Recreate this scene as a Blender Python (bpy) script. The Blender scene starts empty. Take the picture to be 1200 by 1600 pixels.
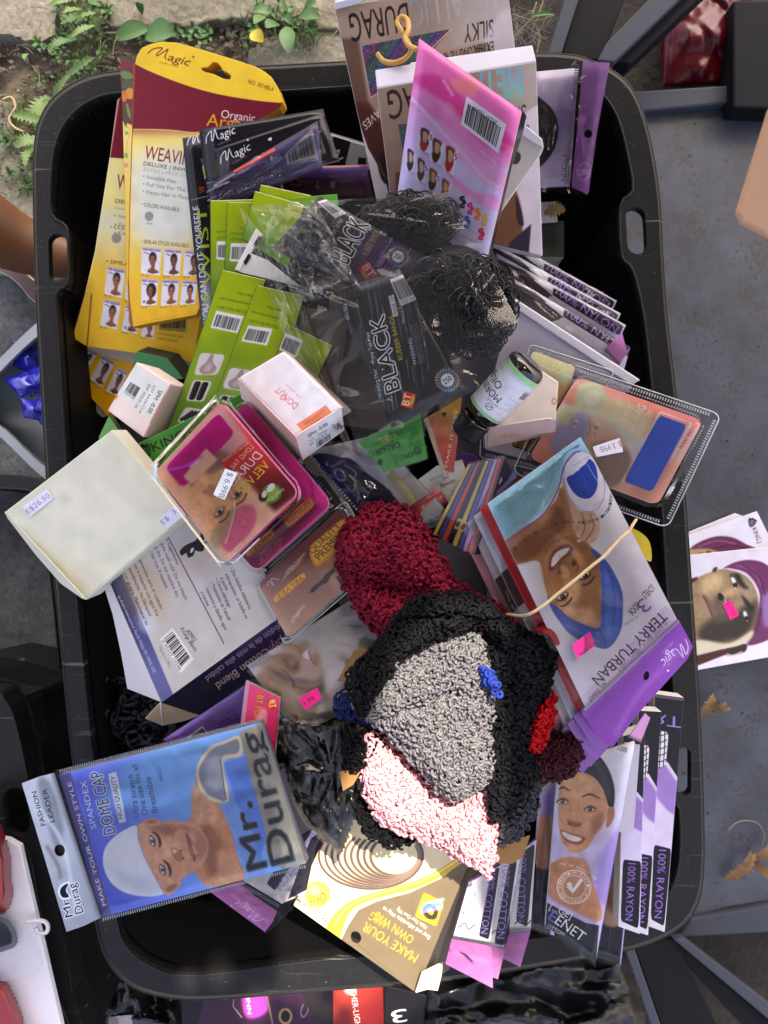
import bpy, bmesh, math, random
import numpy as np
from mathutils import Vector, noise
from mathutils.geometry import tessellate_polygon

random.seed(7); np.random.seed(7)
SC = bpy.context.scene
COL = SC.collection

# ------------------------------------------------------------------ camera, sky, sun, exposure
HC = 0.62                                   # camera height above the rim of the tote, metres
TANV = math.tan(math.radians(36.0))         # half of the tall field of view
K = TANV / 800.0
cam_d = bpy.data.cameras.new('camera')
cam = bpy.data.objects.new('camera', cam_d); COL.objects.link(cam)
cam.location = (0, 0, HC)
cam_d.sensor_fit = 'VERTICAL'; cam_d.sensor_height = 36.0
cam_d.lens = 18.0 / TANV
cam_d.clip_start = 0.02; cam_d.clip_end = 60
cam_d.dof.use_dof = True; cam_d.dof.focus_distance = HC - 0.07; cam_d.dof.aperture_fstop = 14.0
SC.camera = cam
SUN_DIR = Vector((0.20, 0.55, 0.85)).normalized()
SUN_EL = math.asin(SUN_DIR.z); SUN_ROT = math.atan2(SUN_DIR.x, SUN_DIR.y)
world = bpy.data.worlds.new('World'); SC.world = world; world.use_nodes = True
nt = world.node_tree
sky = nt.nodes.new('ShaderNodeTexSky'); sky.sky_type = 'NISHITA'; sky.sun_disc = False
sky.sun_elevation = SUN_EL; sky.sun_rotation = SUN_ROT
sky.air_density = 0.4; sky.dust_density = 5.0; sky.ozone_density = 0.0
bg = nt.nodes['Background']; bg.inputs['Strength'].default_value = 0.15
nt.links.new(sky.outputs[0], bg.inputs['Color'])
sun_d = bpy.data.lights.new('sun', 'SUN'); sun_d.energy = 2.2; sun_d.angle = math.radians(0.5)
sun_d.color = (1.0, 0.93, 0.84)
sun = bpy.data.objects.new('sun', sun_d); COL.objects.link(sun)
sun.location = SUN_DIR * 5
sun.rotation_euler = SUN_DIR.to_track_quat('Z', 'Y').to_euler()
vs = SC.view_settings
SC.display_settings.display_device = 'sRGB'
vs.view_transform = 'Standard'; vs.look = 'None'; vs.gamma = 1.0; vs.use_curve_mapping = False
vs.exposure = 2.6
vs.use_white_balance = True; vs.white_balance_temperature = 7300; vs.white_balance_tint = 10
SC.render.engine = 'CYCLES'
SC.cycles.use_denoising = True
SC.cycles.max_bounces = 8; SC.cycles.transparent_max_bounces = 24; SC.cycles.glossy_bounces = 3
SC.cycles.caustics_reflective = False; SC.cycles.caustics_refractive = False

# ------------------------------------------------------------------ where a photograph point lies at a height z
CAM = np.array([0.0, 0.0, HC])
def W(px, py, z=0.0):
    d = HC - z
    return Vector(((px - 600) * K * d, (800 - py) * K * d, z))

class Plane:
    """the plane through three measured points (px, py, z) of a flat face"""
    def __init__(s, a, b, c):
        A, B, C = (np.array(W(*p)) for p in (a, b, c))
        n = np.cross(B - A, C - A); n /= np.linalg.norm(n)
        if n[2] < 0: n = -n
        s.p0 = A; s.n = n
        u = np.array([1.0, 0, 0]); u -= n * u.dot(n); u /= np.linalg.norm(u)
        s.u = u; s.v = -np.cross(n, u)          # v runs down the picture
    def world(s, P, off=0.0):
        P = np.atleast_2d(np.asarray(P, float))
        r = np.stack([(P[:, 0] - 600) * K, (800 - P[:, 1]) * K, -np.ones(len(P))], 1)
        t = (s.n @ (s.p0 - CAM) + off) / (r @ s.n)
        return CAM + r * t[:, None]
    def local(s, P):
        d = s.world(P) - s.p0
        return np.stack([d @ s.u, d @ s.v], 1)
def flat(z): return Plane((0, 0, z), (1000, 0, z), (0, 1000, z))
def tilt(p, q, r): return Plane(p, q, r)

# ------------------------------------------------------------------ printing: a small painter for the flat print on packaging
_cu = bpy.data.curves.new('type', 'FONT'); _cu.fill_mode = 'NONE'; _cu.resolution_u = 3
_to = bpy.data.objects.new('type', _cu); COL.objects.link(_to)
_TC = {}
def glyphs(body, bold):
    k = (body, bold)
    if k not in _TC:
        _cu.body = body; _cu.offset = bold * 0.02
        dg = bpy.context.evaluated_depsgraph_get(); dg.update()
        ev = _to.evaluated_get(dg); m = ev.to_mesh()
        co = np.zeros(len(m.vertices) * 3); m.vertices.foreach_get('co', co); co = co.reshape(-1, 3)[:, :2]
        e = np.zeros(len(m.edges) * 2, int); m.edges.foreach_get('vertices', e); e = e.reshape(-1, 2)
        ev.to_mesh_clear()
        co = co.copy()
        if len(co):
            co[:, 0] -= co[:, 0].min(); w = co[:, 0].max()
            co[:, 0] /= max(w, 1e-6); co[:, 1] /= 0.69
        else: w = 1
        _TC[k] = (co, e, w / 0.69)
    return _TC[k]

def spline(pts, n=6, closed=True):
    P = np.asarray(pts, float); N = len(P); out = []
    rng = range(N) if closed else range(N - 1)
    for i in rng:
        if closed: a, b, c, d = P[i - 1], P[i], P[(i + 1) % N], P[(i + 2) % N]
        else: a, b, c, d = P[max(i - 1, 0)], P[i], P[i + 1], P[min(i + 2, N - 1)]
        for j in range(n):
            t = j / n
            out.append(0.5 * ((2 * b) + (c - a) * t + (2 * a - 5 * b + 4 * c - d) * t * t + (3 * b - a - 3 * c + d) * t ** 3))
    if not closed: out.append(P[-1])
    return np.array(out)
def ell(cx, cy, rx, ry, rot=0, n=28):
    a = np.linspace(0, 2 * math.pi, n, endpoint=False); r = math.radians(rot)
    x, y = np.cos(a) * rx, np.sin(a) * ry
    return np.stack([cx + x * math.cos(r) - y * math.sin(r), cy + x * math.sin(r) + y * math.cos(r)], 1)
def rrect(x0, y0, x1, y1, r, n=5):
    out = []
    for cx, cy, a0 in ((x1 - r, y1 - r, 0), (x0 + r, y1 - r, 90), (x0 + r, y0 + r, 180), (x1 - r, y0 + r, 270)):
        for i in range(n + 1):
            a = math.radians(a0 + 90 * i / n); out.append((cx + r * math.cos(a), cy + r * math.sin(a)))
    return np.array(out)
def bil(q, uv):
    """quad q = TL TR BR BL, uv in 0..1 (v down)"""
    q = np.asarray(q, float); uv = np.atleast_2d(np.asarray(uv, float)); u = uv[:, :1]; v = uv[:, 1:]
    return q[0] * (1 - u) * (1 - v) + q[1] * u * (1 - v) + q[2] * u * v + q[3] * (1 - u) * v
def rquad(q, r=0.08, n=4):
    """rounded quad"""
    return bil(q, rrect(0, 0, 1, 1, r, n))
def boxblur(a, r):
    r = int(r)
    if r < 1: return a
    for ax in (0, 1):
        p = np.pad(a, [(r + 1, r) if i == ax else (0, 0) for i in (0, 1)], mode='edge')
        c = np.cumsum(p, axis=ax)
        a = (np.take(c, range(2 * r + 1, c.shape[ax]), ax) - np.take(c, range(0, c.shape[ax] - 2 * r - 1), ax)) / (2 * r + 1)
    return a
RES = 1.35
class Canvas:
    def __init__(s, plane, pts, base=(255, 255, 255), res=RES, pad=2):
        s.pl = plane
        L = plane.local(pts) if plane else np.asarray(pts, float)
        pp = np.asarray(pts, float)
        dpx = np.linalg.norm(pp.max(0) - pp.min(0)); dl = np.linalg.norm(L.max(0) - L.min(0))
        s.s = dpx / dl * res                      # canvas pixels per metre
        s.res = res
        s.o = L.min(0) * s.s - pad; e = L.max(0) * s.s + pad
        s.w = int(e[0] - s.o[0]) + 1; s.h = int(e[1] - s.o[1]) + 1
        s.a = np.empty((s.h, s.w, 3), np.float32); s.a[:] = np.array(base, np.float32) / 255
    def tf(s, P):
        P = np.atleast_2d(np.asarray(P, float))
        return (s.pl.local(P) if s.pl else P) * s.s - s.o
    def uvw(s, wpts):
        d = np.asarray(wpts) - s.pl.p0
        c = np.stack([d @ s.pl.u, d @ s.pl.v], 1) * s.s - s.o
        return np.stack([c[:, 0] / s.w, 1 - c[:, 1] / s.h], 1)
    def _mask(s, A, B, soft=0):
        SS = 3
        pad = int(soft * s.res * 2) + 1
        lo = np.minimum(A.min(0), B.min(0)); hi = np.maximum(A.max(0), B.max(0))
        x0 = max(int(lo[0]) - pad, 0); y0 = max(int(lo[1]) - pad, 0)
        x1 = min(int(hi[0]) + pad + 2, s.w); y1 = min(int(hi[1]) + pad + 2, s.h)
        if x1 <= x0 or y1 <= y0: return None
        A = (A - (x0, y0)) * SS; B = (B - (x0, y0)) * SS
        H = (y1 - y0) * SS; Wd = (x1 - x0) * SS
        sw = A[:, 1] > B[:, 1]
        T = np.where(sw[:, None], B, A); U = np.where(sw[:, None], A, B)
        r0 = np.clip(np.ceil(T[:, 1] - 0.5), 0, H).astype(int); r1 = np.clip(np.ceil(U[:, 1] - 0.5), 0, H).astype(int)
        n = np.maximum(r1 - r0, 0); tot = n.sum()
        if tot == 0: return None
        idx = np.repeat(np.arange(len(n)), n)
        rows = np.arange(tot) - np.repeat(np.cumsum(n) - n, n) + r0[idx]
        t = (rows + 0.5 - T[idx, 1]) / np.maximum(U[idx, 1] - T[idx, 1], 1e-9)
        xs = T[idx, 0] + (U[idx, 0] - T[idx, 0]) * t
        ci = np.clip(np.ceil(xs - 0.5), 0, Wd).astype(int)
        g = np.bincount(rows * (Wd + 1) + ci, minlength=H * (Wd + 1)).reshape(H, Wd + 1)
        m = (np.cumsum(g, 1)[:, :Wd] & 1).astype(np.float32)
        m = m.reshape(y1 - y0, SS, x1 - x0, SS).mean((1, 3))
        if soft:
            r = max(1, round(soft * s.res * 0.6))
            m = boxblur(boxblur(m, r), r)
        return m, x0, y0, x1, y1
    def _put(s, mk, col, alpha=1.0):
        if mk is None: return
        m, x0, y0, x1, y1 = mk
        m = (m * alpha)[:, :, None]
        c = np.array(col, np.float32) / 255 if not isinstance(col, np.ndarray) else col[y0:y1, x0:x1]
        s.a[y0:y1, x0:x1] = s.a[y0:y1, x0:x1] * (1 - m) + c * m
    def fill(s, pts, col, soft=0, alpha=1.0):
        P = s.tf(pts); s._put(s._mask(P, np.roll(P, -1, 0), soft), col, alpha); return s
    def blob(s, pts, col, soft=0, alpha=1.0, n=6): return s.fill(spline(pts, n), col, soft, alpha)
    def ell(s, cx, cy, rx, ry, col, rot=0, soft=0, alpha=1.0): return s.fill(ell(cx, cy, rx, ry, rot), col, soft, alpha)
    def line(s, pts, w, col, soft=0, alpha=1.0, curve=False, taper=False):
        P = spline(pts, 8, False) if curve else np.asarray(pts, float)
        T = np.gradient(P, axis=0); N = np.stack([-T[:, 1], T[:, 0]], 1); N /= np.maximum(np.linalg.norm(N, axis=1, keepdims=True), 1e-9)
        hw = np.full((len(P), 1), w / 2.0)
        if taper: hw *= (np.sin(np.linspace(0.15, math.pi - 0.15, len(P))) ** 0.7)[:, None]
        return s.fill(np.concatenate([P + N * hw, (P - N * hw)[::-1]]), col, soft, alpha)
    def grad(s, pts, p0, c0, p1, c1, soft=0, alpha=1.0):
        yy, xx = np.mgrid[0:s.h, 0:s.w].astype(np.float32)
        a, b = s.tf([p0, p1]); d = b - a
        t = np.clip(((xx - a[0]) * d[0] + (yy - a[1]) * d[1]) / (d @ d), 0, 1)[:, :, None]
        t = t * t * (3 - 2 * t)
        c = (np.array(c0, np.float32) * (1 - t) + np.array(c1, np.float32) * t) / 255
        if pts is None: s.a = s.a * (1 - alpha) + c * alpha
        else:
            P = s.tf(pts); s._put(s._mask(P, np.roll(P, -1, 0), soft), c.astype(np.float32), alpha)
        return s
    def text(s, body, p0, p1, h, col, bold=0, alpha=1.0, outline=None, ow=1.5, shear=0.0, up=None):
        """letters from p0 to p1 along the baseline, capital height h, all in photograph pixels"""
        co, e, w = glyphs(body, bold)
        if not len(co): return s
        p0 = np.array(p0, float); p1 = np.array(p1, float); d = p1 - p0; L = np.linalg.norm(d)
        U = np.array([d[1], -d[0]]) / L if up is None else np.array(up, float) / np.linalg.norm(up)
        P = p0 + co[:, :1] * d + co[:, 1:] * h * (U + shear * d / L)
        P = s.tf(P)
        if outline is not None:
            m = s._mask(P[e[:, 0]], P[e[:, 1]], 0)
            if m is not None:
                r = max(1, round(ow * s.res)); mm, x0, y0, x1, y1 = m
                X0, Y0, X1, Y1 = max(x0 - r, 0), max(y0 - r, 0), min(x1 + r, s.w), min(y1 + r, s.h)
                big = np.zeros((Y1 - Y0, X1 - X0), np.float32); big[y0 - Y0:y1 - Y0, x0 - X0:x1 - X0] = mm
                s._put((np.clip(boxblur(big, r) * (2 * r + 1) * 0.9, 0, 1), X0, Y0, X1, Y1), outline, alpha)
        s._put(s._mask(P[e[:, 0]], P[e[:, 1]], 0), col, alpha); return s
    def small(s, p0, p1, h, col, alpha=0.7, words=None):
        """a line of very small type"""
        if words is None:
            L = np.linalg.norm(np.array(p1) - np.array(p0)); n = max(3, int(L / (h * 0.75))); words = ''
            while len(words) < n: words += ''.join(random.choice('aeionrtslcudm') for _ in range(random.randint(2, 8))) + ' '
            words = words[:n].strip()
        return s.text(words, p0, p1, h, col, 0, alpha)
    def bars(s, q, col=(20, 20, 20), n=34, bgc=(240, 240, 240), digits=True, top=False):
        s.fill(q, bgc)
        rnd = random.Random(int(q[0][0] * 7 + q[0][1])); x = 0.07
        a, b = (0.12, 0.80) if digits else (0.08, 0.92)
        if top: a, b = 1 - b, 1 - a
        while x < 0.92:
            w = rnd.choice((0.010, 0.010, 0.018, 0.026)) * 34 / n * 1.2
            s.fill(bil(q, [(x, a), (x + w, a), (x + w, b), (x, b)]), col); x += w + rnd.choice((0.010, 0.014, 0.022)) * 34 / n * 1.2
        if digits and not top:
            A, B = bil(q, [(0.08, 0.97), (0.92, 0.97)]); C = bil(q, [(0.08, 0.84)])[0]
            s.text('0 35227 12248', A, B, np.linalg.norm(C - A), col, 0, 0.8, up=C - A)
        return s
    def script(s, p0, p1, h, col, bold=0.2, w=1.2):
        """the hand-written 'Magic' wordmark: a long sweeping M and sloping letters"""
        p0 = np.array(p0, float); p1 = np.array(p1, float); d = p1 - p0; L = np.linalg.norm(d); x = d / L; U = np.array([x[1], -x[0]])
        f = lambda a, b: p0 + x * a * L + U * b * h
        s.line([f(0, 0.15), f(.1, .75), f(.28, 1.05), f(.2, .4), f(.22, .2), f(.36, .9), f(.40, 1.05), f(.38, .3), f(.42, .1)], w, col, curve=True)
        s.text('agic', f(.44, 0.02), f(.92, 0.02), h * 0.78, col, bold, shear=0.3)
        s.ell(*f(.97, 1.0), h * .09, h * .09, col)
        s.small(f(.3, -.42), f(.72, -.42), h * .22, col, .55, 'collection')
        return s
    def shield(s, cx, cy, r, ang, col, fg):
        a = math.radians(ang); ca, sa = math.cos(a), math.sin(a)
        R = lambda x, y: (cx + (x * ca - y * sa) * r, cy + (x * sa + y * ca) * r)
        s.blob([R(-.85, -.7), R(-.3, -.75), R(0, -1), R(.3, -.75), R(.85, -.7), R(.8, .1), R(.45, .75), R(0, 1.1), R(-.45, .75), R(-.8, .1)], col, n=3)
        s.line([R(-.6, -.5), R(-.55, .2), R(0, .8), R(.55, .2), R(.6, -.5)], r * .12, fg)
        s.blob([R(-.3, -.3), R(0, -.5), R(.3, -.3), R(.25, .3), R(0, .5), R(-.25, .3)], fg, n=3, alpha=.8)
        s.blob([R(-.1, -.1), R(.15, -.1), R(0, .3)], col, n=3)
        return s
    def thumb(s, q, skin=(150, 95, 65), hair=(35, 25, 22), bgc=(236, 232, 240), bar=(196, 176, 214), style=0):
        s.fill(q, bgc); f = lambda *uv: bil(q, uv)
        if bar is not None:
            s.fill(f((0, 0), (1, 0), (1, .12), (0, .12)), bar); s.small(*f((.08, .11), (.92, .11)), np.linalg.norm(f((0, .09))[0] - f((0, 0))[0]), (40, 30, 60), .8)
            s.line(f((.08, .22), (.2, .18), (.28, .24), (.36, .2)), 0.8, (40, 35, 45), curve=True)
        cx = .58
        s.fill(f((.28, .99), (.34, .84), (.48, .78), (cx, .6), (.7, .6), (.7, .78), (.9, .84), (.97, .99)), tuple(c * .88 for c in skin), soft=.6)
        s.fill(f((.2, 1), (.3, .92), (.6, .97), (.92, .9), (1, .95), (1, 1)), (238, 238, 244))
        E = lambda x, y, rx, ry: f(*[(x + rx * math.cos(a), y + ry * math.sin(a)) for a in np.linspace(0, 6.28, 16, endpoint=False)])
        if style == 1: s.fill(E(cx + .04, .42, .30, .28), hair, soft=.7)
        else: s.fill(E(cx, .36, .20, .22), hair, soft=.7)
        s.fill(E(cx - .02 * (style == 1), .47, .155, .21), skin, soft=.8)
        s.fill(E(cx - .05, .43, .06, .10), tuple(min(255, c * 1.25) for c in skin), soft=1.2, alpha=.6)
        for dx in (-.065, .065):
            s.fill(E(cx + dx, .45, .035, .014), (30, 18, 14), alpha=.8); s.fill(E(cx + dx, .415, .045, .009), (30, 18, 14), alpha=.7)
        s.fill(E(cx, .515, .025, .02), tuple(c * .75 for c in skin), soft=.4, alpha=.7)
        s.fill(E(cx, .58, .055, .02), (140, 50, 52), alpha=.9)
        if style != 2:
            s.fill(E(.2, .85, .15, .11), (248, 248, 250)); s.fill(E(.2, .85, .10, .07), (150, 150, 155) if style else (225, 225, 228))
        return s
    def detail(s, pts, amp=.07, soft=2):
        """the uneven tone and grain of a printed photograph inside an outline"""
        mk = s._mask(s.tf(spline(pts, 5)), np.roll(s.tf(spline(pts, 5)), -1, 0), soft)
        if mk is None: return s
        m, x0, y0, x1, y1 = mk; h, w = y1 - y0, x1 - x0; t = np.zeros((h, w), np.float32)
        for cell, a in ((26, .5), (11, .5), (5, .45), (2, .35)):
            g = np.random.normal(0, 1, (h // cell + 3, w // cell + 3)).astype(np.float32); yi = np.arange(h) / cell; xi = np.arange(w) / cell; a0 = yi.astype(int); b0 = xi.astype(int); fy = (yi - a0)[:, None]; fx = (xi - b0)[None]; fy = fy * fy * (3 - 2 * fy); fx = fx * fx * (3 - 2 * fx)
            t += a * (g[a0][:, b0] * (1 - fy) * (1 - fx) + g[a0 + 1][:, b0] * fy * (1 - fx) + g[a0][:, b0 + 1] * (1 - fy) * fx + g[a0 + 1][:, b0 + 1] * fy * fx)
        s.a[y0:y1, x0:x1] *= 1 + (amp * t * m)[:, :, None] * np.array((.9, 1.0, 1.1), np.float32); return s
    def grain(s, amt=0.012, mottle=0.02):
        g = np.random.normal(0, amt, (s.h, s.w, 1)).astype(np.float32)
        m = np.random.normal(0, 1, (max(2, s.h // 24 + 2), max(2, s.w // 24 + 2))).astype(np.float32)
        yi = np.linspace(0, m.shape[0] - 1.001, s.h); xi = np.linspace(0, m.shape[1] - 1.001, s.w)
        y0 = yi.astype(int); x0 = xi.astype(int); fy = (yi - y0)[:, None]; fx = (xi - x0)[None]
        mm = (m[y0][:, x0] * (1 - fy) * (1 - fx) + m[y0 + 1][:, x0] * fy * (1 - fx) + m[y0][:, x0 + 1] * (1 - fy) * fx + m[y0 + 1][:, x0 + 1] * fy * fx)
        s.a = s.a * (1 + g + mottle * mm[:, :, None]); return s
    def image(s, name):
        s.grain()
        img = bpy.data.images.new(name, s.w, s.h, alpha=False)
        px = np.ones((s.h, s.w, 4), np.float32); px[:, :, :3] = np.clip(s.a[::-1], 0, 1)
        img.pixels.foreach_set(px.ravel()); img.update(); img.pack()
        return img

# ------------------------------------------------------------------ materials
def lin(c):
    out = []
    for v in c[:3]:
        v = v / 255.0; out.append(v / 12.92 if v <= 0.04045 else ((v + 0.055) / 1.055) ** 2.4)
    return (*out, 1.0)
_MC = {}
def new_mat(name):
    m = bpy.data.materials.new(name); m.use_nodes = True
    return m, m.node_tree, m.node_tree.nodes['Principled BSDF']
def noise_bump(t, b, scale, strength, dist=0.001, detail=4, coord='Object'):
    tc = t.nodes.new('ShaderNodeTexCoord'); n = t.nodes.new('ShaderNodeTexNoise'); n.inputs['Scale'].default_value = scale; n.inputs['Detail'].default_value = detail
    bp = t.nodes.new('ShaderNodeBump'); bp.inputs['Strength'].default_value = strength; bp.inputs['Distance'].default_value = dist
    t.links.new(tc.outputs[coord], n.inputs['Vector']); t.links.new(n.outputs['Fac'], bp.inputs['Height']); t.links.new(bp.outputs['Normal'], b.inputs['Normal'])
    return n, bp
def mat(name, col, rough=0.5, metal=0.0, coat=0.0, bump=None, vary=0.08, vscale=30.0, spec=0.5, sheen=0.0):
    k = (name, tuple(col), rough, metal, coat, bump)
    if k in _MC: return _MC[k]
    m, t, b = new_mat(name); c = lin(col)
    b.inputs['Roughness'].default_value = rough; b.inputs['Metallic'].default_value = metal; b.inputs['Coat Weight'].default_value = coat
    b.inputs['Specular IOR Level'].default_value = spec; b.inputs['Sheen Weight'].default_value = sheen
    tc = t.nodes.new('ShaderNodeTexCoord'); n = t.nodes.new('ShaderNodeTexNoise'); n.inputs['Scale'].default_value = vscale; n.inputs['Detail'].default_value = 5
    r = t.nodes.new('ShaderNodeMix'); r.data_type = 'RGBA'
    r.inputs[6].default_value = tuple(max(0, x * (1 - vary)) for x in c[:3]) + (1,); r.inputs[7].default_value = tuple(min(1, x * (1 + vary)) for x in c[:3]) + (1,)
    t.links.new(tc.outputs['Object'], n.inputs['Vector']); t.links.new(n.outputs['Fac'], r.inputs[0]); t.links.new(r.outputs[2], b.inputs['Base Color'])
    if bump: noise_bump(t, b, *bump)
    _MC[k] = m; return m
def print_mat(name, canvas, rough=0.45, coat=0.0, metal=0.0, bump=None):
    m, t, b = new_mat(name)
    im = t.nodes.new('ShaderNodeTexImage'); im.image = canvas.image(name); im.interpolation = 'Cubic'; im.extension = 'EXTEND'
    uv = t.nodes.new('ShaderNodeUVMap'); uv.uv_map = 'UVMap'
    t.links.new(uv.outputs[0], im.inputs[0]); t.links.new(im.outputs[0], b.inputs['Base Color'])
    b.inputs['Roughness'].default_value = rough; b.inputs['Coat Weight'].default_value = coat * 0.4; b.inputs['Coat Roughness'].default_value = 0.12; b.inputs['Metallic'].default_value = metal; b.inputs['Specular IOR Level'].default_value = 0.22
    noise_bump(t, b, *(bump or (90, 0.12, 0.0006)))
    return m
def film_mat(name, ior=1.5, rough=0.06, scale=60, bump=0.5, dist=0.004, tint=(1, 1, 1), distort=1.5, haze=0.0):
    if name in _MC: return _MC[name]
    m = bpy.data.materials.new(name); m.use_nodes = True; t = m.node_tree; t.nodes.clear()
    out = t.nodes.new('ShaderNodeOutputMaterial'); tr = t.nodes.new('ShaderNodeBsdfTransparent'); gl = t.nodes.new('ShaderNodeBsdfGlossy'); mx = t.nodes.new('ShaderNodeMixShader'); fr = t.nodes.new('ShaderNodeFresnel')
    tr.inputs[0].default_value = (*tint, 1); gl.inputs['Roughness'].default_value = rough; fr.inputs['IOR'].default_value = ior
    tc = t.nodes.new('ShaderNodeTexCoord'); n = t.nodes.new('ShaderNodeTexNoise'); n.inputs['Scale'].default_value = scale; n.inputs['Detail'].default_value = 3; n.inputs['Distortion'].default_value = distort
    bp = t.nodes.new('ShaderNodeBump'); bp.inputs['Strength'].default_value = bump; bp.inputs['Distance'].default_value = dist
    t.links.new(tc.outputs['Object'], n.inputs['Vector']); t.links.new(n.outputs['Fac'], bp.inputs['Height'])
    t.links.new(bp.outputs[0], gl.inputs['Normal']); t.links.new(bp.outputs[0], fr.inputs['Normal'])
    t.links.new(fr.outputs[0], mx.inputs[0]); t.links.new(tr.outputs[0], mx.inputs[1]); t.links.new(gl.outputs[0], mx.inputs[2]); t.links.new(mx.outputs[0], out.inputs[0])
    if haze:                               # faintly cloudy film
        df = t.nodes.new('ShaderNodeBsdfDiffuse'); df.inputs[0].default_value = (.75, .75, .78, 1); m2 = t.nodes.new('ShaderNodeMixShader'); m2.inputs[0].default_value = haze
        t.links.new(mx.outputs[0], m2.inputs[1]); t.links.new(df.outputs[0], m2.inputs[2]); t.links.new(m2.outputs[0], out.inputs[0])
    _MC[name] = m; return m

# ------------------------------------------------------------------ objects
OFF = {}
def thing(name, label, cat, at, group=None):
    o = bpy.data.objects.new(name, None); COL.objects.link(o)
    o.location = at; o['label'] = label; o['category'] = cat; o.empty_display_size = 0.02
    if group: o['group'] = group
    OFF[o.name] = Vector(at); return o
def tag(o, label, cat, group=None):
    o['label'] = label; o['category'] = cat
    if group: o['group'] = group
    return o
def mesh(name, verts, faces, mats, parent=None, uvs=None, midx=None, smooth=False, kind=None, bevel=0, base=None):
    """one mesh object; verts are world points, stored from its thing's base"""
    V = np.asarray([tuple(v) for v in verts], float)
    if parent is not None: org = OFF[parent.name]
    else: org = Vector(base) if base is not None else Vector(V.mean(0))
    me = bpy.data.meshes.new(name); me.from_pydata((V - np.array(org)).tolist(), [], [list(f) for f in faces])
    o = bpy.data.objects.new(name, me); COL.objects.link(o)
    if parent is not None: o.parent = parent
    else: o.location = org
    OFF[o.name] = org
    for m in (mats if isinstance(mats, (list, tuple)) else [mats]): me.materials.append(m)
    if midx is not None: me.polygons.foreach_set('material_index', midx)
    if uvs is not None:
        l = me.uv_layers.new(name='UVMap'); vi = np.zeros(len(me.loops), int); me.loops.foreach_get('vertex_index', vi)
        l.data.foreach_set('uv', np.asarray(uvs)[vi].astype(np.float32).ravel())
    if smooth: me.polygons.foreach_set('use_smooth', [True] * len(me.polygons))
    if kind: o['kind'] = kind
    if bevel:
        b = o.modifiers.new('bevel', 'BEVEL'); b.width = bevel; b.segments = 2; b.limit_method = 'ANGLE'; b.angle_limit = math.radians(40)
    return o

def slab(name, outline, pl, thick, mtop, mside, parent=None, canvas=None, holes=(), off=0.0, bevel=0, skew=None, base=None, mbot=None):
    """flat piece of card: traced outline on its plane, real thickness below it"""
    rings = [np.asarray(outline, float)] + [np.asarray(h, float) for h in holes]
    T = [pl.world(r, off) for r in rings]; top = np.concatenate(T)
    dn = -pl.n * thick + (np.array(skew) if skew is not None else 0)
    bot = top + dn; n = len(top); faces = []; mi = []
    # wind the outline anticlockwise as seen along the normal
    def area(P):
        L = np.stack([(P - pl.p0) @ pl.u, (P - pl.p0) @ pl.v], 1); return 0.5 * np.sum(L[:, 0] * np.roll(L[:, 1], -1) - np.roll(L[:, 0], -1) * L[:, 1])
    ccw = area(T[0]) < 0
    if not holes:
        f = list(range(n)); f = f if ccw else f[::-1]
        faces += [f, [i + n for i in f[::-1]]]; mi += [0, 1]
    else:
        tri = tessellate_polygon([[Vector(p) for p in r] for r in T])
        for t in tri:
            a, b, c = (top[i] for i in t)
            t = list(t) if np.cross(b - a, c - a) @ pl.n > 0 else list(t)[::-1]
            faces += [t, [i + n for i in t[::-1]]]; mi += [0, 1]
    st = 0
    for k, r in enumerate(T):
        m = len(r); ar = area(r) < 0
        for i in range(m):
            a, b = st + i, st + (i + 1) % m
            f = [a, a + n, b + n, b] if (ar == (k == 0)) else [b, b + n, a + n, a]
            faces.append(f); mi.append(1)
        st += m
    V = np.concatenate([top, bot])
    uv = canvas.uvw(V) if canvas else None
    return mesh(name, V, faces, [mtop, mside], parent, uv, mi, bevel=bevel, base=base)

def grid(name, quad, pl, n, m, mtop, parent=None, canvas=None, dz=None, thick=0.0, mside=None, smooth=True, off=0.0, kind=None, base=None, uvcanvas=None, rim=None):
    """gridded sheet over a quad on a plane, lifted by dz(u, v); thickness closes it underneath"""
    u = np.linspace(0, 1, n + 1); v = np.linspace(0, 1, m + 1)
    uu, vv = np.meshgrid(u, v); uv = np.stack([uu.ravel(), vv.ravel()], 1)
    P = bil(quad, uv); base_pts = pl.world(P)
    h = np.array([dz(a, b) for a, b in uv]) if dz else np.zeros(len(uv))
    top = pl.world(P, h + off)
    idx = lambda i, j: j * (n + 1) + i
    faces = []; mi = []
    q = np.asarray(quad, float); ar = sum(q[i][0] * q[(i + 1) % 4][1] - q[(i + 1) % 4][0] * q[i][1] for i in range(4)); flip = ar < 0
    for j in range(m):
        for i in range(n):
            f = [idx(i, j), idx(i, j + 1), idx(i + 1, j + 1), idx(i + 1, j)]
            faces.append(f[::-1] if flip else f); mi.append(0)
    V = top; UVs = canvas.uvw(base_pts) if canvas else None
    if thick:
        N = len(top); V = np.concatenate([top, top - pl.n * thick])
        if canvas: UVs = np.concatenate([UVs, UVs])
        for f in list(faces): faces.append([i + N for i in f[::-1]]); mi.append(1)
        ring = [idx(i, 0) for i in range(n)] + [idx(n, j) for j in range(m)] + [idx(i, m) for i in range(n, 0, -1)] + [idx(0, j) for j in range(m, 0, -1)]
        for a, b in zip(ring, ring[1:] + ring[:1]):
            f = [a, b, b + N, a + N]; faces.append(f[::-1] if flip else f); mi.append(1)
    return mesh(name, V, faces, [mtop, mside or mtop], parent, UVs, mi, smooth, kind=kind, base=base)

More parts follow.
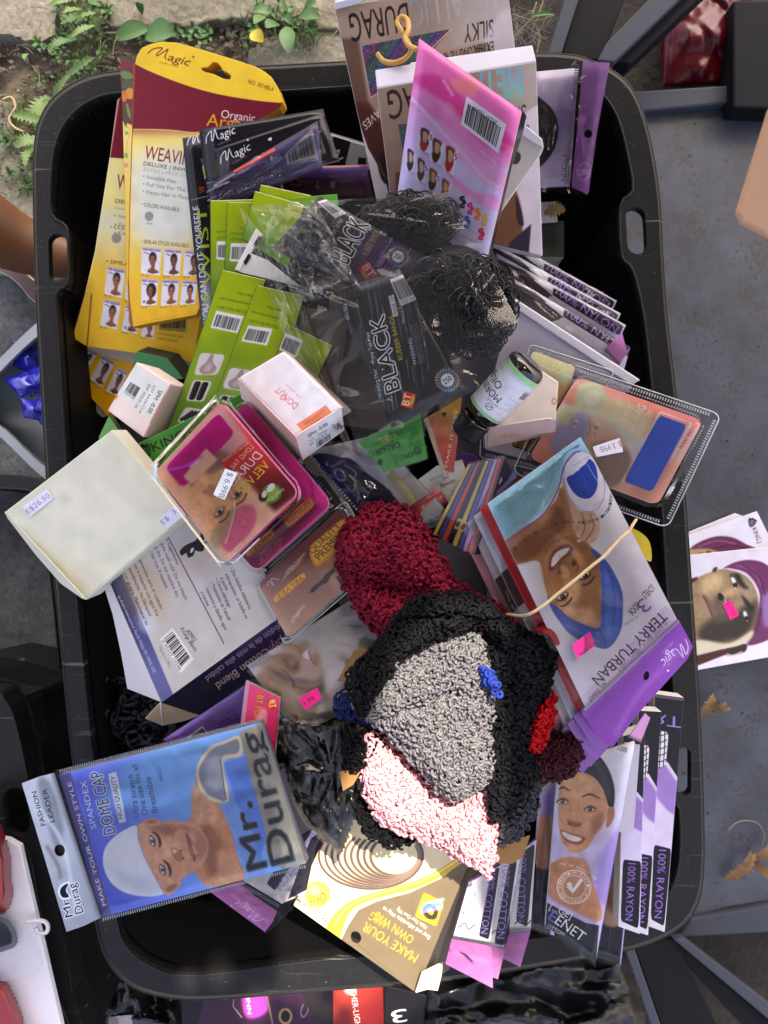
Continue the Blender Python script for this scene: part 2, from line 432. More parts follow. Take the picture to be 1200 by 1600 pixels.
def ridged(scale, amp, seed=0.0, pw=2.0):
    """creases of crumpled plastic film"""
    def f(u, v):
        p = Vector((u * scale + seed, v * scale + seed * 1.7, seed))
        a = 1 - abs(noise.noise(p)); b = 1 - abs(noise.noise(p * 2.3 + Vector((9, 3, 1))))
        return amp * (a ** pw * 0.65 + b ** pw * 0.35)
    return f
def crumple(scale, amp, seed=0.0, folds=5, w_=.4):
    """creases of stiff clear film: separate folds in random directions, each running only part of the way"""
    r = random.Random(int(seed * 131) + 7); K_ = []
    for i in range(int(folds * 5)):
        a = r.uniform(0, 3.14); x, y = r.uniform(0, 1), r.uniform(0, 1); K_.append((math.cos(a), math.sin(a), x, y, r.uniform(.35, 1.0) * r.choice((1, 1, -.6)), r.uniform(.10, .38), w_ / scale * r.uniform(.35, 1.1)))
    def f(u, v):
        wx = noise.noise(Vector((u * 4 + seed, v * 4, seed))) * .06; wy = noise.noise(Vector((u * 4, v * 4 + 9, seed))) * .06; h = 0
        for c, s_, x, y, wt, ln, wd in K_:
            du, dv = u + wx - x, v + wy - y; n = abs(-du * s_ + dv * c)
            if n < wd:
                l = abs(du * c + dv * s_)
                if l < ln: h += wt * (1 - n / wd) * (1 - l / ln)
        return amp * h
    return f
def gentle(amp, seed=0.0, fu=1.3, fv=1.7):
    return lambda u, v: amp * noise.noise(Vector((u * fu + seed, v * fv - seed, seed * 0.37)))
def tube(name, pts, r, m, parent=None, sides=6, closed=False, smooth=True, kind=None, taper=None, base=None, spl=5):
    P = [np.array(p, float) for p in pts]
    if spl > 1:
        Q = np.array(P); N = len(Q); out = []
        for i in range(N if closed else N - 1):
            a, b, c, d = (Q[i - 1], Q[i], Q[(i + 1) % N], Q[(i + 2) % N]) if closed else (Q[max(i - 1, 0)], Q[i], Q[i + 1], Q[min(i + 2, N - 1)])
            for j in range(spl):
                t = j / spl; out.append(0.5 * ((2 * b) + (c - a) * t + (2 * a - 5 * b + 4 * c - d) * t * t + (3 * b - a - 3 * c + d) * t ** 3))
        if not closed: out.append(Q[-1])
        P = out
    V, F = tube_geo(P, r, sides, closed, taper)
    return mesh(name, V, F, m, parent, smooth=smooth, kind=kind, base=base)
def tube_geo(P, r, sides=6, closed=False, taper=None):
    P = np.array(P); n = len(P); V = []; F = []
    T = np.roll(P, -1, 0) - np.roll(P, 1, 0) if closed else np.gradient(P, axis=0)
    ref = np.array([0.13, 0.21, 1.0])
    for i in range(n):
        t = T[i] / max(np.linalg.norm(T[i]), 1e-9); a = np.cross(t, ref)
        if np.linalg.norm(a) < 1e-3: a = np.cross(t, [1, 0, 0])
        a /= np.linalg.norm(a); b = np.cross(t, a); rr = r * (taper(i / max(n - 1, 1)) if taper else 1)
        for k in range(sides):
            g = 2 * math.pi * k / sides; V.append(P[i] + (a * math.cos(g) + b * math.sin(g)) * rr)
    for i in range(n if closed else n - 1):
        j = (i + 1) % n
        for k in range(sides):
            l = (k + 1) % sides; F.append([i * sides + k, i * sides + l, j * sides + l, j * sides + k])
    if not closed: F.append(list(range(sides))[::-1]); F.append([(n - 1) * sides + k for k in range(sides)])
    return V, F

WHITE_EDGE = mat('white_board_edge', (226, 222, 216), 0.7)
FILM = film_mat('clear_film', 1.34, 0.05, 30, 0.12, 0.002)
FILM_CRUMPLE = film_mat('crumpled_film', 1.5, 0.04, 30, 0.2, 0.003)
PVC = film_mat('clear_blister_plastic', 1.36, 0.04, 20, 0.15, 0.003)
STICK_W = mat('white_price_label', (224, 222, 232), 0.6)

def sleeve(parent, quad, pl, off=0.002, seed=1.0, n=40, m=50, amp=0.0018, fm=None, name='clear_sleeve', scale=3.2):
    return grid(name, quad, pl, n, m, fm or FILM, parent, dz=crumple(scale * 1.3, amp * .8, seed), off=off)
def sticker(parent, quad, pl, bgc, txt, p0, p1, h, tc, off=0.0035, res=2.2, rough=0.6):
    c = Canvas(pl, quad, bgc, res); c.text(txt, p0, p1, h, tc, 0.5, 0.85)
    return slab('price_sticker', quad, pl, 0.0003, print_mat('price_sticker_print', c, rough), STICK_W, parent, c, off=off)
def expand(quad, f):
    q = np.asarray(quad, float); c = q.mean(0); return c + (q - c) * f
def mid(pl, quad, off=0.0): 
    return Vector(pl.world([np.asarray(quad, float).mean(0)], off)[0])
def stitches(parent, name, a, b, pl, n, w, m, off=0.0005, lw=0.5):
    """embossed seal bars along an edge, joined into one part"""
    V = []; F = []; a = np.array(a, float); b = np.array(b, float); d = (b - a) / n; nn = np.array([-d[1], d[0]]); nn = nn / np.linalg.norm(nn) * w
    for i in range(n):
        q = [a + d * i, a + d * (i + lw), a + d * (i + lw) + nn, a + d * i + nn]
        t = pl.world(q, off); tt = pl.world(q, off + 0.0004); k = len(V); V += list(t) + list(tt)
        F += [[k + 4, k + 5, k + 6, k + 7]] + [[k + x, k + (x + 1) % 4, k + 4 + (x + 1) % 4, k + 4 + x] for x in range(4)]
    return mesh(name, V, F, m, parent, kind='stuff')
# ------------------------------------------------------------------ canopy added unseen above to block the sun; its gap is shaped to the sun patch
def occluder():
    zc = 1.45
    def up(px, py, z):
        p = W(px, py, z); s = (zc - z) / SUN_DIR.z; return np.array(p + SUN_DIR * s)
    gap = [up(*p) for p in ((585, 1060, .11), (660, 985, .12), (748, 968, .12), (772, 1080, .12), (772, 1365, .1), (735, 1352, .07), (742, 1420, .06), (800, 1560, .05),
                            (640, 1640, .04), (440, 1560, .05), (450, 1420, .07), (505, 1290, .07), (572, 1150, .1))]
    cx, cy = np.array(gap)[:, :2].mean(0)
    out = [np.array((cx + dx, cy + dy, zc)) for dx, dy in ((-1.35, -.95), (1.5, -.95), (1.5, 1.75), (-1.35, 1.75))]
    # a few pinholes added to throw the small bright spots on the rim
    pins = []
    for px, py, z, r in ((342, 1515, .0, .012), (295, 1530, .0, .009), (398, 1570, -.1, .016), (520, 1560, -.08, .010), (545, 1590, -.08, .012)):
        c = up(px, py, z); pins.append([c + np.array((r * math.cos(a), r * 1.3 * math.sin(a), 0)) for a in np.linspace(0, 6.28, 8, endpoint=False)])
    rings = [[Vector(p) for p in r] for r in [out, gap] + pins]
    tri = tessellate_polygon(rings); V = [p for r in rings for p in r]
    o = mesh('sun_occluder', V, [t if (V[t[1]] - V[t[0]]).cross(V[t[2]] - V[t[0]]).z < 0 else t[::-1] for t in tri], mat('occluder_grey', (120, 122, 126), 0.9))  # unseen sheet added only to shade the heap
    tag(o, 'grey unseen canopy with a torn gap above the tote', 'occluder')
occluder()

# ------------------------------------------------------------------ ground
def soil_mat():
    m, t, b = new_mat('soil'); tc = t.nodes.new('ShaderNodeTexCoord')
    n1 = t.nodes.new('ShaderNodeTexNoise'); n1.inputs['Scale'].default_value = 9; n1.inputs['Detail'].default_value = 10; n1.inputs['Roughness'].default_value = .7
    r = t.nodes.new('ShaderNodeValToRGB'); e = r.color_ramp.elements
    e[0].position = .36; e[0].color = lin((52, 44, 35)); e[1].position = .64; e[1].color = lin((146, 134, 110))
    t.links.new(tc.outputs['Object'], n1.inputs['Vector']); t.links.new(n1.outputs['Fac'], r.inputs[0]); t.links.new(r.outputs[0], b.inputs['Base Color'])
    b.inputs['Roughness'].default_value = .95; n, bp = noise_bump(t, b, 130, .9, .006, 8); return m
def concrete_mat(name, a, c, sc=14):
    m, t, b = new_mat(name); tc = t.nodes.new('ShaderNodeTexCoord')
    n1 = t.nodes.new('ShaderNodeTexNoise'); n1.inputs['Scale'].default_value = sc; n1.inputs['Detail'].default_value = 12; n1.inputs['Roughness'].default_value = .75
    v = t.nodes.new('ShaderNodeTexVoronoi'); v.inputs['Scale'].default_value = 170
    r = t.nodes.new('ShaderNodeValToRGB'); e = r.color_ramp.elements
    e[0].position = .3; e[0].color = lin(a); e[1].position = .7; e[1].color = lin(c)
    mx = t.nodes.new('ShaderNodeMix'); mx.data_type = 'RGBA'; mx.blend_type = 'MULTIPLY'; mx.inputs[0].default_value = .35
    t.links.new(tc.outputs['Object'], n1.inputs['Vector']); t.links.new(tc.outputs['Object'], v.inputs['Vector']); t.links.new(n1.outputs['Fac'], r.inputs[0])
    t.links.new(r.outputs[0], mx.inputs[6]); t.links.new(v.outputs['Distance'], mx.inputs[7]); t.links.new(mx.outputs[2], b.inputs['Base Color'])
    b.inputs['Roughness'].default_value = .95; noise_bump(t, b, 90, .7, .005, 9); return m
GZ = -0.40
SOIL = soil_mat(); CONC = concrete_mat('old_concrete', (104, 100, 86), (172, 166, 146)); ASPH = concrete_mat('asphalt', (64, 64, 66), (128, 130, 132), 20)
o = mesh('ground', [(-30, -30, GZ - .02), (30, -30, GZ - .02), (30, 30, GZ - .02), (-30, 30, GZ - .02)], [(0, 1, 2, 3)], mat('far_ground', (96, 92, 82), .95)); o['kind'] = 'structure'
o = grid('soil', [(-700, -700), (1250, -700), (1250, 620), (-700, 620)], flat(GZ), 150, 110, SOIL, dz=lambda u, v: .012 * noise.fractal(Vector((u * 28, v * 20, 3)), 1, 2, 5) - .004); o['kind'] = 'structure'
def rough_slab(name, outline, z, th, m, seed):
    P = spline(outline, 8); rnd = random.Random(seed); P = P + np.array([[rnd.uniform(-3, 3), rnd.uniform(-3, 3)] for _ in P])
    o = slab(name, P, flat(z), th, m, m, bevel=.004); o['kind'] = 'structure'; return o
rough_slab('concrete_kerb', [(165, -160), (620, -160), (620, 40), (500, 42), (400, 26), (300, 38), (200, 40), (165, 20)], GZ + .02, .05, CONC, 3)
rough_slab('concrete_path', [(-300, -200), (88, -200), (86, 20), (72, 62), (30, 60), (-20, 50), (-300, 70)], GZ + .022, .05, CONC, 4)
rough_slab('concrete_ledge', [(-300, 130), (-10, 150), (18, 200), (46, 262), (70, 330), (60, 420), (-300, 420)], GZ + .018, .05, CONC, 5)
rough_slab('concrete_apron', [(395, 70), (540, 40), (640, 60), (660, 180), (540, 240), (420, 180)], GZ + .014, .04, CONC, 6)
rough_slab('asphalt_pavement', [(-400, 380), (40, 400), (120, 470), (160, 700), (160, 1700), (-400, 1700)], GZ + .012, .03, ASPH, 7)

DARK = concrete_mat('dark_ground', (22, 19, 16), (52, 46, 38), 24)
rough_slab('dark_soil', [(760, -200), (1400, -200), (1400, 240), (900, 240), (780, 120)], GZ + .02, .04, DARK, 8)  # plain dark brown patch behind the top braces
rough_slab('shaded_ground', [(300, 1430), (1500, 1380), (1500, 2000), (300, 2000)], GZ + .02, .04, DARK, 9)  # ground coloured dark for the shade between the lower braces
# clods, pebbles: nobody could count them
rnd = random.Random(11); V = []; F = []
def pebble(c, r, sq):
    k = len(V); rot = rnd.uniform(0, 6.28)
    for lat in (-.6, .1, .75):
        rr = math.sqrt(max(0, 1 - lat * lat))
        for i in range(6):
            a = rot + i * 1.047; j = rnd.uniform(.75, 1.2)
            V.append((c[0] + r * rr * j * math.cos(a), c[1] + r * rr * j * math.sin(a) * sq, c[2] + r * lat * .7))
    V.append((c[0], c[1], c[2] + r * .75))
    for l in range(2):
        for i in range(6): F.append((k + l * 6 + i, k + l * 6 + (i + 1) % 6, k + l * 6 + 6 + (i + 1) % 6, k + l * 6 + 6 + i))
    for i in range(6): F.append((k + 12 + i, k + 12 + (i + 1) % 6, k + 18))
for _ in range(1900):
    px, py = rnd.uniform(-30, 600), rnd.uniform(-20, 330)
    if (px > 160 and py < 36 and rnd.random() > .12) or (px < 70 and py < 60): continue
    if px > 400 and py > 60 and rnd.random() > .15: continue
    p = W(px, py, GZ + .004); pebble(p, rnd.choice((.0018, .0025, .003, .004, .006)), rnd.uniform(.6, 1))
o = mesh('soil_clods', V, F, concrete_mat('clods', (70, 62, 52), (176, 168, 150), 60), kind='stuff')
V, F = [], []
for _ in range(150):                       # straws and dead stalks on the soil
    px, py = rnd.uniform(-20, 560), rnd.uniform(0, 330); a = rnd.uniform(0, 6.28); l = rnd.uniform(.01, .035)
    p = np.array(W(px, py, GZ + .022)); d = np.array((math.cos(a), math.sin(a), rnd.uniform(-.1, .2)))
    v, f = tube_geo([p, p + d * l * .5 + np.array((rnd.uniform(-.002, .002), 0, .003)), p + d * l], .0006, 4); F += [[i + len(V) for i in q] for q in f]; V += v
mesh('dry_straws', V, F, mat('straw', (156, 136, 96), .9), kind='stuff')

# weeds
LEAF = mat('weed_leaf', (66, 108, 44), .5, vary=.3, vscale=60, bump=(150, .5, .001)); LEAF2 = mat('pale_weed_leaf', (92, 126, 58), .5, vary=.25, vscale=60, bump=(150, .5, .001))
def leaf_geo(base, tip, wd, curl, lobes=0, seed=0):
    base = np.array(base); tip = np.array(tip); d = tip - base; L = np.linalg.norm(d); x = d / L; s = np.cross([0, 0, 1], x); s /= np.linalg.norm(s)
    V = []; F = []; n = 16 if lobes else 9; r = random.Random(seed)
    for i in range(n + 1):
        t = i / n; w = wd * (math.sin(math.pi * min(1, t * .93 + .05)) ** .8) * (1 + (r.uniform(-.25, .25) if lobes else 0)) * (1 - .5 * (lobes and i % 2))
        c = base + d * t + np.array((0, 0, 1)) * curl * math.sin(t * 2.6)
        V += [c - s * w + np.array((0, 0, w * .35)), c, c + s * w + np.array((0, 0, w * .35))]
    for i in range(n):
        a = i * 3; F += [(a, a + 1, a + 4, a + 3), (a + 1, a + 2, a + 5, a + 4)]
    return V, F
def weed(label, at, leaves, m=LEAF, group='weeds growing in the soil', stem=None):
    t = thing('weed', label, 'weed', W(*at, GZ))
    if group: t['group'] = group
    for i, (bx, by, tx, ty, w, lob) in enumerate(leaves):
        z0 = GZ + .02 + .012 * (i % 3); V, F = leaf_geo(W(bx, by, z0), W(tx, ty, z0 + .01 + .006 * (i % 2)), w * .00085, .006, lob, i)
        mesh('leaf', V, F, m, t, smooth=True)
    for s in stem or []:
        tube('stem', [W(x, y, GZ + .02) for x, y in s], .0016, mat('weed_stem', (120, 118, 74), .6), t)
weed('feathery weed with a reddish stem at the kerb corner', (150, 50), [(120, 0, 78, 12, 7, 1), (150, 20, 96, 40, 8, 1), (148, 40, 112, 62, 7, 1), (135, 5, 160, 12, 6, 1), (140, 30, 122, 14, 6, 1), (128, 15, 100, 24, 6, 1), (160, 60, 146, 20, 5, 1), (118, 48, 96, 30, 6, 1), (130, -2, 170, 4, 8, 1)], LEAF2, stem=[[(136, -10), (142, 20), (160, 58)]])
weed('broad dock leaves lying beside the yellow box tab', (205, 60), [(180, 60, 235, 48, 16, 0), (228, 55, 273, 56, 21, 0), (110, 62, 78, 80, 9, 1), (100, 66, 122, 64, 10, 1)], LEAF, stem=[[(165, 52), (205, 52), (230, 56)]])
weed('trailing weed with many oval leaves on the concrete', (440, 30), [(430, 20, 396, 20, 9, 0), (436, 38, 416, 46, 10, 0), (448, 42, 452, 86, 13, 0), (466, 25, 500, 30, 12, 0), (450, 16, 436, 8, 9, 0), (474, 18, 494, 6, 10, 0), (462, 40, 440, 28, 8, 0), (415, 26, 398, 40, 8, 0)], LEAF, stem=[[(410, 24), (440, 32), (466, 24), (490, 12)], [(440, 32), (450, 46)]])
weed('pale nettle-like weed beside the left end of the tote', (60, 200), [(75, 150, 55, 200, 18, 1), (70, 190, 20, 182, 12, 1), (60, 215, 26, 232, 13, 1), (95, 130, 150, 92, 9, 1), (82, 160, 110, 120, 8, 1), (50, 225, 42, 262, 9, 1), (70, 215, 50, 240, 14, 1), (48, 84, 40, 96, 8, 1)], LEAF2, stem=[[(95, 130), (70, 190), (38, 250)]])
weed('small single sprout on the kerb', (222, 18), [(222, 22, 220, 6, 7, 0)], LEAF)
rw = random.Random(31); V, F = [], []
for i in range(90):                        # low scattered seedlings
    px, py = rw.choice(((rw.uniform(60, 170), rw.uniform(60, 130)), (rw.uniform(0, 60), rw.uniform(150, 300)), (rw.uniform(90, 180), rw.uniform(0, 60)), (rw.uniform(380, 500), rw.uniform(0, 50)), (rw.uniform(200, 330), rw.uniform(40, 75)))); a0 = rw.uniform(0, 6)
    for k in range(rw.randint(2, 5)):
        a = a0 + k * 1.5; l = rw.uniform(6, 14); v, f = leaf_geo(W(px, py, GZ + .02), W(px + l * math.cos(a), py + l * math.sin(a), GZ + .026), rw.uniform(.002, .004), .003, i % 2, i + k); F += [[x + len(V) for x in q] for q in f]; V += v
mesh('seedlings', V, F, LEAF, smooth=True, kind='stuff')
V, F = [], []
for i in range(330):
    px, py = rw.choice(((rw.uniform(90, 170), rw.uniform(0, 120)), (rw.uniform(0, 70), rw.uniform(150, 310)), (rw.uniform(370, 500), rw.uniform(20, 80)))); a = rw.uniform(0, 6.28); l = rw.uniform(8, 26); p = np.array(W(px, py, GZ + .018)); q = np.array(W(px + l * math.cos(a), py + l * math.sin(a), GZ + .03))
    v, f = tube_geo([p, (p + q) / 2 + [0, 0, .006], q], .0009, 3, taper=lambda t_: 1 - .8 * t_); F += [[k + len(V) for k in x] for x in f]; V += v
mesh('grass', V, F, LEAF2, smooth=True, kind='stuff')
V, F = leaf_geo(W(392, 52, GZ + .03), W(412, 66, GZ + .032), .010, .003); tag(mesh('fallen_leaf', V, F, mat('yellow_leaf', (226, 200, 40), .5), smooth=True), 'small bright yellow fallen leaf on the soil', 'leaf')
tag(tube('dead_tendril', [W(x, y, GZ + .03) for x, y in ((4, 156), (18, 152), (24, 168), (14, 186), (24, 200), (38, 206))], .0016, mat('bleached_stalk', (206, 178, 132), .8)), 'bleached curling stalk on the soil at the left edge', 'stalk')

# ------------------------------------------------------------------ grey plastic platform and its braces
def deck_mat():
    m, t, b = new_mat('dusty_grey_plastic'); tc = t.nodes.new('ShaderNodeTexCoord')
    n1 = t.nodes.new('ShaderNodeTexNoise'); n1.inputs['Scale'].default_value = 8; n1.inputs['Detail'].default_value = 9; n1.inputs['Roughness'].default_value = .65
    n2 = t.nodes.new('ShaderNodeTexNoise'); n2.inputs['Scale'].default_value = 150; n2.inputs['Detail'].default_value = 5
    n3 = t.nodes.new('ShaderNodeTexNoise'); n3.inputs['Scale'].default_value = 22; n3.inputs['Detail'].default_value = 3
    r1 = t.nodes.new('ShaderNodeValToRGB'); e = r1.color_ramp.elements; e[0].position = .32; e[0].color = lin((32, 36, 43)); e[1].position = .66; e[1].color = lin((66, 72, 84))
    mul = t.nodes.new('ShaderNodeMath'); mul.operation = 'MULTIPLY'
    r2 = t.nodes.new('ShaderNodeValToRGB'); e = r2.color_ramp.elements; e[0].position = .30; e[0].color = (0, 0, 0, 1); e[1].position = .40; e[1].color = (1, 1, 1, 1)
    mx = t.nodes.new('ShaderNodeMix'); mx.data_type = 'RGBA'; mx.inputs[6].default_value = lin((48, 46, 42))
    for n in (n1, n2, n3): t.links.new(tc.outputs['Object'], n.inputs['Vector'])
    t.links.new(n2.outputs['Fac'], mul.inputs[0]); t.links.new(n3.outputs['Fac'], mul.inputs[1])
    mul2 = t.nodes.new('ShaderNodeMath'); mul2.operation = 'MULTIPLY'; mul2.inputs[1].default_value = 2.0
    t.links.new(mul.outputs[0], mul2.inputs[0]); t.links.new(mul2.outputs[0], r2.inputs[0]); t.links.new(n1.outputs['Fac'], r1.inputs[0])
    t.links.new(r2.outputs[0], mx.inputs[0]); t.links.new(r1.outputs[0], mx.inputs[7]); t.links.new(mx.outputs[2], b.inputs['Base Color'])
    b.inputs['Roughness'].default_value = .5; noise_bump(t, b, 160, .25, .001, 5); return m
DZ = -0.335
DECK = deck_mat(); GREY = mat('grey_plastic_beam', (60, 64, 74), .6, bump=(60, .2, .001), spec=.2); DGREY = mat('dark_grey_plastic', (22, 23, 27), .65, bump=(60, .2, .001), spec=.1)
plat = thing('platform', 'dusty grey plastic platform under the right side of the tote', 'platform', W(1100, 800, DZ))
slab('deck_board', [(560, 178), (1300, 160), (1300, 1395), (1145, 1418), (1060, 1440), (560, 1480)], flat(DZ), .03, DECK, DECK, plat, bevel=.003)
slab('end_beam', [(975, 143), (1146, 132), (1147, 160), (975, 177)], flat(DZ + .012), .04, GREY, GREY, plat, bevel=.003)
slab('end_beam', [(1080, 1436), (1300, 1396), (1300, 1452), (1060, 1466)], flat(DZ + .008), .04, GREY, GREY, plat, bevel=.003)
slab('dark_post', [(1146, 0), (1260, 0), (1260, 172), (1146, 168)], flat(DZ + .03), .05, DGREY, DGREY, plat, bevel=.003)
def brace(label, face, side, z, group='braces of the platform'):
    t = thing('brace', label, 'brace', mid(flat(z), face), group)
    slab('top_flange', face, flat(z), .012, GREY, GREY, t, bevel=.002)
    slab('web', side, flat(z - .013), .03, DGREY, DGREY, t, bevel=.002)
brace('light grey brace above the purple header pack at top', [(890, -30), (914, -30), (877, 84), (856, 84)], [(912, -30), (988, -30), (938, 96), (877, 84)], DZ + .07)
brace('longer grey brace leaning towards the red bag at top', [(1042, -30), (1092, -30), (960, 97), (934, 94), (948, 66)], [(1090, -30), (1120, -30), (985, 100), (960, 97)], DZ + .075)
brace('wide dark grey brace at the bottom edge beside black film', [(978, 1488), (992, 1484), (1046, 1640), (1030, 1640)], [(992, 1484), (1055, 1466), (1140, 1640), (1046, 1640)], DZ + .06)
brace('slender grey brace running to the bottom right corner', [(1052, 1468), (1068, 1466), (1230, 1590), (1230, 1618)], [(1042, 1474), (1053, 1469), (1230, 1620), (1230, 1640), (1180, 1625)], DZ + .055)
# crumpled dark red bag beyond the braces
t = thing('plastic_bag', 'dark red glossy plastic bag beyond the grey braces', 'bag', W(1085, 60, DZ - .02))
q = [(1030, -40), (1165, -40), (1140, 131), (1034, 137)]
grid('bag_film', q, flat(DZ - .02), 40, 40, mat('burgundy_film', (84, 6, 20), .3, bump=(25, .4, .003), spec=.35), t, dz=lambda u, v: .03 * math.sin(math.pi * u) ** .5 * math.sin(math.pi * min(v * .9 + .1, 1)) ** .5 + crumple(2, .01, 4, 8, .4)(u, v))
for i, pts in enumerate((((800, 60), (826, 34), (842, 20), (852, -10)), ((838, 84), (844, 56), (832, 30), (838, 4)), ((800, 22), (836, 32), (866, 24)))):
    tag(tube('dead_vine', [W(x, y, GZ + .1) for x, y in pts], .0009, mat('dead_vine', (150, 134, 100), .9)), ('dead vine rising beside the silver box edge', 'thin dead vine nearest the light brace', 'dead vine crossing the two others')[i], 'vine', 'dead vines at the top edge')
V, F = leaf_geo(W(828, 26, GZ + .1), W(866, 24, GZ + .11), .003, .004); tag(mesh('grass_blade', V, F, LEAF), 'single green grass blade among the dead vines', 'grass blade')
V, F = [], []
for i in range(60):
    p = np.array(W(rnd.uniform(790, 870), rnd.uniform(0, 80), GZ + .1)); q2 = np.array(W(rnd.uniform(790, 870), rnd.uniform(0, 80), GZ + .11)); v, f = tube_geo([p, (p + q2) / 2 - [0, 0, .004], q2], .00016, 3); F += [[k + len(V) for k in x] for x in f]; V += v
mesh('cobweb', V, F, mat('cobweb', (150, 146, 136), .8), kind='stuff')

# ------------------------------------------------------------------ totes
BLK = mat('black_polypropylene', (27, 27, 28), .34, bump=(420, .3, .0006), vary=.4, vscale=160, spec=.22)
def dusty(m):                              # pale dust specks and long scuffs
    t = m.node_tree; b = t.nodes['Principled BSDF']; old = b.inputs['Base Color'].links[0].from_socket; tc = t.nodes.new('ShaderNodeTexCoord')
    n = t.nodes.new('ShaderNodeTexNoise'); n.inputs['Scale'].default_value = 330; n.inputs['Detail'].default_value = 2; mp = t.nodes.new('ShaderNodeMapping'); mp.inputs['Scale'].default_value = (8, 260, 30); mp.inputs['Rotation'].default_value = (0, 0, 1.1)
    n2 = t.nodes.new('ShaderNodeTexNoise'); n2.inputs['Scale'].default_value = 1.0; n2.inputs['Detail'].default_value = 3; r1 = t.nodes.new('ShaderNodeMapRange'); r1.inputs[1].default_value = .70; r1.inputs[2].default_value = .82; r1.inputs[4].default_value = .5; r2 = t.nodes.new('ShaderNodeMapRange'); r2.inputs[1].default_value = .66; r2.inputs[2].default_value = .74; r2.inputs[4].default_value = .35
    mx = t.nodes.new('ShaderNodeMix'); mx.data_type = 'RGBA'; mx.inputs[7].default_value = lin((150, 146, 136)); ad = t.nodes.new('ShaderNodeMath'); ad.operation = 'MAXIMUM'; L = t.links.new
    L(tc.outputs['Object'], n.inputs['Vector']); L(tc.outputs['Object'], mp.inputs['Vector']); L(mp.outputs[0], n2.inputs['Vector']); L(n.outputs['Fac'], r1.inputs[0]); L(n2.outputs['Fac'], r2.inputs[0]); L(r1.outputs[0], ad.inputs[0]); L(r2.outputs[0], ad.inputs[1]); L(ad.outputs[0], mx.inputs[0]); L(old, mx.inputs[6]); L(mx.outputs[2], b.inputs['Base Color'])
dusty(BLK)
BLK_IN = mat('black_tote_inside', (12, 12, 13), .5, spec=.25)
OUT = [(187, 112), (130, 124), (90, 148), (66, 180), (55, 225), (53, 300), (58, 480), (68, 650), (76, 780), (88, 920), (110, 1150), (140, 1380), (152, 1450), (168, 1500), (205, 1540), (265, 1558), (340, 1560), (500, 1547), (700, 1530), (950, 1490), (1035, 1465), (1080, 1430), (1098, 1370), (1098, 1250), (1092, 1100), (1082, 950), (1068, 750), (1056, 620), (1042, 500), (1035, 400), (1030, 310), (1018, 230), (1000, 165), (975, 125), (930, 98), (870, 85), (700, 88), (440, 103), (300, 108)]
INN = [(195, 150), (150, 160), (115, 185), (93, 222), (84, 270), (84, 338), (108, 358), (111, 400), (110, 446), (92, 462), (95, 520), (103, 650), (110, 760), (122, 920), (145, 1150), (172, 1370), (184, 1430), (196, 1470), (230, 1500), (275, 1517), (340, 1516), (500, 1495), (700, 1480), (940, 1445), (1000, 1428), (1040, 1395), (1058, 1340), (1058, 1262), (1046, 1246), (1044, 1162), (1052, 1142), (1040, 950), (1028, 760), (1018, 640), (1003, 500), (985, 425), (968, 402), (966, 325), (985, 302), (978, 250), (962, 190), (940, 155), (915, 140), (860, 128), (700, 130), (440, 148), (300, 148)]
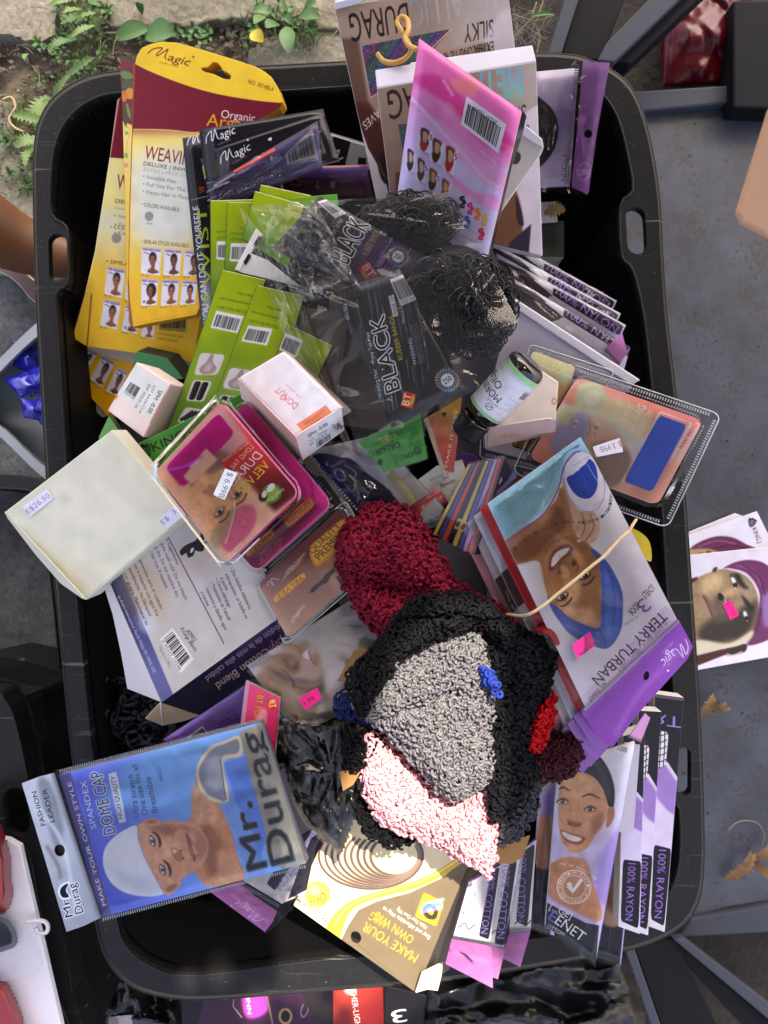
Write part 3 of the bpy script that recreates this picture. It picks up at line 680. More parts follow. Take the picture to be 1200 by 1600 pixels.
def tote(label, outl, inn, holes, zr, depth, shrink, centre, lip=.024, ribs=(), base_slab=True):
    t = thing('storage_tote', label, 'tote', W(*centre, zr - depth))
    O = spline(outl, 3); I = spline(inn, 3); O1 = spline(np.array(centre) + (np.array(outl) - centre) * .994, 3); I1 = spline(np.array(centre) + (np.array(inn) - centre) * 1.008, 3)
    rings = [[Vector(W(*p, zr)) for p in r] for r in [O1, I1] + [list(h) for h in holes]]
    tri = tessellate_polygon(rings); V = [p for r in rings for p in r]; F = [list(x) if (V[x[1]] - V[x[0]]).cross(V[x[2]] - V[x[0]]).z > 0 else list(x)[::-1] for x in tri]
    def ring(P): k = len(V); V.extend(P); return k
    def stitch(a, b, n, inv=False):
        for i in range(n):
            f = [a + i, a + (i + 1) % n, b + (i + 1) % n, b + i]; F.append(f[::-1] if inv else f)
    nO, nI = len(O), len(I)
    a = ring([W(*p, zr) for p in O1]); b = ring([W(*p, zr - .0025) for p in O]); c = ring([Vector(W(*p, zr - .0025)) - Vector((0, 0, lip)) for p in O]); d = ring([Vector(W(*p, zr - .0025)) * .992 - Vector((0, 0, lip)) for p in O])
    stitch(a, b, nO, True); stitch(b, c, nO, True); stitch(c, d, nO, True)
    a = ring([W(*p, zr) for p in I1]); b = ring([W(*p, zr - .003) for p in I]); c = ring([Vector(W(*p, zr - .003)) - Vector((0, 0, .012)) for p in I]); stitch(a, b, nI); stitch(b, c, nI)
    for h in holes:
        n = len(h); a = ring([W(*p, zr) for p in h]); b = ring([W(*p, zr) - Vector((0, 0, .008)) for p in h]); stitch(a, b, n)
    mesh('rim', V, F, BLK, t)
    tube('lip_bead', [W(*p, zr + .0005) for p in I1], .0013, BLK, t, 6, True, spl=1); tube('edge_bead', [W(*p, zr - .004) for p in O], .0012, BLK, t, 6, True, spl=1)
    C = Vector(W(*centre, 0)); V = []; F = []
    def sh(p, s, z): q = Vector(W(*p, zr)); return Vector((C.x + (q.x - C.x) * s, C.y + (q.y - C.y) * s, z))
    a = ring([sh(p, 1, zr - .01) for p in I]); b = ring([sh(p, .96, zr - depth * .5) for p in I]); c = ring([sh(p, shrink, zr - depth) for p in I]); stitch(a, b, nI); stitch(b, c, nI); F.append([c + i for i in range(nI)])
    mesh('tub', V, F, BLK_IN, t)
    V = []; F = []; a = ring([sh(p, 1.012, zr - .01) for p in I]); b = ring([sh(p, shrink + .012, zr - depth - .004) for p in I]); stitch(a, b, nI, True); F.append([b + i for i in range(nI)][::-1])
    mesh('outer_wall', V, F, BLK, t)
    for (x0, y0, x1, y1) in ribs:
        tube('wall_rib', [W(x0, y0, zr - .03), W(x1, y1, zr - .16)], .003, BLK_IN, t, spl=1)
    return t
stad = lambda x0, y0, x1, y1, sk=0: [(p[0] + sk * (p[1] - y0) / (y1 - y0), p[1]) for p in rrect(x0, y0, x1, y1, (x1 - x0) / 2, 7)]
MAIN = tote('large black plastic storage tote heaped with hair accessories', OUT, INN, [stad(75, 365, 104, 441, 2), stad(977, 324, 1008, 397, 4), stad(1058, 1168, 1080, 1243, 0)], 0.0, .325, .86, (575, 800),
            ribs=[(990 + i * 4, 430 + i * 36, 955 + i * 3, 452 + i * 34) for i in range(6)])
SO = [(-300, 1076), (-30, 1076), (8, 1092), (26, 1130), (44, 1212), (52, 1250), (66, 1310), (88, 1410), (112, 1550), (135, 1720), (-300, 1720)]
SI = [(-300, 1110), (-40, 1110), (-22, 1130), (-12, 1200), (-20, 1222), (-16, 1300), (16, 1322), (42, 1330), (56, 1400), (84, 1550), (104, 1690), (-300, 1690)]
tote('second black tote at the lower left with an oval handle slot', SO, SI, [stad(3, 1231, 42, 1306, 6)], -.02, .3, .88, (-150, 1400))
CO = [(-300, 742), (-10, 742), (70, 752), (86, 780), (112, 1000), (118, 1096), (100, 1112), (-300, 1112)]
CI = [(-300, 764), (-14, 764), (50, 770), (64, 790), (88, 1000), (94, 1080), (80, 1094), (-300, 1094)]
tote('added black tote shape for the dark shadowed gap left of the large tote', CO, CI, [], -.22, .2, .9, (-120, 930))  # added where the gap beside the large tote lies in dark shadow

# clear food tub with blue packets, on the left
tub = thing('clear_tub', 'clear plastic tub of blue packets left of the tote', 'tub', W(20, 600, -.3))
TP = tilt((0, 600, -.235), (60, 500, -.235), (60, 700, -.235)); TW = mat('frosted_tub_plastic', (140, 150, 156), .25, spec=.6)
to = spline([(-120, 640), (-40, 596), (40, 520), (72, 498), (100, 520), (128, 700), (110, 770), (60, 740), (-20, 668)], 4); tc_ = to.mean(0)
slab('tub_rim', to, TP, .006, TW, TW, tub, holes=[tc_ + (to - tc_) * .8], bevel=.0015)
V = []; F = []
for s, z in ((.8, -.002), (.72, -.07)): V += [tuple(x) for x in TP.world(tc_ + (to - tc_) * s, z)]
n = len(to)
for i in range(n): F.append([i, (i + 1) % n, n + (i + 1) % n, n + i])
F.append(list(range(n, 2 * n))); mesh('tub_body', V, F, TW, tub)
BLU = mat('blue_glossy_packet', (38, 40, 168), .15, spec=.7, bump=(30, .5, .004), coat=.5)
for i, (x, y, r, a) in enumerate(((40, 560, 26, 10), (62, 590, 26, 70), (36, 600, 24, -30), (70, 640, 26, 40), (50, 640, 20, 0), (86, 600, 26, 90))):
    z = -.26 + .006 * i; q = ell(x, y, r, r * .6, a, 4)
    o = grid('blue_packet', ell(x, y, r * 1.3, r * .9, a + 45, 4), flat(z), 10, 10, BLU, None, dz=lambda u, v, i=i: .014 * math.sin(math.pi * u) * math.sin(math.pi * v) + ridged(2, .006, i)(u, v), thick=.004)
    tag(o, 'shiny blue packet inside the clear tub at left', 'packet', 'blue packets in the clear tub')

# someone sitting to the left: lower leg and slipper
pers = thing('person', 'bare brown lower leg in a pale slipper left of the tote', 'person', W(20, 400, GZ))
SKIN = mat('brown_skin', (112, 72, 44), .5, vary=.12, vscale=25, bump=(200, .15, .0006))
me = bpy.data.meshes.new('leg'); bm = bmesh.new()
pts = [(W(-180, 250, -.20), .052), (W(-100, 300, -.24), .056), (W(-30, 350, -.28), .050), (W(20, 378, -.315), .043), (W(70, 396, -.335), .036), (W(110, 404, -.345), .028), (W(140, 410, -.35), .018)]
vsx = [bm.verts.new(p - OFF['person']) for p, _ in pts]
for a, b in zip(vsx, vsx[1:]): bm.edges.new((a, b))
bm.to_mesh(me); bm.free(); leg = bpy.data.objects.new('leg', me); COL.objects.link(leg); leg.parent = pers
sk = leg.modifiers.new('skin', 'SKIN'); leg.modifiers.new('sub', 'SUBSURF').levels = 2; leg.modifiers['sub'].render_levels = 2
for i, (p, r) in enumerate(pts): me.skin_vertices[0].data[i].radius = (r, r)
me.skin_vertices[0].data[0].use_root = True; me.materials.append(SKIN)
leg.modifiers['skin'].use_smooth_shade = True
slab('slipper_sole', spline([(-40, 380), (20, 408), (60, 440), (120, 430), (120, 480), (58, 474), (24, 440), (-10, 420), (-60, 410)], 5), tilt((0, 410, GZ + .035), (60, 460, GZ + .03), (100, 400, GZ + .03)), .02, mat('dusty_pink_foam', (120, 96, 90), .8), mat('white_foam_edge', (220, 216, 212), .7), pers, bevel=.003)
# out-of-focus carton corner close to the camera at right
cart = slab('carton', [(1203, 165), (1330, 190), (1330, 420), (1203, 371), (1160, 348), (1151, 331)], flat(.33), .003, mat('tan_carton', (180, 140, 110), .7, bump=(40, .2, .001)), mat('tan_carton_side', (176, 134, 100), .7), bevel=.003)
tag(cart, 'blurred tan carton corner close up at the right edge', 'carton')
# ------------------------------------------------------------------ contents: yellow net boxes
YEL = (250, 200, 48); MAR = (122, 22, 42)
YSIDE = mat('yellow_box_edge', (214, 150, 28), .6); GREYB = mat('grey_board_inside', (196, 186, 170), .8)
def thumbs(c, quads, seed):
    r = random.Random(seed)
    for k, q in enumerate(quads):
        c.thumb(q, r.choice(((168, 104, 72), (146, 90, 62), (120, 74, 54))), (34, 24, 22), style=(0, 0, 2, 1, 0, 0)[k % 6])
        c.small(bil(q, (0, 1.09))[0], bil(q, (.4, 1.09))[0], 3.5, (90, 70, 20), .8, 'No.20')
def yellow_base(c, top0, top1, mid_, bot):
    c.grad(None, top1, (236, 226, 178), bot, YEL)
# back box
pl2 = tilt((185, 155, .022), (330, 480, -.02), (125, 535, -.028))
o2 = [(183, 156), (190, 150), (345, 470), (312, 500), (303, 566), (226, 554), (135, 541), (112, 527), (133, 455), (148, 392), (171, 246)]
c = Canvas(pl2, o2, YEL); c.grad(None, (160, 290), (246, 232, 150), (150, 480), (249, 198, 50))
c.grad([(140, 330), (330, 330), (330, 420), (130, 420)], (165, 330), (228, 226, 206), (150, 450), (246, 200, 60), soft=14, alpha=.8)
c.fill([(180, 140), (230, 140), (230, 250), (170, 246)], MAR); c.line([(185, 150), (170, 246), (148, 392), (133, 455), (112, 527)], 5, (250, 236, 190), alpha=.6)
c.text('WEAVING', (182, 295), (262, 302), 23, MAR, 1); c.text('DELUXE', (180, 305 + 12), (222, 321), 6, (60, 60, 40), .5); c.small((180, 327), (225, 331), 5, (150, 150, 110), .7)
for i, s in enumerate(('• Invisible Net', '• Full Size For', '• Keeps Hair In')): c.text(s, (178, 316 + 24 + i * 13), (240, 345 + i * 13), 6, (110, 110, 80), 0, .8)
c.text('• COLORS AVAILABLE', (172, 357), (260, 366), 6, (70, 70, 50), .5); c.ell(182, 372, 7.5, 8, (150, 150, 140))
c.text('• SIMILAR STYLES', (166, 411), (240, 421), 6, (90, 70, 20), .3)
thumbs(c, [[(168, 416), (196, 422), (190, 466), (163, 459)], [(200, 424), (224, 430), (218, 474), (195, 468)], [(163, 467), (189, 473), (183, 515), (156, 508)], [(197, 476), (222, 482), (214, 522), (190, 517)], [(226, 500), (242, 505), (240, 530), (220, 526)]], 2)
c.bars([(247, 500), (293, 494), (291, 519), (248, 515)], bgc=(190, 160, 80)); c.small((246, 522), (286, 528), 4, (120, 90, 20)); c.small((246, 530), (276, 535), 4, (120, 90, 20))
c.line([(143, 459), (136, 541)], 2.2, (150, 78, 20)); c.line([(133, 457), (113, 527)], 1.6, (120, 60, 30))
t = thing('hair_net_box', 'yellow and maroon hair net box tucked behind the hang-tab box', 'box', mid(pl2, o2), 'yellow hair net boxes at the upper left')
slab('carton_front', o2, pl2, .018, print_mat('net_box_back_print', c, .4, .15), YSIDE, t, c, bevel=.0006)
slab('bottom_flap', [(135, 541), (180, 545), (303, 566), (295, 578), (230, 571), (160, 556)], pl2, .0006, GREYB, GREYB, t, off=-.012)
# lower box
pl3 = tilt((110, 533, -.05), (215, 567, -.045), (120, 605, -.052))
o3 = [(110, 533), (217, 566), (192, 604), (168, 650), (128, 606), (80, 573)]
c = Canvas(pl3, o3, (244, 182, 26)); c.grad(None, (110, 540), (246, 196, 50), (160, 650), (236, 166, 20))
thumbs(c, [[(137, 545), (152, 552), (134, 582), (115, 569)], [(160, 556), (180, 566), (160, 606), (141, 592)], [(183, 574), (200, 582), (184, 620), (165, 611)]], 5)
t = thing('hair_net_box', 'yellow hair net box lying lowest with three portraits showing', 'box', mid(pl3, o3), 'yellow hair net boxes at the upper left')
slab('carton_front', o3, pl3, .02, print_mat('net_box_low_print', c, .4, .15), YSIDE, t, c, bevel=.0006)
slab('bottom_flap', [(82, 574), (128, 607), (168, 650), (160, 652), (120, 618), (84, 582)], pl3, .0006, GREYB, GREYB, t, off=-.008)
# front box with the hang tab
pl1 = tilt((215, 90, .038), (440, 160, .045), (207, 511, .004))
tab = [(211, 98), (214, 86), (222, 74), (234, 69), (250, 65), (275, 66), (305, 74), (337, 84), (370, 94), (400, 104), (414, 112), (424, 120), (434, 136), (441, 155), (442, 161), (437, 169)]
front = tab + [(400, 190), (380, 300), (330, 440), (307, 492), (230, 506), (208, 511), (203, 470), (201, 435), (203, 330), (207, 205)]
hole = [(314, 106), (325, 105), (330, 100), (333, 97), (340, 98), (345, 104), (347, 109), (358, 115), (361, 119), (359, 124), (350, 123), (335, 116), (317, 111)]
c = Canvas(pl1, front, YEL, 1.6)
c.grad(None, (205, 215), (250, 226, 120), (205, 500), (248, 192, 46))
c.grad([(190, 230), (350, 230), (350, 420), (190, 420)], (250, 230), (240, 228, 160), (255, 430), (246, 205, 80), soft=10, alpha=.7)
c.blob([(215, 250), (310, 240), (320, 320), (300, 385), (215, 380), (205, 310)], (226, 229, 224), soft=26, alpha=.9)
c.fill([(190, 40), (460, 40), (460, 200), (430, 190), (330, 205), (290, 207), (260, 203), (190, 202)], MAR)
c.grad([(190, 90), (460, 90), (460, 210), (190, 210)], (200, 200), (132, 26, 46), (420, 150), (110, 18, 40), soft=8, alpha=.5)
c.fill(list(spline([(190, 88), (211, 100), (240, 114), (290, 133), (340, 147), (400, 157), (445, 161), (470, 160)], 6, False)) + [(470, 20), (190, 20)], (251, 207, 58))
c.line([(207, 202), (260, 203), (300, 207), (330, 206)], 1.5, (236, 206, 120), curve=True)
c.script((230, 86), (300, 105), 16, (92, 30, 30), w=1.5); c.text('NO. 3014BLA', (387, 130), (427, 143), 6.5, (100, 56, 20), .3)
c.text('Organic', (345, 184), (398, 191), 13, (244, 240, 236), .8); c.text('Argan', (322, 196), (390, 204), 19, (240, 176, 30), 1.2)
c.text('WEAVING NET', (225, 248), (352, 268), 21, (140, 32, 40), 1.4); c.text('DELUXE | INVISIBLE', (224, 258), (312, 272), 6, (66, 62, 40), .8); c.small((224, 267), (312, 280), 5.5, (170, 168, 130), .8, 'EXTRA LARGE DELUXE')
for s, a, b, e in (('• Invisible Net', (223, 278), (275, 287), .9), ('• Full Size For The Perfect', (223, 290), (318, 304), .9), ('• Keeps Hair In Place', (223, 302), (295, 312), .9)): c.text(s, a, b, 6.2, (120, 118, 96), .1, e)
c.text('• COLORS AVAILABLE :', (221, 322), (282, 331), 6, (90, 86, 66), .5); c.ell(233, 338, 6.8, 7.4, (150, 152, 148)); c.small((229, 350), (238, 351), 3.4, (100, 100, 90), .8, 'Black')
c.text('• SIMILAR STYLES AVAILABLE :', (221, 380), (297, 387), 6, (110, 84, 26), .5)
thumbs(c, [[(222, 386), (252, 389), (250, 431), (220, 427)], [(257, 389), (284, 391), (281, 431), (255, 430)], [(289, 391), (316, 393), (312, 432), (286, 431)], [(221, 435), (247, 437), (245, 477), (220, 478)], [(254, 437), (280, 438), (277, 476), (251, 478)], [(285, 438), (308, 440), (305, 475), (281, 477)]], 9)
c.line([(212, 505), (303, 489)], 1.2, (214, 150, 20), alpha=.6)
t = thing('hair_net_box', 'yellow and maroon hair net box with a slotted hang tab', 'box', mid(pl1, front), 'yellow hair net boxes at the upper left')
slab('carton_front', front, pl1, .014, print_mat('net_box_front_print', c, .38, .2), YSIDE, t, c, holes=[hole], bevel=.0006)
plS = tilt((209, 100, .036), (199, 440, .004), (187, 102, .028)); so = [(187, 101), (194, 92), (209, 99), (206, 205), (202, 330), (200.3, 438), (198, 436), (196, 330), (191, 160)]
c = Canvas(plS, so, (238, 200, 70)); c.grad(None, (195, 200), (240, 214, 120), (198, 420), (236, 180, 40)); c.fill([(180, 80), (215, 80), (212, 198), (184, 186)], (118, 24, 44))
c.blob([(189, 112), (200, 112), (209, 120), (198, 124), (190, 120)], (98, 132, 60)); c.blob([(190, 132), (196, 124), (205, 126), (206, 142), (197, 143)], (70, 84, 52)); c.ell(203, 146, 7, 9, (222, 142, 54)); c.ell(194, 150, 5, 9, (206, 120, 40))
c.blob([(191, 160), (197, 175), (198, 198), (193, 190)], (60, 70, 40)); c.blob([(197, 160), (203, 172), (204, 186), (199, 178)], (110, 140, 60)); c.line([(196, 195), (203, 205), (198, 225), (199, 250)], 1.6, (226, 190, 60), curve=True); c.ell(198, 208, 3, 3, (150, 170, 70)); c.ell(197, 243, 3, 4, (120, 170, 80)); c.ell(197, 258, 4, 4, (222, 150, 120))
slab('carton_side', so, plS, .003, print_mat('net_box_side_print', c, .4, .15), YSIDE, t, c)
slab('side_flap', [(199, 435), (203.5, 437), (209, 512), (202, 505)], tilt((199, 435, .0), (203, 437, .002), (205, 510, -.004)), .004, mat('brown_fold', (150, 92, 34), .7), YSIDE, t)

# ------------------------------------------------------------------ black sachets behind, purple packs
BLKE = mat('black_board_edge', (16, 15, 18), .5); SACH = ('black glossy', )
def black_pack(label, quad, z3, art, tagn='card', thick=.006, seed=1, grp='black sachets of do-it-yourself hair kits'):
    pl = tilt(*z3); c = Canvas(pl, quad, (24, 21, 28), 1.5); art(c)
    t = thing('hair_kit_sachet', label, 'sachet', mid(pl, quad), grp)
    grid('card', quad, pl, 8, 12, print_mat('sachet_print', c, .22, .4), t, c, dz=gentle(.003, seed), thick=thick, mside=mat('grey_card_edge', (150, 148, 150), .6))
    return t
def artA(c):
    c.script((293, 229), (340, 216), 14, (236, 234, 238), w=1.4); c.line([(298, 313), (330, 305)], 1, (170, 170, 180))
    c.grad([(312, 400), (345, 380), (345, 520), (318, 530)], (310, 400), (24, 21, 28), (315, 470), (150, 138, 160), soft=8)
    c.text('YOU CAN DO IT YOURSELF', (328, 505), (311, 322), 10, (236, 236, 240), .9)
    c.text('TWIST', (334, 480), (322, 320), 15, (146, 170, 40), 1.2); c.text('W', (321, 300), (319, 290), 10, (210, 74, 30), 1.2); c.ell(326, 265, 4, 10, (140, 170, 50), rot=-20)
black_pack('black sachet reading do it yourself up its left edge', [(285, 216), (420, 190), (470, 430), (316, 520)], ((285, 216, .042), (420, 190, .044), (326, 500, .03)), artA, seed=3)
black_pack('small black sachet corner below the first magic sachet', [(313, 248), (420, 222), (440, 330), (331, 330)], ((313, 248, .049), (420, 222, .05), (331, 330, .047)), lambda c: (c.script((320, 283), (380, 262), 15, (236, 234, 238), w=1.4), c.ell(318, 266, 4, 8, (140, 165, 50))), seed=4, thick=.003)
black_pack('black sachet with white script, uppermost of the fan', [(311, 203), (505, 170), (520, 250), (322, 285)], ((311, 203, .053), (500, 172, .056), (320, 285, .052)), lambda c: c.script((323, 227), (372, 207), 17, (238, 236, 240), w=1.5), seed=5, thick=.003)
black_pack('black sachet with white script in front of the uppermost one', [(333, 234), (506, 176), (530, 250), (342, 290)], ((333, 234, .058), (500, 178, .062), (342, 290, .056)), lambda c: (c.script((346, 258), (396, 232), 16, (238, 236, 240), w=1.5), c.blob([(418, 218), (424, 214), (424, 220)], (230, 220, 200), n=2)), seed=6, thick=.003)
# black and white carton sunk in shadow
pl = tilt((498, 206, -.005), (570, 228, -.005), (500, 262, -.02)); q = [(496, 205), (572, 228), (576, 266), (499, 262)]
c = Canvas(pl, q, (186, 178, 180), 1.6); c.fill([(523, 206), (548, 222), (538, 262), (510, 262)], (30, 26, 30)); c.fill([(547, 225), (576, 230), (580, 262), (540, 258)], (190, 186, 176)); c.text('N', (537, 247), (530, 233), 13, (238, 238, 236), 1.6); c.fill([(560, 246), (572, 247), (572, 262), (558, 262)], (24, 22, 24)); c.fill([(524, 250), (540, 255), (540, 262), (520, 262)], (24, 22, 24))
t = thing('small_carton', 'black and white carton with a letter N sunk in shadow', 'box', mid(pl, q)); slab('carton_front', q, pl, .02, print_mat('n_carton_print', c), WHITE_EDGE, t, c, bevel=.0006)
# purple pouches
pl = tilt((434, 262, .036), (572, 257, .034), (434, 310, .03)); q = [(434, 262), (572, 257), (584, 312), (432, 312)]
c = Canvas(pl, q, (74, 34, 82)); c.grad(None, (450, 258), (96, 72, 140), (450, 290), (60, 18, 52)); c.line([(434, 263), (572, 258)], 2, (230, 96, 74)); c.text('Onity', (452, 291), (500, 288), 11, (196, 130, 50), .6, .8, shear=.3); c.ell(520, 288, 4, 6, (150, 80, 120))
t = thing('headwear_pouch', 'wide purple pouch with gold script below the lettered carton', 'pouch', mid(pl, q), 'purple headwear pouches'); grid('card', q, pl, 8, 6, print_mat('gold_script_pouch_print', c, .3, .3), t, c, dz=gentle(.003, 8), thick=.004, mside=BLKE); sleeve(t, expand(q, 1.03), pl, seed=2.2)
pl = tilt((330, 285, .066), (497, 190, .07), (332, 318, .062)); q = [(327, 288), (496, 189), (504, 262), (331, 330)]
c = Canvas(pl, q, (84, 72, 118)); c.grad(None, (340, 330), (66, 52, 96), (480, 210), (110, 98, 150)); c.fill([(330, 282), (497, 186), (498, 194), (330, 290)], (66, 24, 74))
c.line([(366, 269), (430, 233)], 5, (244, 96, 74)); c.line([(334, 291), (367, 271)], 4, (206, 202, 220)); c.bars([(446, 240), (488, 201), (498, 250), (449, 258)], bgc=(196, 190, 204))
c.text('M&M HEADGEAR INC.', (437, 262), (347, 305), 7.5, (196, 190, 210), .5, .9); c.small((430, 284), (356, 318), 5, (170, 160, 190), .6); c.fill([(420, 242), (436, 238), (438, 252), (424, 258)], (120, 110, 170)); c.text('M&M', (437, 242), (422, 248), 7, (220, 214, 232), .6)
t = thing('headwear_pouch', 'purple pouch with orange strip and barcode in a clear sleeve', 'pouch', mid(pl, q), 'purple headwear pouches'); grid('card', q, pl, 10, 6, print_mat('headgear_pouch_print', c, .3, .3), t, c, dz=gentle(.003, 5), thick=.004, mside=BLKE); sleeve(t, expand(q, 1.06), pl, seed=3.1, amp=.004, fm=FILM_CRUMPLE)

# ------------------------------------------------------------------ green boxes
GREEN = (140, 166, 30); GE = mat('dark_green_edge', (40, 44, 20), .6); GE2 = mat('white_green_edge', (226, 230, 200), .6)
def green_box(label, q, z3, extra, thick=.016, flip=0):
    pl = tilt(*z3); c = Canvas(pl, q, GREEN, 1.4); q = np.array(q, float)
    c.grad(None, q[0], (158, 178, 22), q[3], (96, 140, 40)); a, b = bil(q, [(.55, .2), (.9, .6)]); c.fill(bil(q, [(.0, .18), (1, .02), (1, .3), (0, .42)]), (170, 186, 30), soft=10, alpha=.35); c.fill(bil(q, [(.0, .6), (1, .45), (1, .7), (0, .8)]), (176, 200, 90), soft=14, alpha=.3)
    c.line([q[0], q[1]], 2.2, (232, 236, 196)); c.line([q[0], q[3]], 1.6, (30, 34, 16)); extra(c, q)
    t = thing('hair_kit_box', label, 'box', mid(pl, q), 'lime green hair kit boxes')
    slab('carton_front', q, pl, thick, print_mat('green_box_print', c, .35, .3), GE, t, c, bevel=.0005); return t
def art_bar(code, p, w, d, pics=()):
    def f(c, q):
        c.bars(code, n=26, top=True, bgc=(232, 232, 226)); c.small(*p, w, (40, 60, 16), .8, 'Pkg by Sales Niles, IL 60714'); 
        P = [np.array(x, float) + d for x in p]; c.small(*P, w, (40, 60, 16), .8, 'www.products.com'); P = [np.array(x, float) + 2 * np.array(d) for x in p]; c.small(P[0], (P[0] + P[1]) / 2, w, (40, 60, 16), .8, 'Made in China')
        for i, pq in enumerate(pics):
            c.fill(rquad(pq, .16), (214, 210, 206)); g = lambda *uv: bil(pq, uv)
            if i == 0: c.blob(g((.42, .05), (.55, .05), (.62, .4), (.85, .65), (.75, .92), (.35, .95), (.15, .7), (.35, .4)), (164, 146, 138)); c.blob(g((.45, .45), (.6, .5), (.6, .8), (.35, .8)), (196, 182, 174), soft=2)
            elif i == 1:
                for k in (0, 1): c.fill(bil(pq, rrect(.12 + .40 * k, .06, .46 + .40 * k, .94, .12)), (22, 20, 22)); c.line(g((.2 + .4 * k, .12), (.2 + .4 * k, .85)), 1.4, (86, 84, 88), alpha=.8)
            else:
                for k in (0, 1, 2): c.line(g((.12 + .2 * k, .85), (.5 + .18 * k, .2)), 5, (26, 24, 26)); c.line(g((.12 + .2 * k, .8), (.45 + .18 * k, .25)), 1, (90, 88, 92))
    return f
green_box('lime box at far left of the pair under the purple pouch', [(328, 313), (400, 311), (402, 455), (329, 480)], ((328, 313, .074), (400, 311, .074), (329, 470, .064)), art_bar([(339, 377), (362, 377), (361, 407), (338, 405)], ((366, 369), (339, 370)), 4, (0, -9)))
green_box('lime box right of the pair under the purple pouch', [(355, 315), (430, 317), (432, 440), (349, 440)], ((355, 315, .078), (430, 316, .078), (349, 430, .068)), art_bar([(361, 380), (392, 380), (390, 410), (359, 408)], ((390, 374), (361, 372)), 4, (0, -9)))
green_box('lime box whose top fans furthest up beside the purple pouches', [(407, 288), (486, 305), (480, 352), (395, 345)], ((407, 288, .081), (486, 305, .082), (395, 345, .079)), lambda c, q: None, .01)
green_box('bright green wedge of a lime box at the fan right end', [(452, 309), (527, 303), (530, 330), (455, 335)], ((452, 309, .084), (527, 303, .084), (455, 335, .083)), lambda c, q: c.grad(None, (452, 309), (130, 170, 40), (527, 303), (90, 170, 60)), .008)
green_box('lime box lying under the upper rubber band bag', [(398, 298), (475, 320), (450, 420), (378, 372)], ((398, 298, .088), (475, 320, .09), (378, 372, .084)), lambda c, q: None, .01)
# open white tray with black inside
pl = tilt((400, 358, .088), (470, 446, .088), (368, 424, .086)); q = [(400, 356), (410, 366), (374, 424), (366, 421)]
t = thing('open_carton', 'open white carton with a black hollow beside the lime boxes', 'box', mid(pl, q))
slab('side_panel', q, pl, .012, WHITE_EDGE, WHITE_EDGE, t, bevel=.0005); slab('front_panel', [(393, 396), (418, 406), (470, 448), (374, 425)], pl, .002, mat('white_inner_board', (214, 212, 206), .7), WHITE_EDGE, t)
slab('hollow', [(410, 367), (430, 372), (476, 446), (418, 405), (394, 395)], pl, .006, BLK_IN, BLK_IN, t, off=-.004)
for i, (x, y) in enumerate(((404, 368), (388, 396))): slab('slot', [(x, y), (x + 4, y + 4), (x - 4, y + 18), (x - 8, y + 14)], pl, .0008, BLK_IN, BLK_IN, t, off=.0006)
P3 = [[(313, 551), (352, 554), (340, 586), (303, 586)], [(302, 593), (332, 596), (318, 628), (290, 626)], [(290, 636), (320, 640), (306, 662), (276, 660)]]
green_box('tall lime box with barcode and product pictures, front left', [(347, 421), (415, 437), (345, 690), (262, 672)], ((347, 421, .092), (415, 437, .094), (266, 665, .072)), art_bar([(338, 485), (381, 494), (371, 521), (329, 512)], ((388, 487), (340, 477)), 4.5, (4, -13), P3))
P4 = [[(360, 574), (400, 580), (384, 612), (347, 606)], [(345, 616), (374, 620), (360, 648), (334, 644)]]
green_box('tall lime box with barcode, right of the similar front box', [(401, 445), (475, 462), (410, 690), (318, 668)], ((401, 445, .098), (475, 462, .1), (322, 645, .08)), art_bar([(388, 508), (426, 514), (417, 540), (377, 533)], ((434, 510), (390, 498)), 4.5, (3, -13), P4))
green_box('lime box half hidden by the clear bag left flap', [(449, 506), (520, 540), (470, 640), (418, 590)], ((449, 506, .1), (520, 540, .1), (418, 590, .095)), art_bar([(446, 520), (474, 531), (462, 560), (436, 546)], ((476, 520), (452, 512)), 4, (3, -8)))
pl = tilt((213, 550, .0), (285, 590, .0), (210, 585, -.01)); q = [(213, 549), (262, 560), (287, 592), (230, 600), (205, 578)]
t = thing('green_carton', 'small dark green carton corner behind the contact lens box', 'box', mid(pl, q[:4])); slab('carton_front', q, pl, .02, mat('green_carton_board', (38, 128, 44), .4, coat=.3), GE, t, bevel=.0006)
# king.j green carton
pl = tilt((203, 699, .082), (376, 616, .09), (250, 770, .076)); q = [(203, 699), (376, 615), (402, 672), (256, 778)]
c = Canvas(pl, q, (62, 142, 48)); c.grad(None, (220, 690), (70, 152, 54), (330, 720), (48, 124, 40)); c.line([(203, 699), (376, 615)], 1.6, (140, 196, 110)); c.shield(226, 705, 12, -24, (22, 34, 22), (96, 150, 86)); c.text('KING.J', (240, 706), (300, 680), 14, (20, 30, 18), .6)
t = thing('green_carton', 'bright green carton with a crest and black capital lettering', 'box', mid(pl, q)); slab('carton_front', q, pl, .02, print_mat('crest_carton_print', c, .4, .2), mat('green_edge', (44, 110, 36), .5), t, c, bevel=.0006)
slab('carton_side', [(170, 650), (203, 698), (250, 775), (200, 740), (154, 684)], tilt((168, 654, .06), (203, 698, .08), (154, 684, .05)), .004, mat('green_side', (54, 138, 46), .45, coat=.2), GE, t)

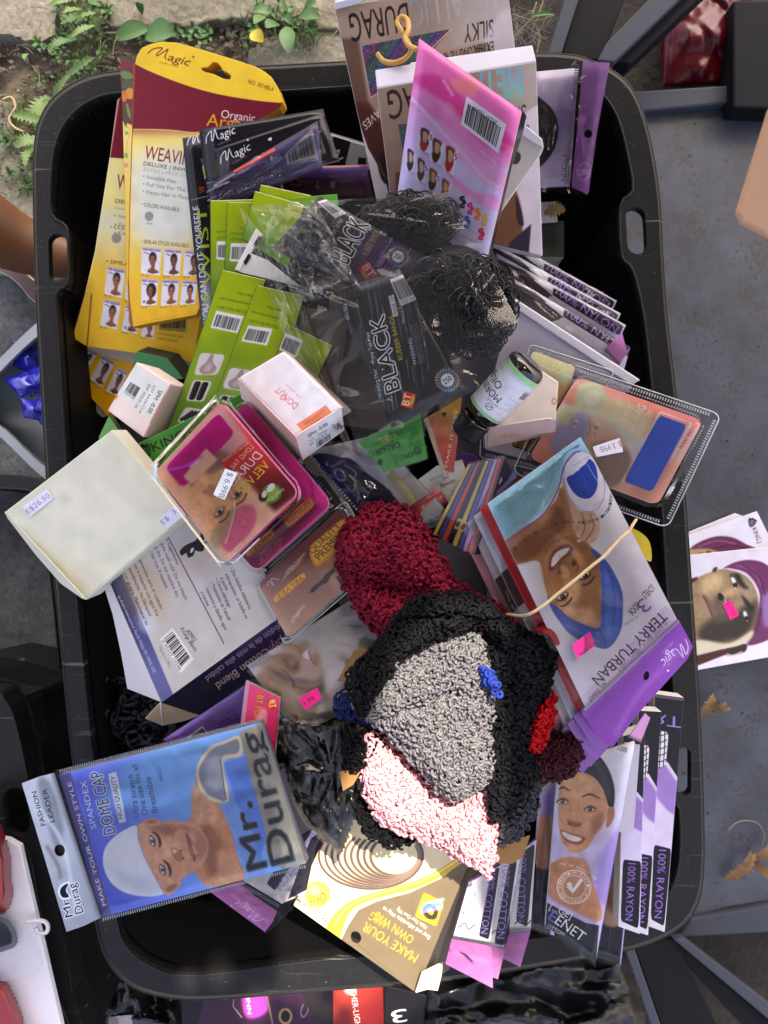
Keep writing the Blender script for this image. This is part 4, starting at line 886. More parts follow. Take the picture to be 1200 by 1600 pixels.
# ------------------------------------------------------------------ contact lens cartons
PINKW = mat('blush_board', (238, 214, 206), .55); ORG = mat('orange_fold', (240, 130, 96), .6)
pl = tilt((213, 566, .088), (267, 600, .094), (168, 642, .08)); q = [(213, 565), (267, 600), (224, 684), (167, 641)]
c = Canvas(pl, q, (240, 222, 216), 1.9); lq = [(210, 572), (262, 604), (235, 656), (182, 616)]
c.fill([(211, 566), (213, 566), (168, 642), (166, 640)], (240, 132, 100)); c.line([(203, 586), (180, 624)], 3.2, (240, 132, 100)); c.line([(258, 618), (235, 662)], 3.2, (240, 132, 100)); c.fill(lq, (226, 230, 222))
c.bars([(204, 594), (222, 604), (210, 626), (192, 613)], n=22, bgc=(226, 230, 222)); c.text('SPH: -0.00', (248, 609), (230, 644), 6.5, (40, 44, 40), .8); c.small((240, 602), (216, 644), 4.5, (80, 84, 80), .9, 'LOT AA1A11114'); c.small((232, 600), (210, 636), 4.5, (80, 84, 80), .9, 'EXP 2026.01.26')
t = thing('lens_carton', 'blush contact lens carton with barcode label below the yellow boxes', 'box', mid(pl, q), 'contact lens cartons'); slab('carton_body', q, pl, .03, print_mat('lens_label_print', c, .5), PINKW, t, c, bevel=.0012)
pl = tilt((443, 548, .135), (533, 635, .14), (373, 590, .128)); q = [(443, 548), (533, 636), (462, 681), (372, 590)]
c = Canvas(pl, q, (244, 236, 234), 1.9); c.grad(None, (380, 600), (242, 228, 224), (500, 600), (248, 244, 244))
c.fill([(509, 633), (519, 645), (474, 675), (463, 663)], (246, 150, 112)); c.text('CHARMING', (505, 640), (474, 661), 6, (200, 90, 60), .4); c.text('GRAY', (502, 651), (484, 663), 6, (200, 90, 60), .4)
c.text('DONUT', (467, 632), (436, 603), 11, (226, 120, 130), .8); c.small((471, 622), (448, 600), 3, (226, 150, 150), .9); 
for rr, cc in ((4.6, (236, 150, 156)), (2.2, (244, 236, 234))): c.ell(442, 621, rr, rr, cc)
t = thing('lens_carton', 'pale pink contact lens carton with an orange label, by the clear bag', 'box', mid(pl, q), 'contact lens cartons')
slab('carton_body', q, pl, .034, print_mat('donut_print', c, .5), PINKW, t, c, bevel=.0015)
ple = tilt((462, 681, .138), (533, 636, .14), (473, 718, .108)); qe = [(462, 682), (533.5, 637), (538, 672), (473, 719)]
c = Canvas(ple, qe, (240, 228, 224), 2.0); c.fill([(480, 676), (524, 648), (527, 674), (486, 702)], (236, 236, 236)); c.text('SPH: -0.00', (483, 684), (513, 664), 5.5, (40, 40, 44), .7); c.small((484, 691), (512, 673), 4, (60, 60, 60), .9, 'LOT: 11024LA'); c.small((485, 697), (512, 679), 4, (60, 60, 60), .9, 'EXP: 2028.08.24'); c.bars([(492, 692), (516, 676), (518, 686), (494, 702)], n=22, digits=False)
slab('end_label', qe, ple, .0008, print_mat('donut_end_print', c, .5), PINKW, t, c)
slab('long_side', [(372, 591), (462, 682), (473, 718), (430, 672), (377, 622)], tilt((372, 591, .127), (462, 682, .134), (377, 622, .1)), .0008, PINKW, PINKW, t)

# ------------------------------------------------------------------ plain white carton with handwritten-looking price labels
pl = tilt((175, 672, .108), (288, 806, .11), (8, 802, .085)); q = [(175, 671), (289, 807), (134, 938), (7, 800)]
c = Canvas(pl, q, (214, 212, 190)); c.fill([(150, 690), (250, 780), (160, 880), (60, 800)], (219, 216, 196), soft=30)
for _ in range(22): c.ell(random.uniform(30, 270), random.uniform(700, 900), random.uniform(1, 5), random.uniform(.6, 3), (196, 194, 170), rot=random.uniform(0, 90), soft=1.5, alpha=.35)
c.line([(10, 803), (134, 934)], 1.0, (190, 188, 172)); c.line([(134, 934), (287, 807)], 1.2, (186, 182, 166))
t = thing('white_carton', 'plain off-white carton with two price labels over the left rim', 'box', mid(pl, q))
CW = mat('off_white_board', (210, 207, 186), .7)
slab('carton_body', q, pl, .02, print_mat('white_carton_print', c, .65), CW, t, c, bevel=.001)
slab('side_flap', [(7, 800), (134, 937), (128, 935), (95, 912), (55, 866), (12, 810)], tilt((7, 800, .084), (134, 937, .098), (55, 866, .066)), .0008, CW, CW, t)
sticker(t, [(34, 792), (73, 763), (84, 778), (48, 807)], pl, (222, 220, 232), 'E$26.50', (45, 803), (80, 776), 8, (120, 110, 150), off=.0008)
sticker(t, [(247, 812), (277, 786), (288, 805), (262, 826)], pl, (222, 220, 232), 'E$  36', (256, 820), (283, 795), 8, (110, 100, 140), off=.0008)

# ------------------------------------------------------------------ navy and white garment carton
pl = tilt((253, 1097, .075), (432, 968, .082), (165, 900, .082)); q = [(165, 888), (378, 760), (432, 968), (253, 1097)]
c = Canvas(pl, q, (198, 191, 184), 1.6); NAV = (40, 40, 84)
c.fill([(160, 888), (184, 880), (271, 1087), (252, 1100)], NAV); c.grad([(160, 888), (184, 880), (271, 1087), (252, 1100)], (180, 930), (40, 42, 80), (240, 1060), (96, 98, 150))
c.blob([(184, 900), (230, 880), (262, 930), (240, 980), (210, 960)], (196, 166, 130), soft=16, alpha=.55); c.blob([(280, 850), (350, 860), (340, 900), (280, 890)], (190, 170, 150), soft=16, alpha=.5); c.blob([(215, 960), (235, 950), (240, 985), (222, 985)], (200, 214, 240), soft=9, alpha=.6)
c.line([(258, 830), (350, 1006)], 1.3, (40, 36, 50))
c.text('by Andre International, North Wales, PA 19454, USA', (184, 932), (240, 1052), 5, (210, 210, 226), .3)
for i, s in enumerate(('Care suggestions:', 'Machine wash cold. Do not bleach.', 'Drip dry. Do not machine dry.', 'Do not iron if needed.', '', 'Sugerencias para el cuidado:', 'Lavar a máquina con agua fría', 'separadamente. No blanquear', 'Secar al aire. Planchar si es', 'No planchar si necesario.')):
    if s: x, y = 262 - i * 8.0, 828 + i * 7.2; L = len(s) * 3.3; c.text(s, (x - 8, y + 4), (x - 8 + L * .40, y + 4 + L * .917), 5, (66, 56, 76), .5 if s.endswith(':') else .15)
c.text('www.annieinc.com', (196, 910), (222, 965), 5, (66, 56, 76), .2)
for i, s in enumerate(('• Dos bolsillos delanteros', 'sobrepuestos, un bolsillo en', 'el pecho', '• Cierre relámpago', '• Tratamiento de Teflon®', 'resistente a cabello, agua', 'y manchas')):
    L = len(s) * 2.75; x, y = 359 - i * 7.6, 888 + i * 5.6 + (4 if s[0] != '•' else 0); c.text(s, (x, y), (x + L * .42, y + L * .905), 5.4, (50, 42, 60), .3)
c.bars([(270, 981), (303, 1030), (282, 1052), (250, 998)], n=24, bgc=(232, 226, 220)); c.text('#3952', (291, 986), (303, 1003), 6, (46, 40, 50), .3); c.text('X-Large (Black)', (281, 982), (304, 1018), 6, (46, 40, 50), .3); c.text('Made in PRC', (248, 1012), (264, 1044), 5, (120, 112, 116), .1)
c.blob([(281, 861), (290, 852), (306, 844), (312, 833), (318, 838), (319, 858), (312, 862), (305, 860), (302, 868), (294, 871), (291, 864), (284, 868)], (22, 20, 22), n=4); c.blob([(299, 857), (303, 856), (301, 862), (297, 864)], (226, 220, 214), n=3)
for _ in range(40): c.ell(random.uniform(190, 420), random.uniform(800, 1080), random.uniform(.4, 1.1), random.uniform(.4, 1.1), (120, 80, 40), alpha=.6)
t = thing('garment_carton', 'worn white and navy carton with Spanish and English print', 'box', mid(pl, q))
NV = mat('navy_board', (34, 30, 66), .4, coat=.3)
slab('carton_back', q, pl, .003, print_mat('garment_back_print', c, .35, .35), NV, t, c)
pf = tilt((254, 1098, .074), (432, 969, .081), (312, 1117, .03)); qf = [(253, 1098), (432, 968), (462, 1010), (312, 1118)]
c = Canvas(pf, qf, (36, 32, 70), 1.7); c.grad(None, (300, 1080), (26, 24, 52), (430, 1000), (60, 40, 84)); c.text('Poly/Cotton Blend', (446, 990), (336, 1068), 13, (226, 190, 170), .8); c.text('Algodón de la más alta calidad', (446, 966), (320, 1058), 9.5, (196, 176, 180), .3); c.text('BARBERO', (446, 1008), (392, 1044), 9, (52, 110, 80), .6); c.blob([(395, 1040), (430, 1020), (450, 1012), (420, 1045)], (48, 90, 60), alpha=.7)
slab('carton_side', qf, pf, .002, print_mat('garment_side_print', c, .35, .3), NV, t, c)
WB = mat('white_board_flap', (206, 202, 206), .7); TB = mat('tan_board_flap', (190, 166, 140), .8)
slab('end_flap', [(164, 900), (172, 914), (252, 1097), (199, 1076), (189, 1020), (176, 960), (165, 925)], tilt((165, 905, .078), (252, 1097, .073), (190, 1025, .05)), .0008, WB, WB, t)
slab('dust_flap', [(251, 1098), (312, 1118), (290, 1126), (254, 1134), (227, 1123)], tilt((251, 1098, .073), (312, 1118, .03), (227, 1123, .05)), .0008, TB, TB, t)
tube('perforation', [pl.world((251, 1099), -.001)[0], tilt((251, 1098, .073), (312, 1118, .03), (227, 1123, .05)).world((254, 1133), .0006)[0]], .0006, WB, t, spl=1)
# bundle of dark yarn below the carton
V, F = [], []; rnd = random.Random(5)
for i in range(70):
    P = []; a = rnd.uniform(0, 6.28); cx, cy = rnd.uniform(190, 250), rnd.uniform(1070, 1160); R = rnd.uniform(14, 34)
    for k in range(9): P.append(W(cx + R * math.cos(a + k * .5) , cy + R * .8 * math.sin(a + k * .5), -.05 + .02 * math.sin(k * .9 + i) + rnd.uniform(-.006, .006)))
    v, f = tube_geo(P, .0014, 5); F += [[x + len(V) for x in q] for q in f]; V += v
t = thing('yarn_bundle', 'bundle of dark navy yarn in the shadow under the navy carton', 'yarn', W(220, 1110, -.06)); mesh('yarn_strands', V, F, mat('navy_yarn', (30, 32, 48), .8), t, smooth=True, kind='stuff')
# ------------------------------------------------------------------ silver-brown durag cartons at the top
LIDW = mat('white_lid_board', (222, 218, 228), .6)
def holo(c, pts, n=2600, base=(52, 56, 74)):
    c.fill(pts, base); P = np.asarray(pts, float); x0, y0 = P.min(0); x1, y1 = P.max(0)
    a = c.a.copy(); yy, xx = np.mgrid[0:c.h, 0:c.w]; r = np.random.rand(c.h, c.w); hue = (xx * .04 + yy * .03) % 3
    g = np.zeros_like(a); g[..., 0] = .15 + .5 * (np.abs(hue - 2.4) < .5) + .25; g[..., 1] = .3 + .4 * (np.abs(hue - 1) < .6); g[..., 2] = .38 + .4 * (np.abs(hue - 1.9) < .6)
    k = (r ** 5)[..., None]; tgt = np.clip(a * (1 - k) + g * k * 1.3, 0, 1).astype(np.float32); c._put(c._mask(c.tf(P), np.roll(c.tf(P), -1, 0)), tgt); return c
def durag_box(label, q, z3, lid, lidz, art, side=None):
    pl = tilt(*z3); c = Canvas(pl, q, (150, 128, 112), 1.5); art(c, pl)
    t = thing('durag_carton', label, 'box', mid(pl, q), 'silver brown durag cartons')
    slab('carton_front', q, pl, .02, print_mat('durag_carton_print', c, .3, .3), LIDW, t, c, bevel=.0008)
    slab('lid_edge', lid, tilt(*lidz), .012, LIDW, LIDW, t, bevel=.0008)
    return t
def art1(c, pl):
    c.grad(None, (560, 10), (164, 140, 122), (760, 60), (150, 128, 112)); c.grad([(640, -60), (800, -60), (800, 60), (640, 90)], (640, 0), (150, 130, 116), (780, 20), (186, 172, 166), soft=8)
    c.grad([(520, 60), (560, 60), (600, 320), (540, 320)], (540, 60), (104, 78, 66), (570, 250), (92, 66, 58), soft=3)
    c.fill([(553, 158), (577, 160), (620, 230), (640, 320), (560, 320)], (98, 44, 40), soft=3); c.fill([(558, 182), (575, 232), (600, 275), (612, 320), (560, 320)], (226, 218, 226))
    c.blob([(556, 165), (578, 172), (592, 198), (606, 240), (614, 268), (600, 262), (574, 222)], (74, 40, 34), soft=2); c.blob([(590, 250), (604, 242), (612, 268), (608, 288), (596, 280)], (40, 34, 34), soft=1); c.line([(592, 252), (598, 270), (610, 284)], 1.4, (110, 96, 80), curve=True)
    c.text('WAVES', (602, 158), (566, 192), 13, (226, 222, 220), 1.2, up=(6, 14))
    holo(c, [(564, 72), (705, 45), (680, 74), (640, 110), (579, 153)]); c.line([(705, 45), (640, 110), (579, 153)], 1.4, (220, 196, 160)); c.line([(564, 72), (579, 153)], 1, (190, 176, 160))
    c.text('METALLIC', (779, -34), (640, 2), 46, (172, 166, 164), 1.5, up=(.13, 1)); c.text('IC', (668, -4), (641, 2), 46, (134, 132, 134), 1.5, up=(.13, 1))
    c.text('DURAG', (636, 4), (544, 22), 45, (38, 30, 28), 1.8, up=(.13, 1)); c.text('SILKY', (771, 30), (725, 39), 28, (46, 38, 36), 1.2, up=(.02, 1)); c.text('EXTRA LONG TIE 48"', (771, 64), (690, 84), 17, (40, 32, 32), .8, up=(.02, 1))
    c.fill([(780, 20), (800, 10), (830, 260), (790, 100), (756, 62)], (206, 198, 206), soft=3, alpha=.7); c.text('EXTRA', (771, 64), (741, 70), 17, (40, 32, 32), .8, up=(.02, 1))
durag_box('large silver brown durag carton behind, at the top edge', [(523, 14), (790, -44), (836, 320), (588, 312)], ((523, 14, .04), (790, -44, .05), (588, 312, .012)), [(523, 3), (580, -8), (560, 6), (523, 16)], ((523, 3, .045), (580, -8, .046), (523, 16, .0415)), art1)
def art2(c, pl):
    c.grad(None, (600, 140), (150, 128, 112), (640, 300), (120, 100, 92)); c.grad([(740, 90), (850, 80), (850, 220), (740, 220)], (740, 120), (150, 130, 116), (830, 150), (178, 164, 158), soft=8)
    c.fill([(800, 190), (860, 150), (860, 420), (740, 420), (770, 260)], (218, 206, 216), soft=1.5); c.fill([(618, 270), (640, 268), (700, 400), (620, 400)], (90, 44, 40), soft=2)
    holo(c, [(622, 195), (660, 190), (660, 250), (632, 250)]); c.text('AG', (652, 134), (604, 142), 46, (44, 36, 34), 1.8, up=(.1, 1))
    c.text('METAL', (815, 104), (716, 120), 46, (96, 158, 200), 2, up=(.06, 1), outline=(160, 180, 180), ow=.8); c.text('MET', (815, 104), (755, 113), 46, (104, 184, 190), 2, up=(.06, 1)); c.grad([(785, 108), (816, 104), (818, 154), (787, 156)], (800, 110), (120, 150, 210), (800, 152), (140, 200, 160), alpha=.35)
    c.text('SILKY', (822, 163), (770, 172), 26, (60, 50, 48), 1.2, up=(.02, 1)); c.text('EXTRA LONG', (826, 195), (760, 205), 15, (30, 30, 40), .8)
    c.blob([(770, 300), (800, 290), (815, 330), (812, 380), (780, 400), (750, 380)], (120, 78, 54), soft=2); c.blob([(806, 305), (815, 330), (818, 352), (808, 345)], (50, 40, 50), soft=1); c.fill([(795, 380), (830, 350), (826, 400), (790, 410)], (50, 46, 60), soft=1)
durag_box('second silver brown durag carton in front with blue foil letters', [(589, 138), (838, 96), (848, 400), (615, 345)], ((589, 138, .058), (838, 96, .066), (615, 345, .035)), [(586, 109), (640, 100), (642, 97), (832, 70), (838, 95), (589, 137)], ((586, 109, .055), (832, 70, .063), (589, 137, .0575)), art2)
# white carton with round hole
pl = tilt((805, 190, .075), (848, 218, .075), (775, 345, .05)); q = [(803, 188), (822, 196), (847, 217), (849, 230), (845, 240), (800, 305), (768, 352), (782, 260)]
t = thing('white_carton', 'white carton end with a round thumb hole behind the pink pack', 'box', mid(pl, q)); CW2 = mat('cream_white_board', (216, 208, 204), .6)
slab('carton_end', q, pl, .006, CW2, CW2, t, holes=[ell(805, 246, 8.5, 11, 10, 18)], bevel=.0008); slab('tuck_edge', [(803, 188), (822, 196), (847, 217), (849, 231), (838, 226), (816, 212), (802, 206)], pl, .004, LIDW, LIDW, t, off=.0035, bevel=.0008)
slab('hole_shadow_card', [(790, 232), (822, 232), (822, 262), (790, 262)], pl, .001, mat('hole_shadow_tone', (120, 108, 92), .7), CW2, t, off=-.008)  # darker card stands for the shade inside the thumb hole
# purple bag pack at the top right
pl = tilt((840, 112, .02), (950, 98, .03), (843, 292, .012)); q = [(836, 112), (904, 106), (890, 290), (842, 293)]
c = Canvas(pl, q, (150, 130, 178), 1.5); c.grad(None, (840, 112), (196, 186, 206), (900, 200), (124, 102, 154)); c.grad([(836, 200), (910, 200), (900, 300), (836, 300)], (860, 200), (140, 122, 166), (860, 290), (178, 166, 190), soft=12)
c.blob([(828, 155), (850, 158), (868, 180), (872, 210), (862, 240), (842, 262), (828, 262)], (28, 24, 34), soft=1.2); c.line([(846, 164), (862, 182), (866, 210)], 2, (80, 74, 92), soft=1.5, curve=True, alpha=.7); c.text('NUDIST', (884, 283), (887, 240), 7, (92, 62, 142), .8); c.line([(860, 128), (885, 122), (897, 128)], 1, (206, 200, 220), curve=True, alpha=.6)
PURP = mat('purple_card_edge', (130, 80, 150), .5)
t = thing('purple_pack', 'purple header pack with a punched hole over the top right rim', 'pack', mid(pl, q))
grid('card', q, pl, 8, 10, print_mat('purple_pack_print', c, .3, .3), t, c, dz=gentle(.003, 3), thick=.003, mside=PURP)
qh = [(911, 96), (953, 98), (932, 210), (920, 300), (917, 304), (909, 299), (893, 292), (902, 200)]
c = Canvas(pl, qh, (146, 88, 158), 1.6); c.grad(None, (915, 110), (158, 104, 168), (910, 290), (136, 76, 148)); c.line([(940, 105), (930, 190), (915, 290)], 6, (196, 156, 200), soft=4, alpha=.5)
for r in (10, 9): c.ell(911, 270, r + .5, r + 4, (196, 160, 204) if r == 10 else (142, 84, 154), rot=8)
c.text('Qfitt', (902, 276), (920, 274), 9, (206, 170, 214), .4, shear=.2)
slab('header_flap', qh, pl, .0008, print_mat('purple_header_print', c, .35, .2, bump=(30, .5, .003)), PURP, t, c, holes=[ell(919, 209, 6.5, 6.8, 0, 16)], off=.003)
stitches(t, 'zip_strip', (904, 100), (889, 290), pl, 60, 6, mat('zip_plastic', (90, 88, 96), .3), off=.0036); sleeve(t, [(834, 96), (955, 94), (918, 306), (838, 298)], pl, off=.0055, seed=5, amp=.003)
# small dark carton with a curled leaf
pl = flat(-.06); t = thing('small_carton', 'small dark carton carrying a curled dry leaf by the right wall', 'box', W(862, 372, -.06)); slab('carton_body', [(845, 347), (882, 344), (882, 402), (846, 402)], pl, .03, mat('dark_green_board', (42, 46, 40), .5), mat('pale_edge', (190, 190, 160), .6), t, bevel=.001); slab('carton_lid', [(845, 315), (869, 314), (872, 346), (845, 348)], pl, .03, mat('white_lid2', (214, 214, 206), .6), WHITE_EDGE, t, off=.002, bevel=.001)
V, F = leaf_geo(W(850, 334, -.052), W(882, 330, -.05), .008, .006, 1, 2); tag(mesh('dry_leaf', V, F, mat('dry_leaf', (140, 116, 78), .8), smooth=True), 'small curled dry leaf on the dark carton', 'leaf')

# ------------------------------------------------------------------ pink wig-cap pack
pl = tilt((655, 60, .105), (815, 174, .11), (622, 305, .082)); q = [(655, 60), (815, 174), (757, 418), (619, 316)]
c = Canvas(pl, q, (214, 190, 228), 1.7); c.grad(None, (700, 120), (228, 150, 214), (660, 300), (206, 196, 238))
c.blob([(655, 60), (740, 118), (815, 172), (806, 215), (760, 205), (700, 150), (640, 128)], (244, 118, 192), soft=4); c.blob([(641, 130), (700, 165), (740, 215), (806, 250), (800, 215), (740, 170), (690, 120), (645, 118)], (232, 70, 160), soft=5)
c.blob([(645, 128), (690, 160), (730, 200), (770, 235), (800, 232), (798, 262), (750, 250), (700, 200), (640, 160)], (240, 130, 200), soft=5, alpha=.8); c.blob([(690, 190), (740, 240), (790, 270), (784, 300), (740, 268), (690, 215)], (240, 160, 214), soft=4, alpha=.9)
c.blob([(700, 268), (740, 300), (778, 306), (776, 330), (748, 318), (716, 296)], (240, 140, 206), soft=3, alpha=.8); c.line([(640, 150), (700, 215), (760, 280), (782, 292)], 5, (226, 206, 240), soft=2, curve=True, alpha=.8); c.line([(700, 160), (740, 205), (800, 232)], 4, (250, 150, 150), soft=3, curve=True, alpha=.6)
c.blob([(706, 125), (730, 120), (748, 134), (740, 150), (712, 142)], (252, 150, 130), soft=5, alpha=.6); c.line([(692, 124), (708, 150)], 4, (252, 200, 226), soft=2, alpha=.7)
c.bars([(729, 150), (791, 194), (779, 240), (720, 194)], n=36, bgc=(232, 230, 242), top=True); c.text('35227 12248', (778, 190), (740, 166), 6, (60, 56, 66), .3); c.text('Made in China', (776, 254), (752, 234), 4.5, (252, 220, 236), .4)
fl = dict(bgc=(226, 216, 238), bar=None, style=2)
def capshot(q, hair, cap, dot=None):
    c.fill(q, (222, 214, 238)); g = lambda *uv: bil(q, uv)
    c.blob(g((.1, -.02), (.75, .02), (.7, .3), (.8, .6), (.55, .95), (.3, .9), (.15, .5)), hair, soft=.5); c.blob(g((.3, .1), (.6, .12), (.68, .4), (.55, .62), (.34, .55), (.28, .3)), (206, 158, 130), soft=.6); c.blob(g((.15, .62), (.7, .62), (.62, .92), (.42, 1), (.22, .9)), cap, soft=.5)
    c.small(*g((.95, 1.08), (.4, 1.02)), 2.6, (70, 60, 90), .8)
    if dot: c.blob(g((.8, .1), (1.0, .08), (1.0, .42), (.82, .45)), (236, 230, 244)); c.line(g((.97, .12), (.84, .2), (.97, .3), (.84, .42)), 2, dot, curve=True)
for q_, h_, k_, d_ in (([(656, 200), (676, 206), (672, 240), (652, 233)], (70, 36, 34), (176, 34, 30), (206, 40, 50)), ([(675, 216), (695, 224), (690, 258), (671, 250)], (90, 56, 46), (70, 44, 36), (236, 226, 240)), ([(696, 228), (716, 236), (709, 274), (692, 264)], (120, 40, 34), (190, 40, 30), (206, 44, 50)),
                       ([(636, 232), (650, 240), (648, 270), (633, 264)], (34, 28, 30), (30, 26, 28), (226, 220, 236)), ([(652, 246), (668, 256), (665, 286), (649, 280)], (60, 50, 50), (56, 54, 58), (90, 90, 216)), ([(670, 262), (688, 272), (683, 302), (666, 294)], (110, 80, 60), (60, 56, 60), (110, 116, 226)), ([(690, 278), (706, 288), (702, 318), (686, 308)], (140, 60, 54), (120, 40, 40), (236, 196, 226))): capshot(q_, h_, k_, d_)
for (x, y), k in (((723, 315), (44, 42, 48)), ((735, 325), (226, 50, 130)), ((746, 334), (238, 130, 70)), ((757, 343), (244, 176, 74)), ((730, 346), (80, 92, 214)), ((752, 365), (226, 44, 76))): c.line([(x + 3, y - 7), (x - 3, y - 5), (x + 3, y + 1), (x - 3, y + 7), (x + 3, y + 8)], 5, k, curve=True)
for a, b in (((700, 332), (656, 300)), ((752, 366), (716, 350)), ((748, 380), (712, 362)), ((746, 392), (700, 366)), ((742, 402), (690, 372))): c.small(a, b, 3.6, (110, 90, 150), .6)
t = thing('pink_pack', 'pink and lilac pack standing with barcode and colour swatches', 'pack', mid(pl, q)); grid('card', q, pl, 12, 16, print_mat('pink_pack_print', c, .28, .4), t, c, dz=lambda u, v: .004 * math.sin(3.0 * u) * v + .003 * noise.noise(Vector((u * 2, v * 2, 4))), thick=.005, mside=mat('orange_paper_edge', (236, 190, 160), .6))
pe = tilt((815, 175, .108), (757, 418, .082), (823, 182, .09)); slab('back_film', [(815, 174), (822, 182), (818, 205), (800, 260), (786, 320), (770, 390), (757, 419), (780, 320), (800, 240)], pe, .002, mat('black_back', (20, 18, 22), .25), mat('black_back', (20, 18, 22), .25), t); sleeve(t, [(652, 54), (822, 172), (762, 424), (614, 318)], pl, off=.007, seed=7, amp=.002)
# tan elastic tied at the top
RB = mat('tan_elastic', (206, 158, 78), .55, vary=.1)
tag(tube('elastic_tie', [W(x, y, z) for x, y, z in ((590, 84, .052), (600, 96, .054), (618, 98, .058), (634, 90, .06), (642, 76, .064), (630, 52, .066), (621, 36, .062), (627, 27, .062), (637, 32, .064), (638, 48, .072), (633, 60, .074), (640, 72, .08), (652, 78, .086))], .0021, RB), 'tan elastic loop twisted over the large durag carton', 'elastic')

# ------------------------------------------------------------------ nylon cap packs fanned at the right
def banner(c, q, body, p0, p1, h, col=(142, 110, 196), bgc=(26, 22, 30), r=.12):
    c.fill(rquad(q, r), bgc); c.text(body, p0, p1, h, col, 1.1)
def nylon(label, q, z, art, hdr=None, seed=0):
    pl = tilt((q[0][0], q[0][1], z), (q[1][0], q[1][1], z + .006), (q[3][0], q[3][1], z - .002)); c = Canvas(pl, q, (180, 176, 190), 1.7); art(c)
    t = thing('nylon_cap_pack', label, 'pack', mid(pl, q), 'nylon cap packs fanned beside the right wall')
    grid('card', q, pl, 10, 5, print_mat('nylon_pack_print', c, .3, .3), t, c, thick=.003, mside=mat('lilac_card_edge', (170, 164, 184), .5), dz=gentle(.002, seed))
    if hdr: slab('header_flap', hdr, pl, .0008, mat('pink_header', (206, 128, 196), .35, coat=.3), PURP, t, off=.0035); stitches(t, 'zip_strip', hdr[3], hdr[0], pl, 14, 4, mat('zip_plastic', (90, 88, 96), .3), off=.0042)
    sleeve(t, expand(q, 1.04), pl, off=.005, seed=seed + 1, n=26, m=10, amp=.002); return t
def nart(off):
    dx, dy = off
    def f(c):
        T = lambda x, y: (x + dx, y + dy)
        c.fill([T(760, 365), T(806, 385), T(850, 425), T(800, 440)], (60, 54, 62)); c.fill([T(820, 400), T(843, 399), T(850, 414), T(835, 412)], (196, 196, 206)); c.fill([T(846, 424), T(960, 486), T(955, 560), T(800, 470)], (176, 172, 186)); c.line([T(930, 500), T(936, 508), T(940, 504)], 1, (40, 36, 44))
        banner(c, [T(851, 411), T(961, 471), T(953, 487), T(849, 423)], '100% NYLON', T(853, 421), T(947, 483), 12)
    return f
for i, (lab, dx, dy, z) in enumerate((('nylon pack farthest up the fan with its whole banner showing', 0, 0, -.012), ('nylon pack second in the fan, banner half covered', 6, 20, -.002), ('nylon pack third in the fan with a wide readable banner', 14, 38, .010), ('nylon pack lowest in the fan with a pink header flap', 31, 72, .021))):
    q = [(762 + dx, 358 + dy), (964 + dx - (i == 3) * 10, 470 + dy), (940 + dx, 520 + dy), (770 + dx, 420 + dy)]
    nylon(lab, q, z, nart((dx * 1.0, dy * 1.0)), [(944, 546), (972, 519), (980, 552), (967, 571)] if i == 3 else None, seed=i * 2.3)
# long white carton
pl = tilt((797, 463, .052), (1000, 594, .046), (800, 520, .045)); q = [(797, 461), (1001, 594), (986, 603), (799, 478)]
t = thing('white_carton', 'long white carton edge slanting across to the right rim', 'box', mid(pl, q)); LILB = mat('lilac_white_board', (214, 206, 226), .6)
slab('carton_edge', q, pl, .012, LIDW, LIDW, t, bevel=.0012); slab('carton_face', [(799, 479), (986, 604), (940, 660), (770, 590)], tilt((799, 479, .0445), (986, 604, .04), (780, 560, .03)), .004, LILB, LILB, t, bevel=.0008)

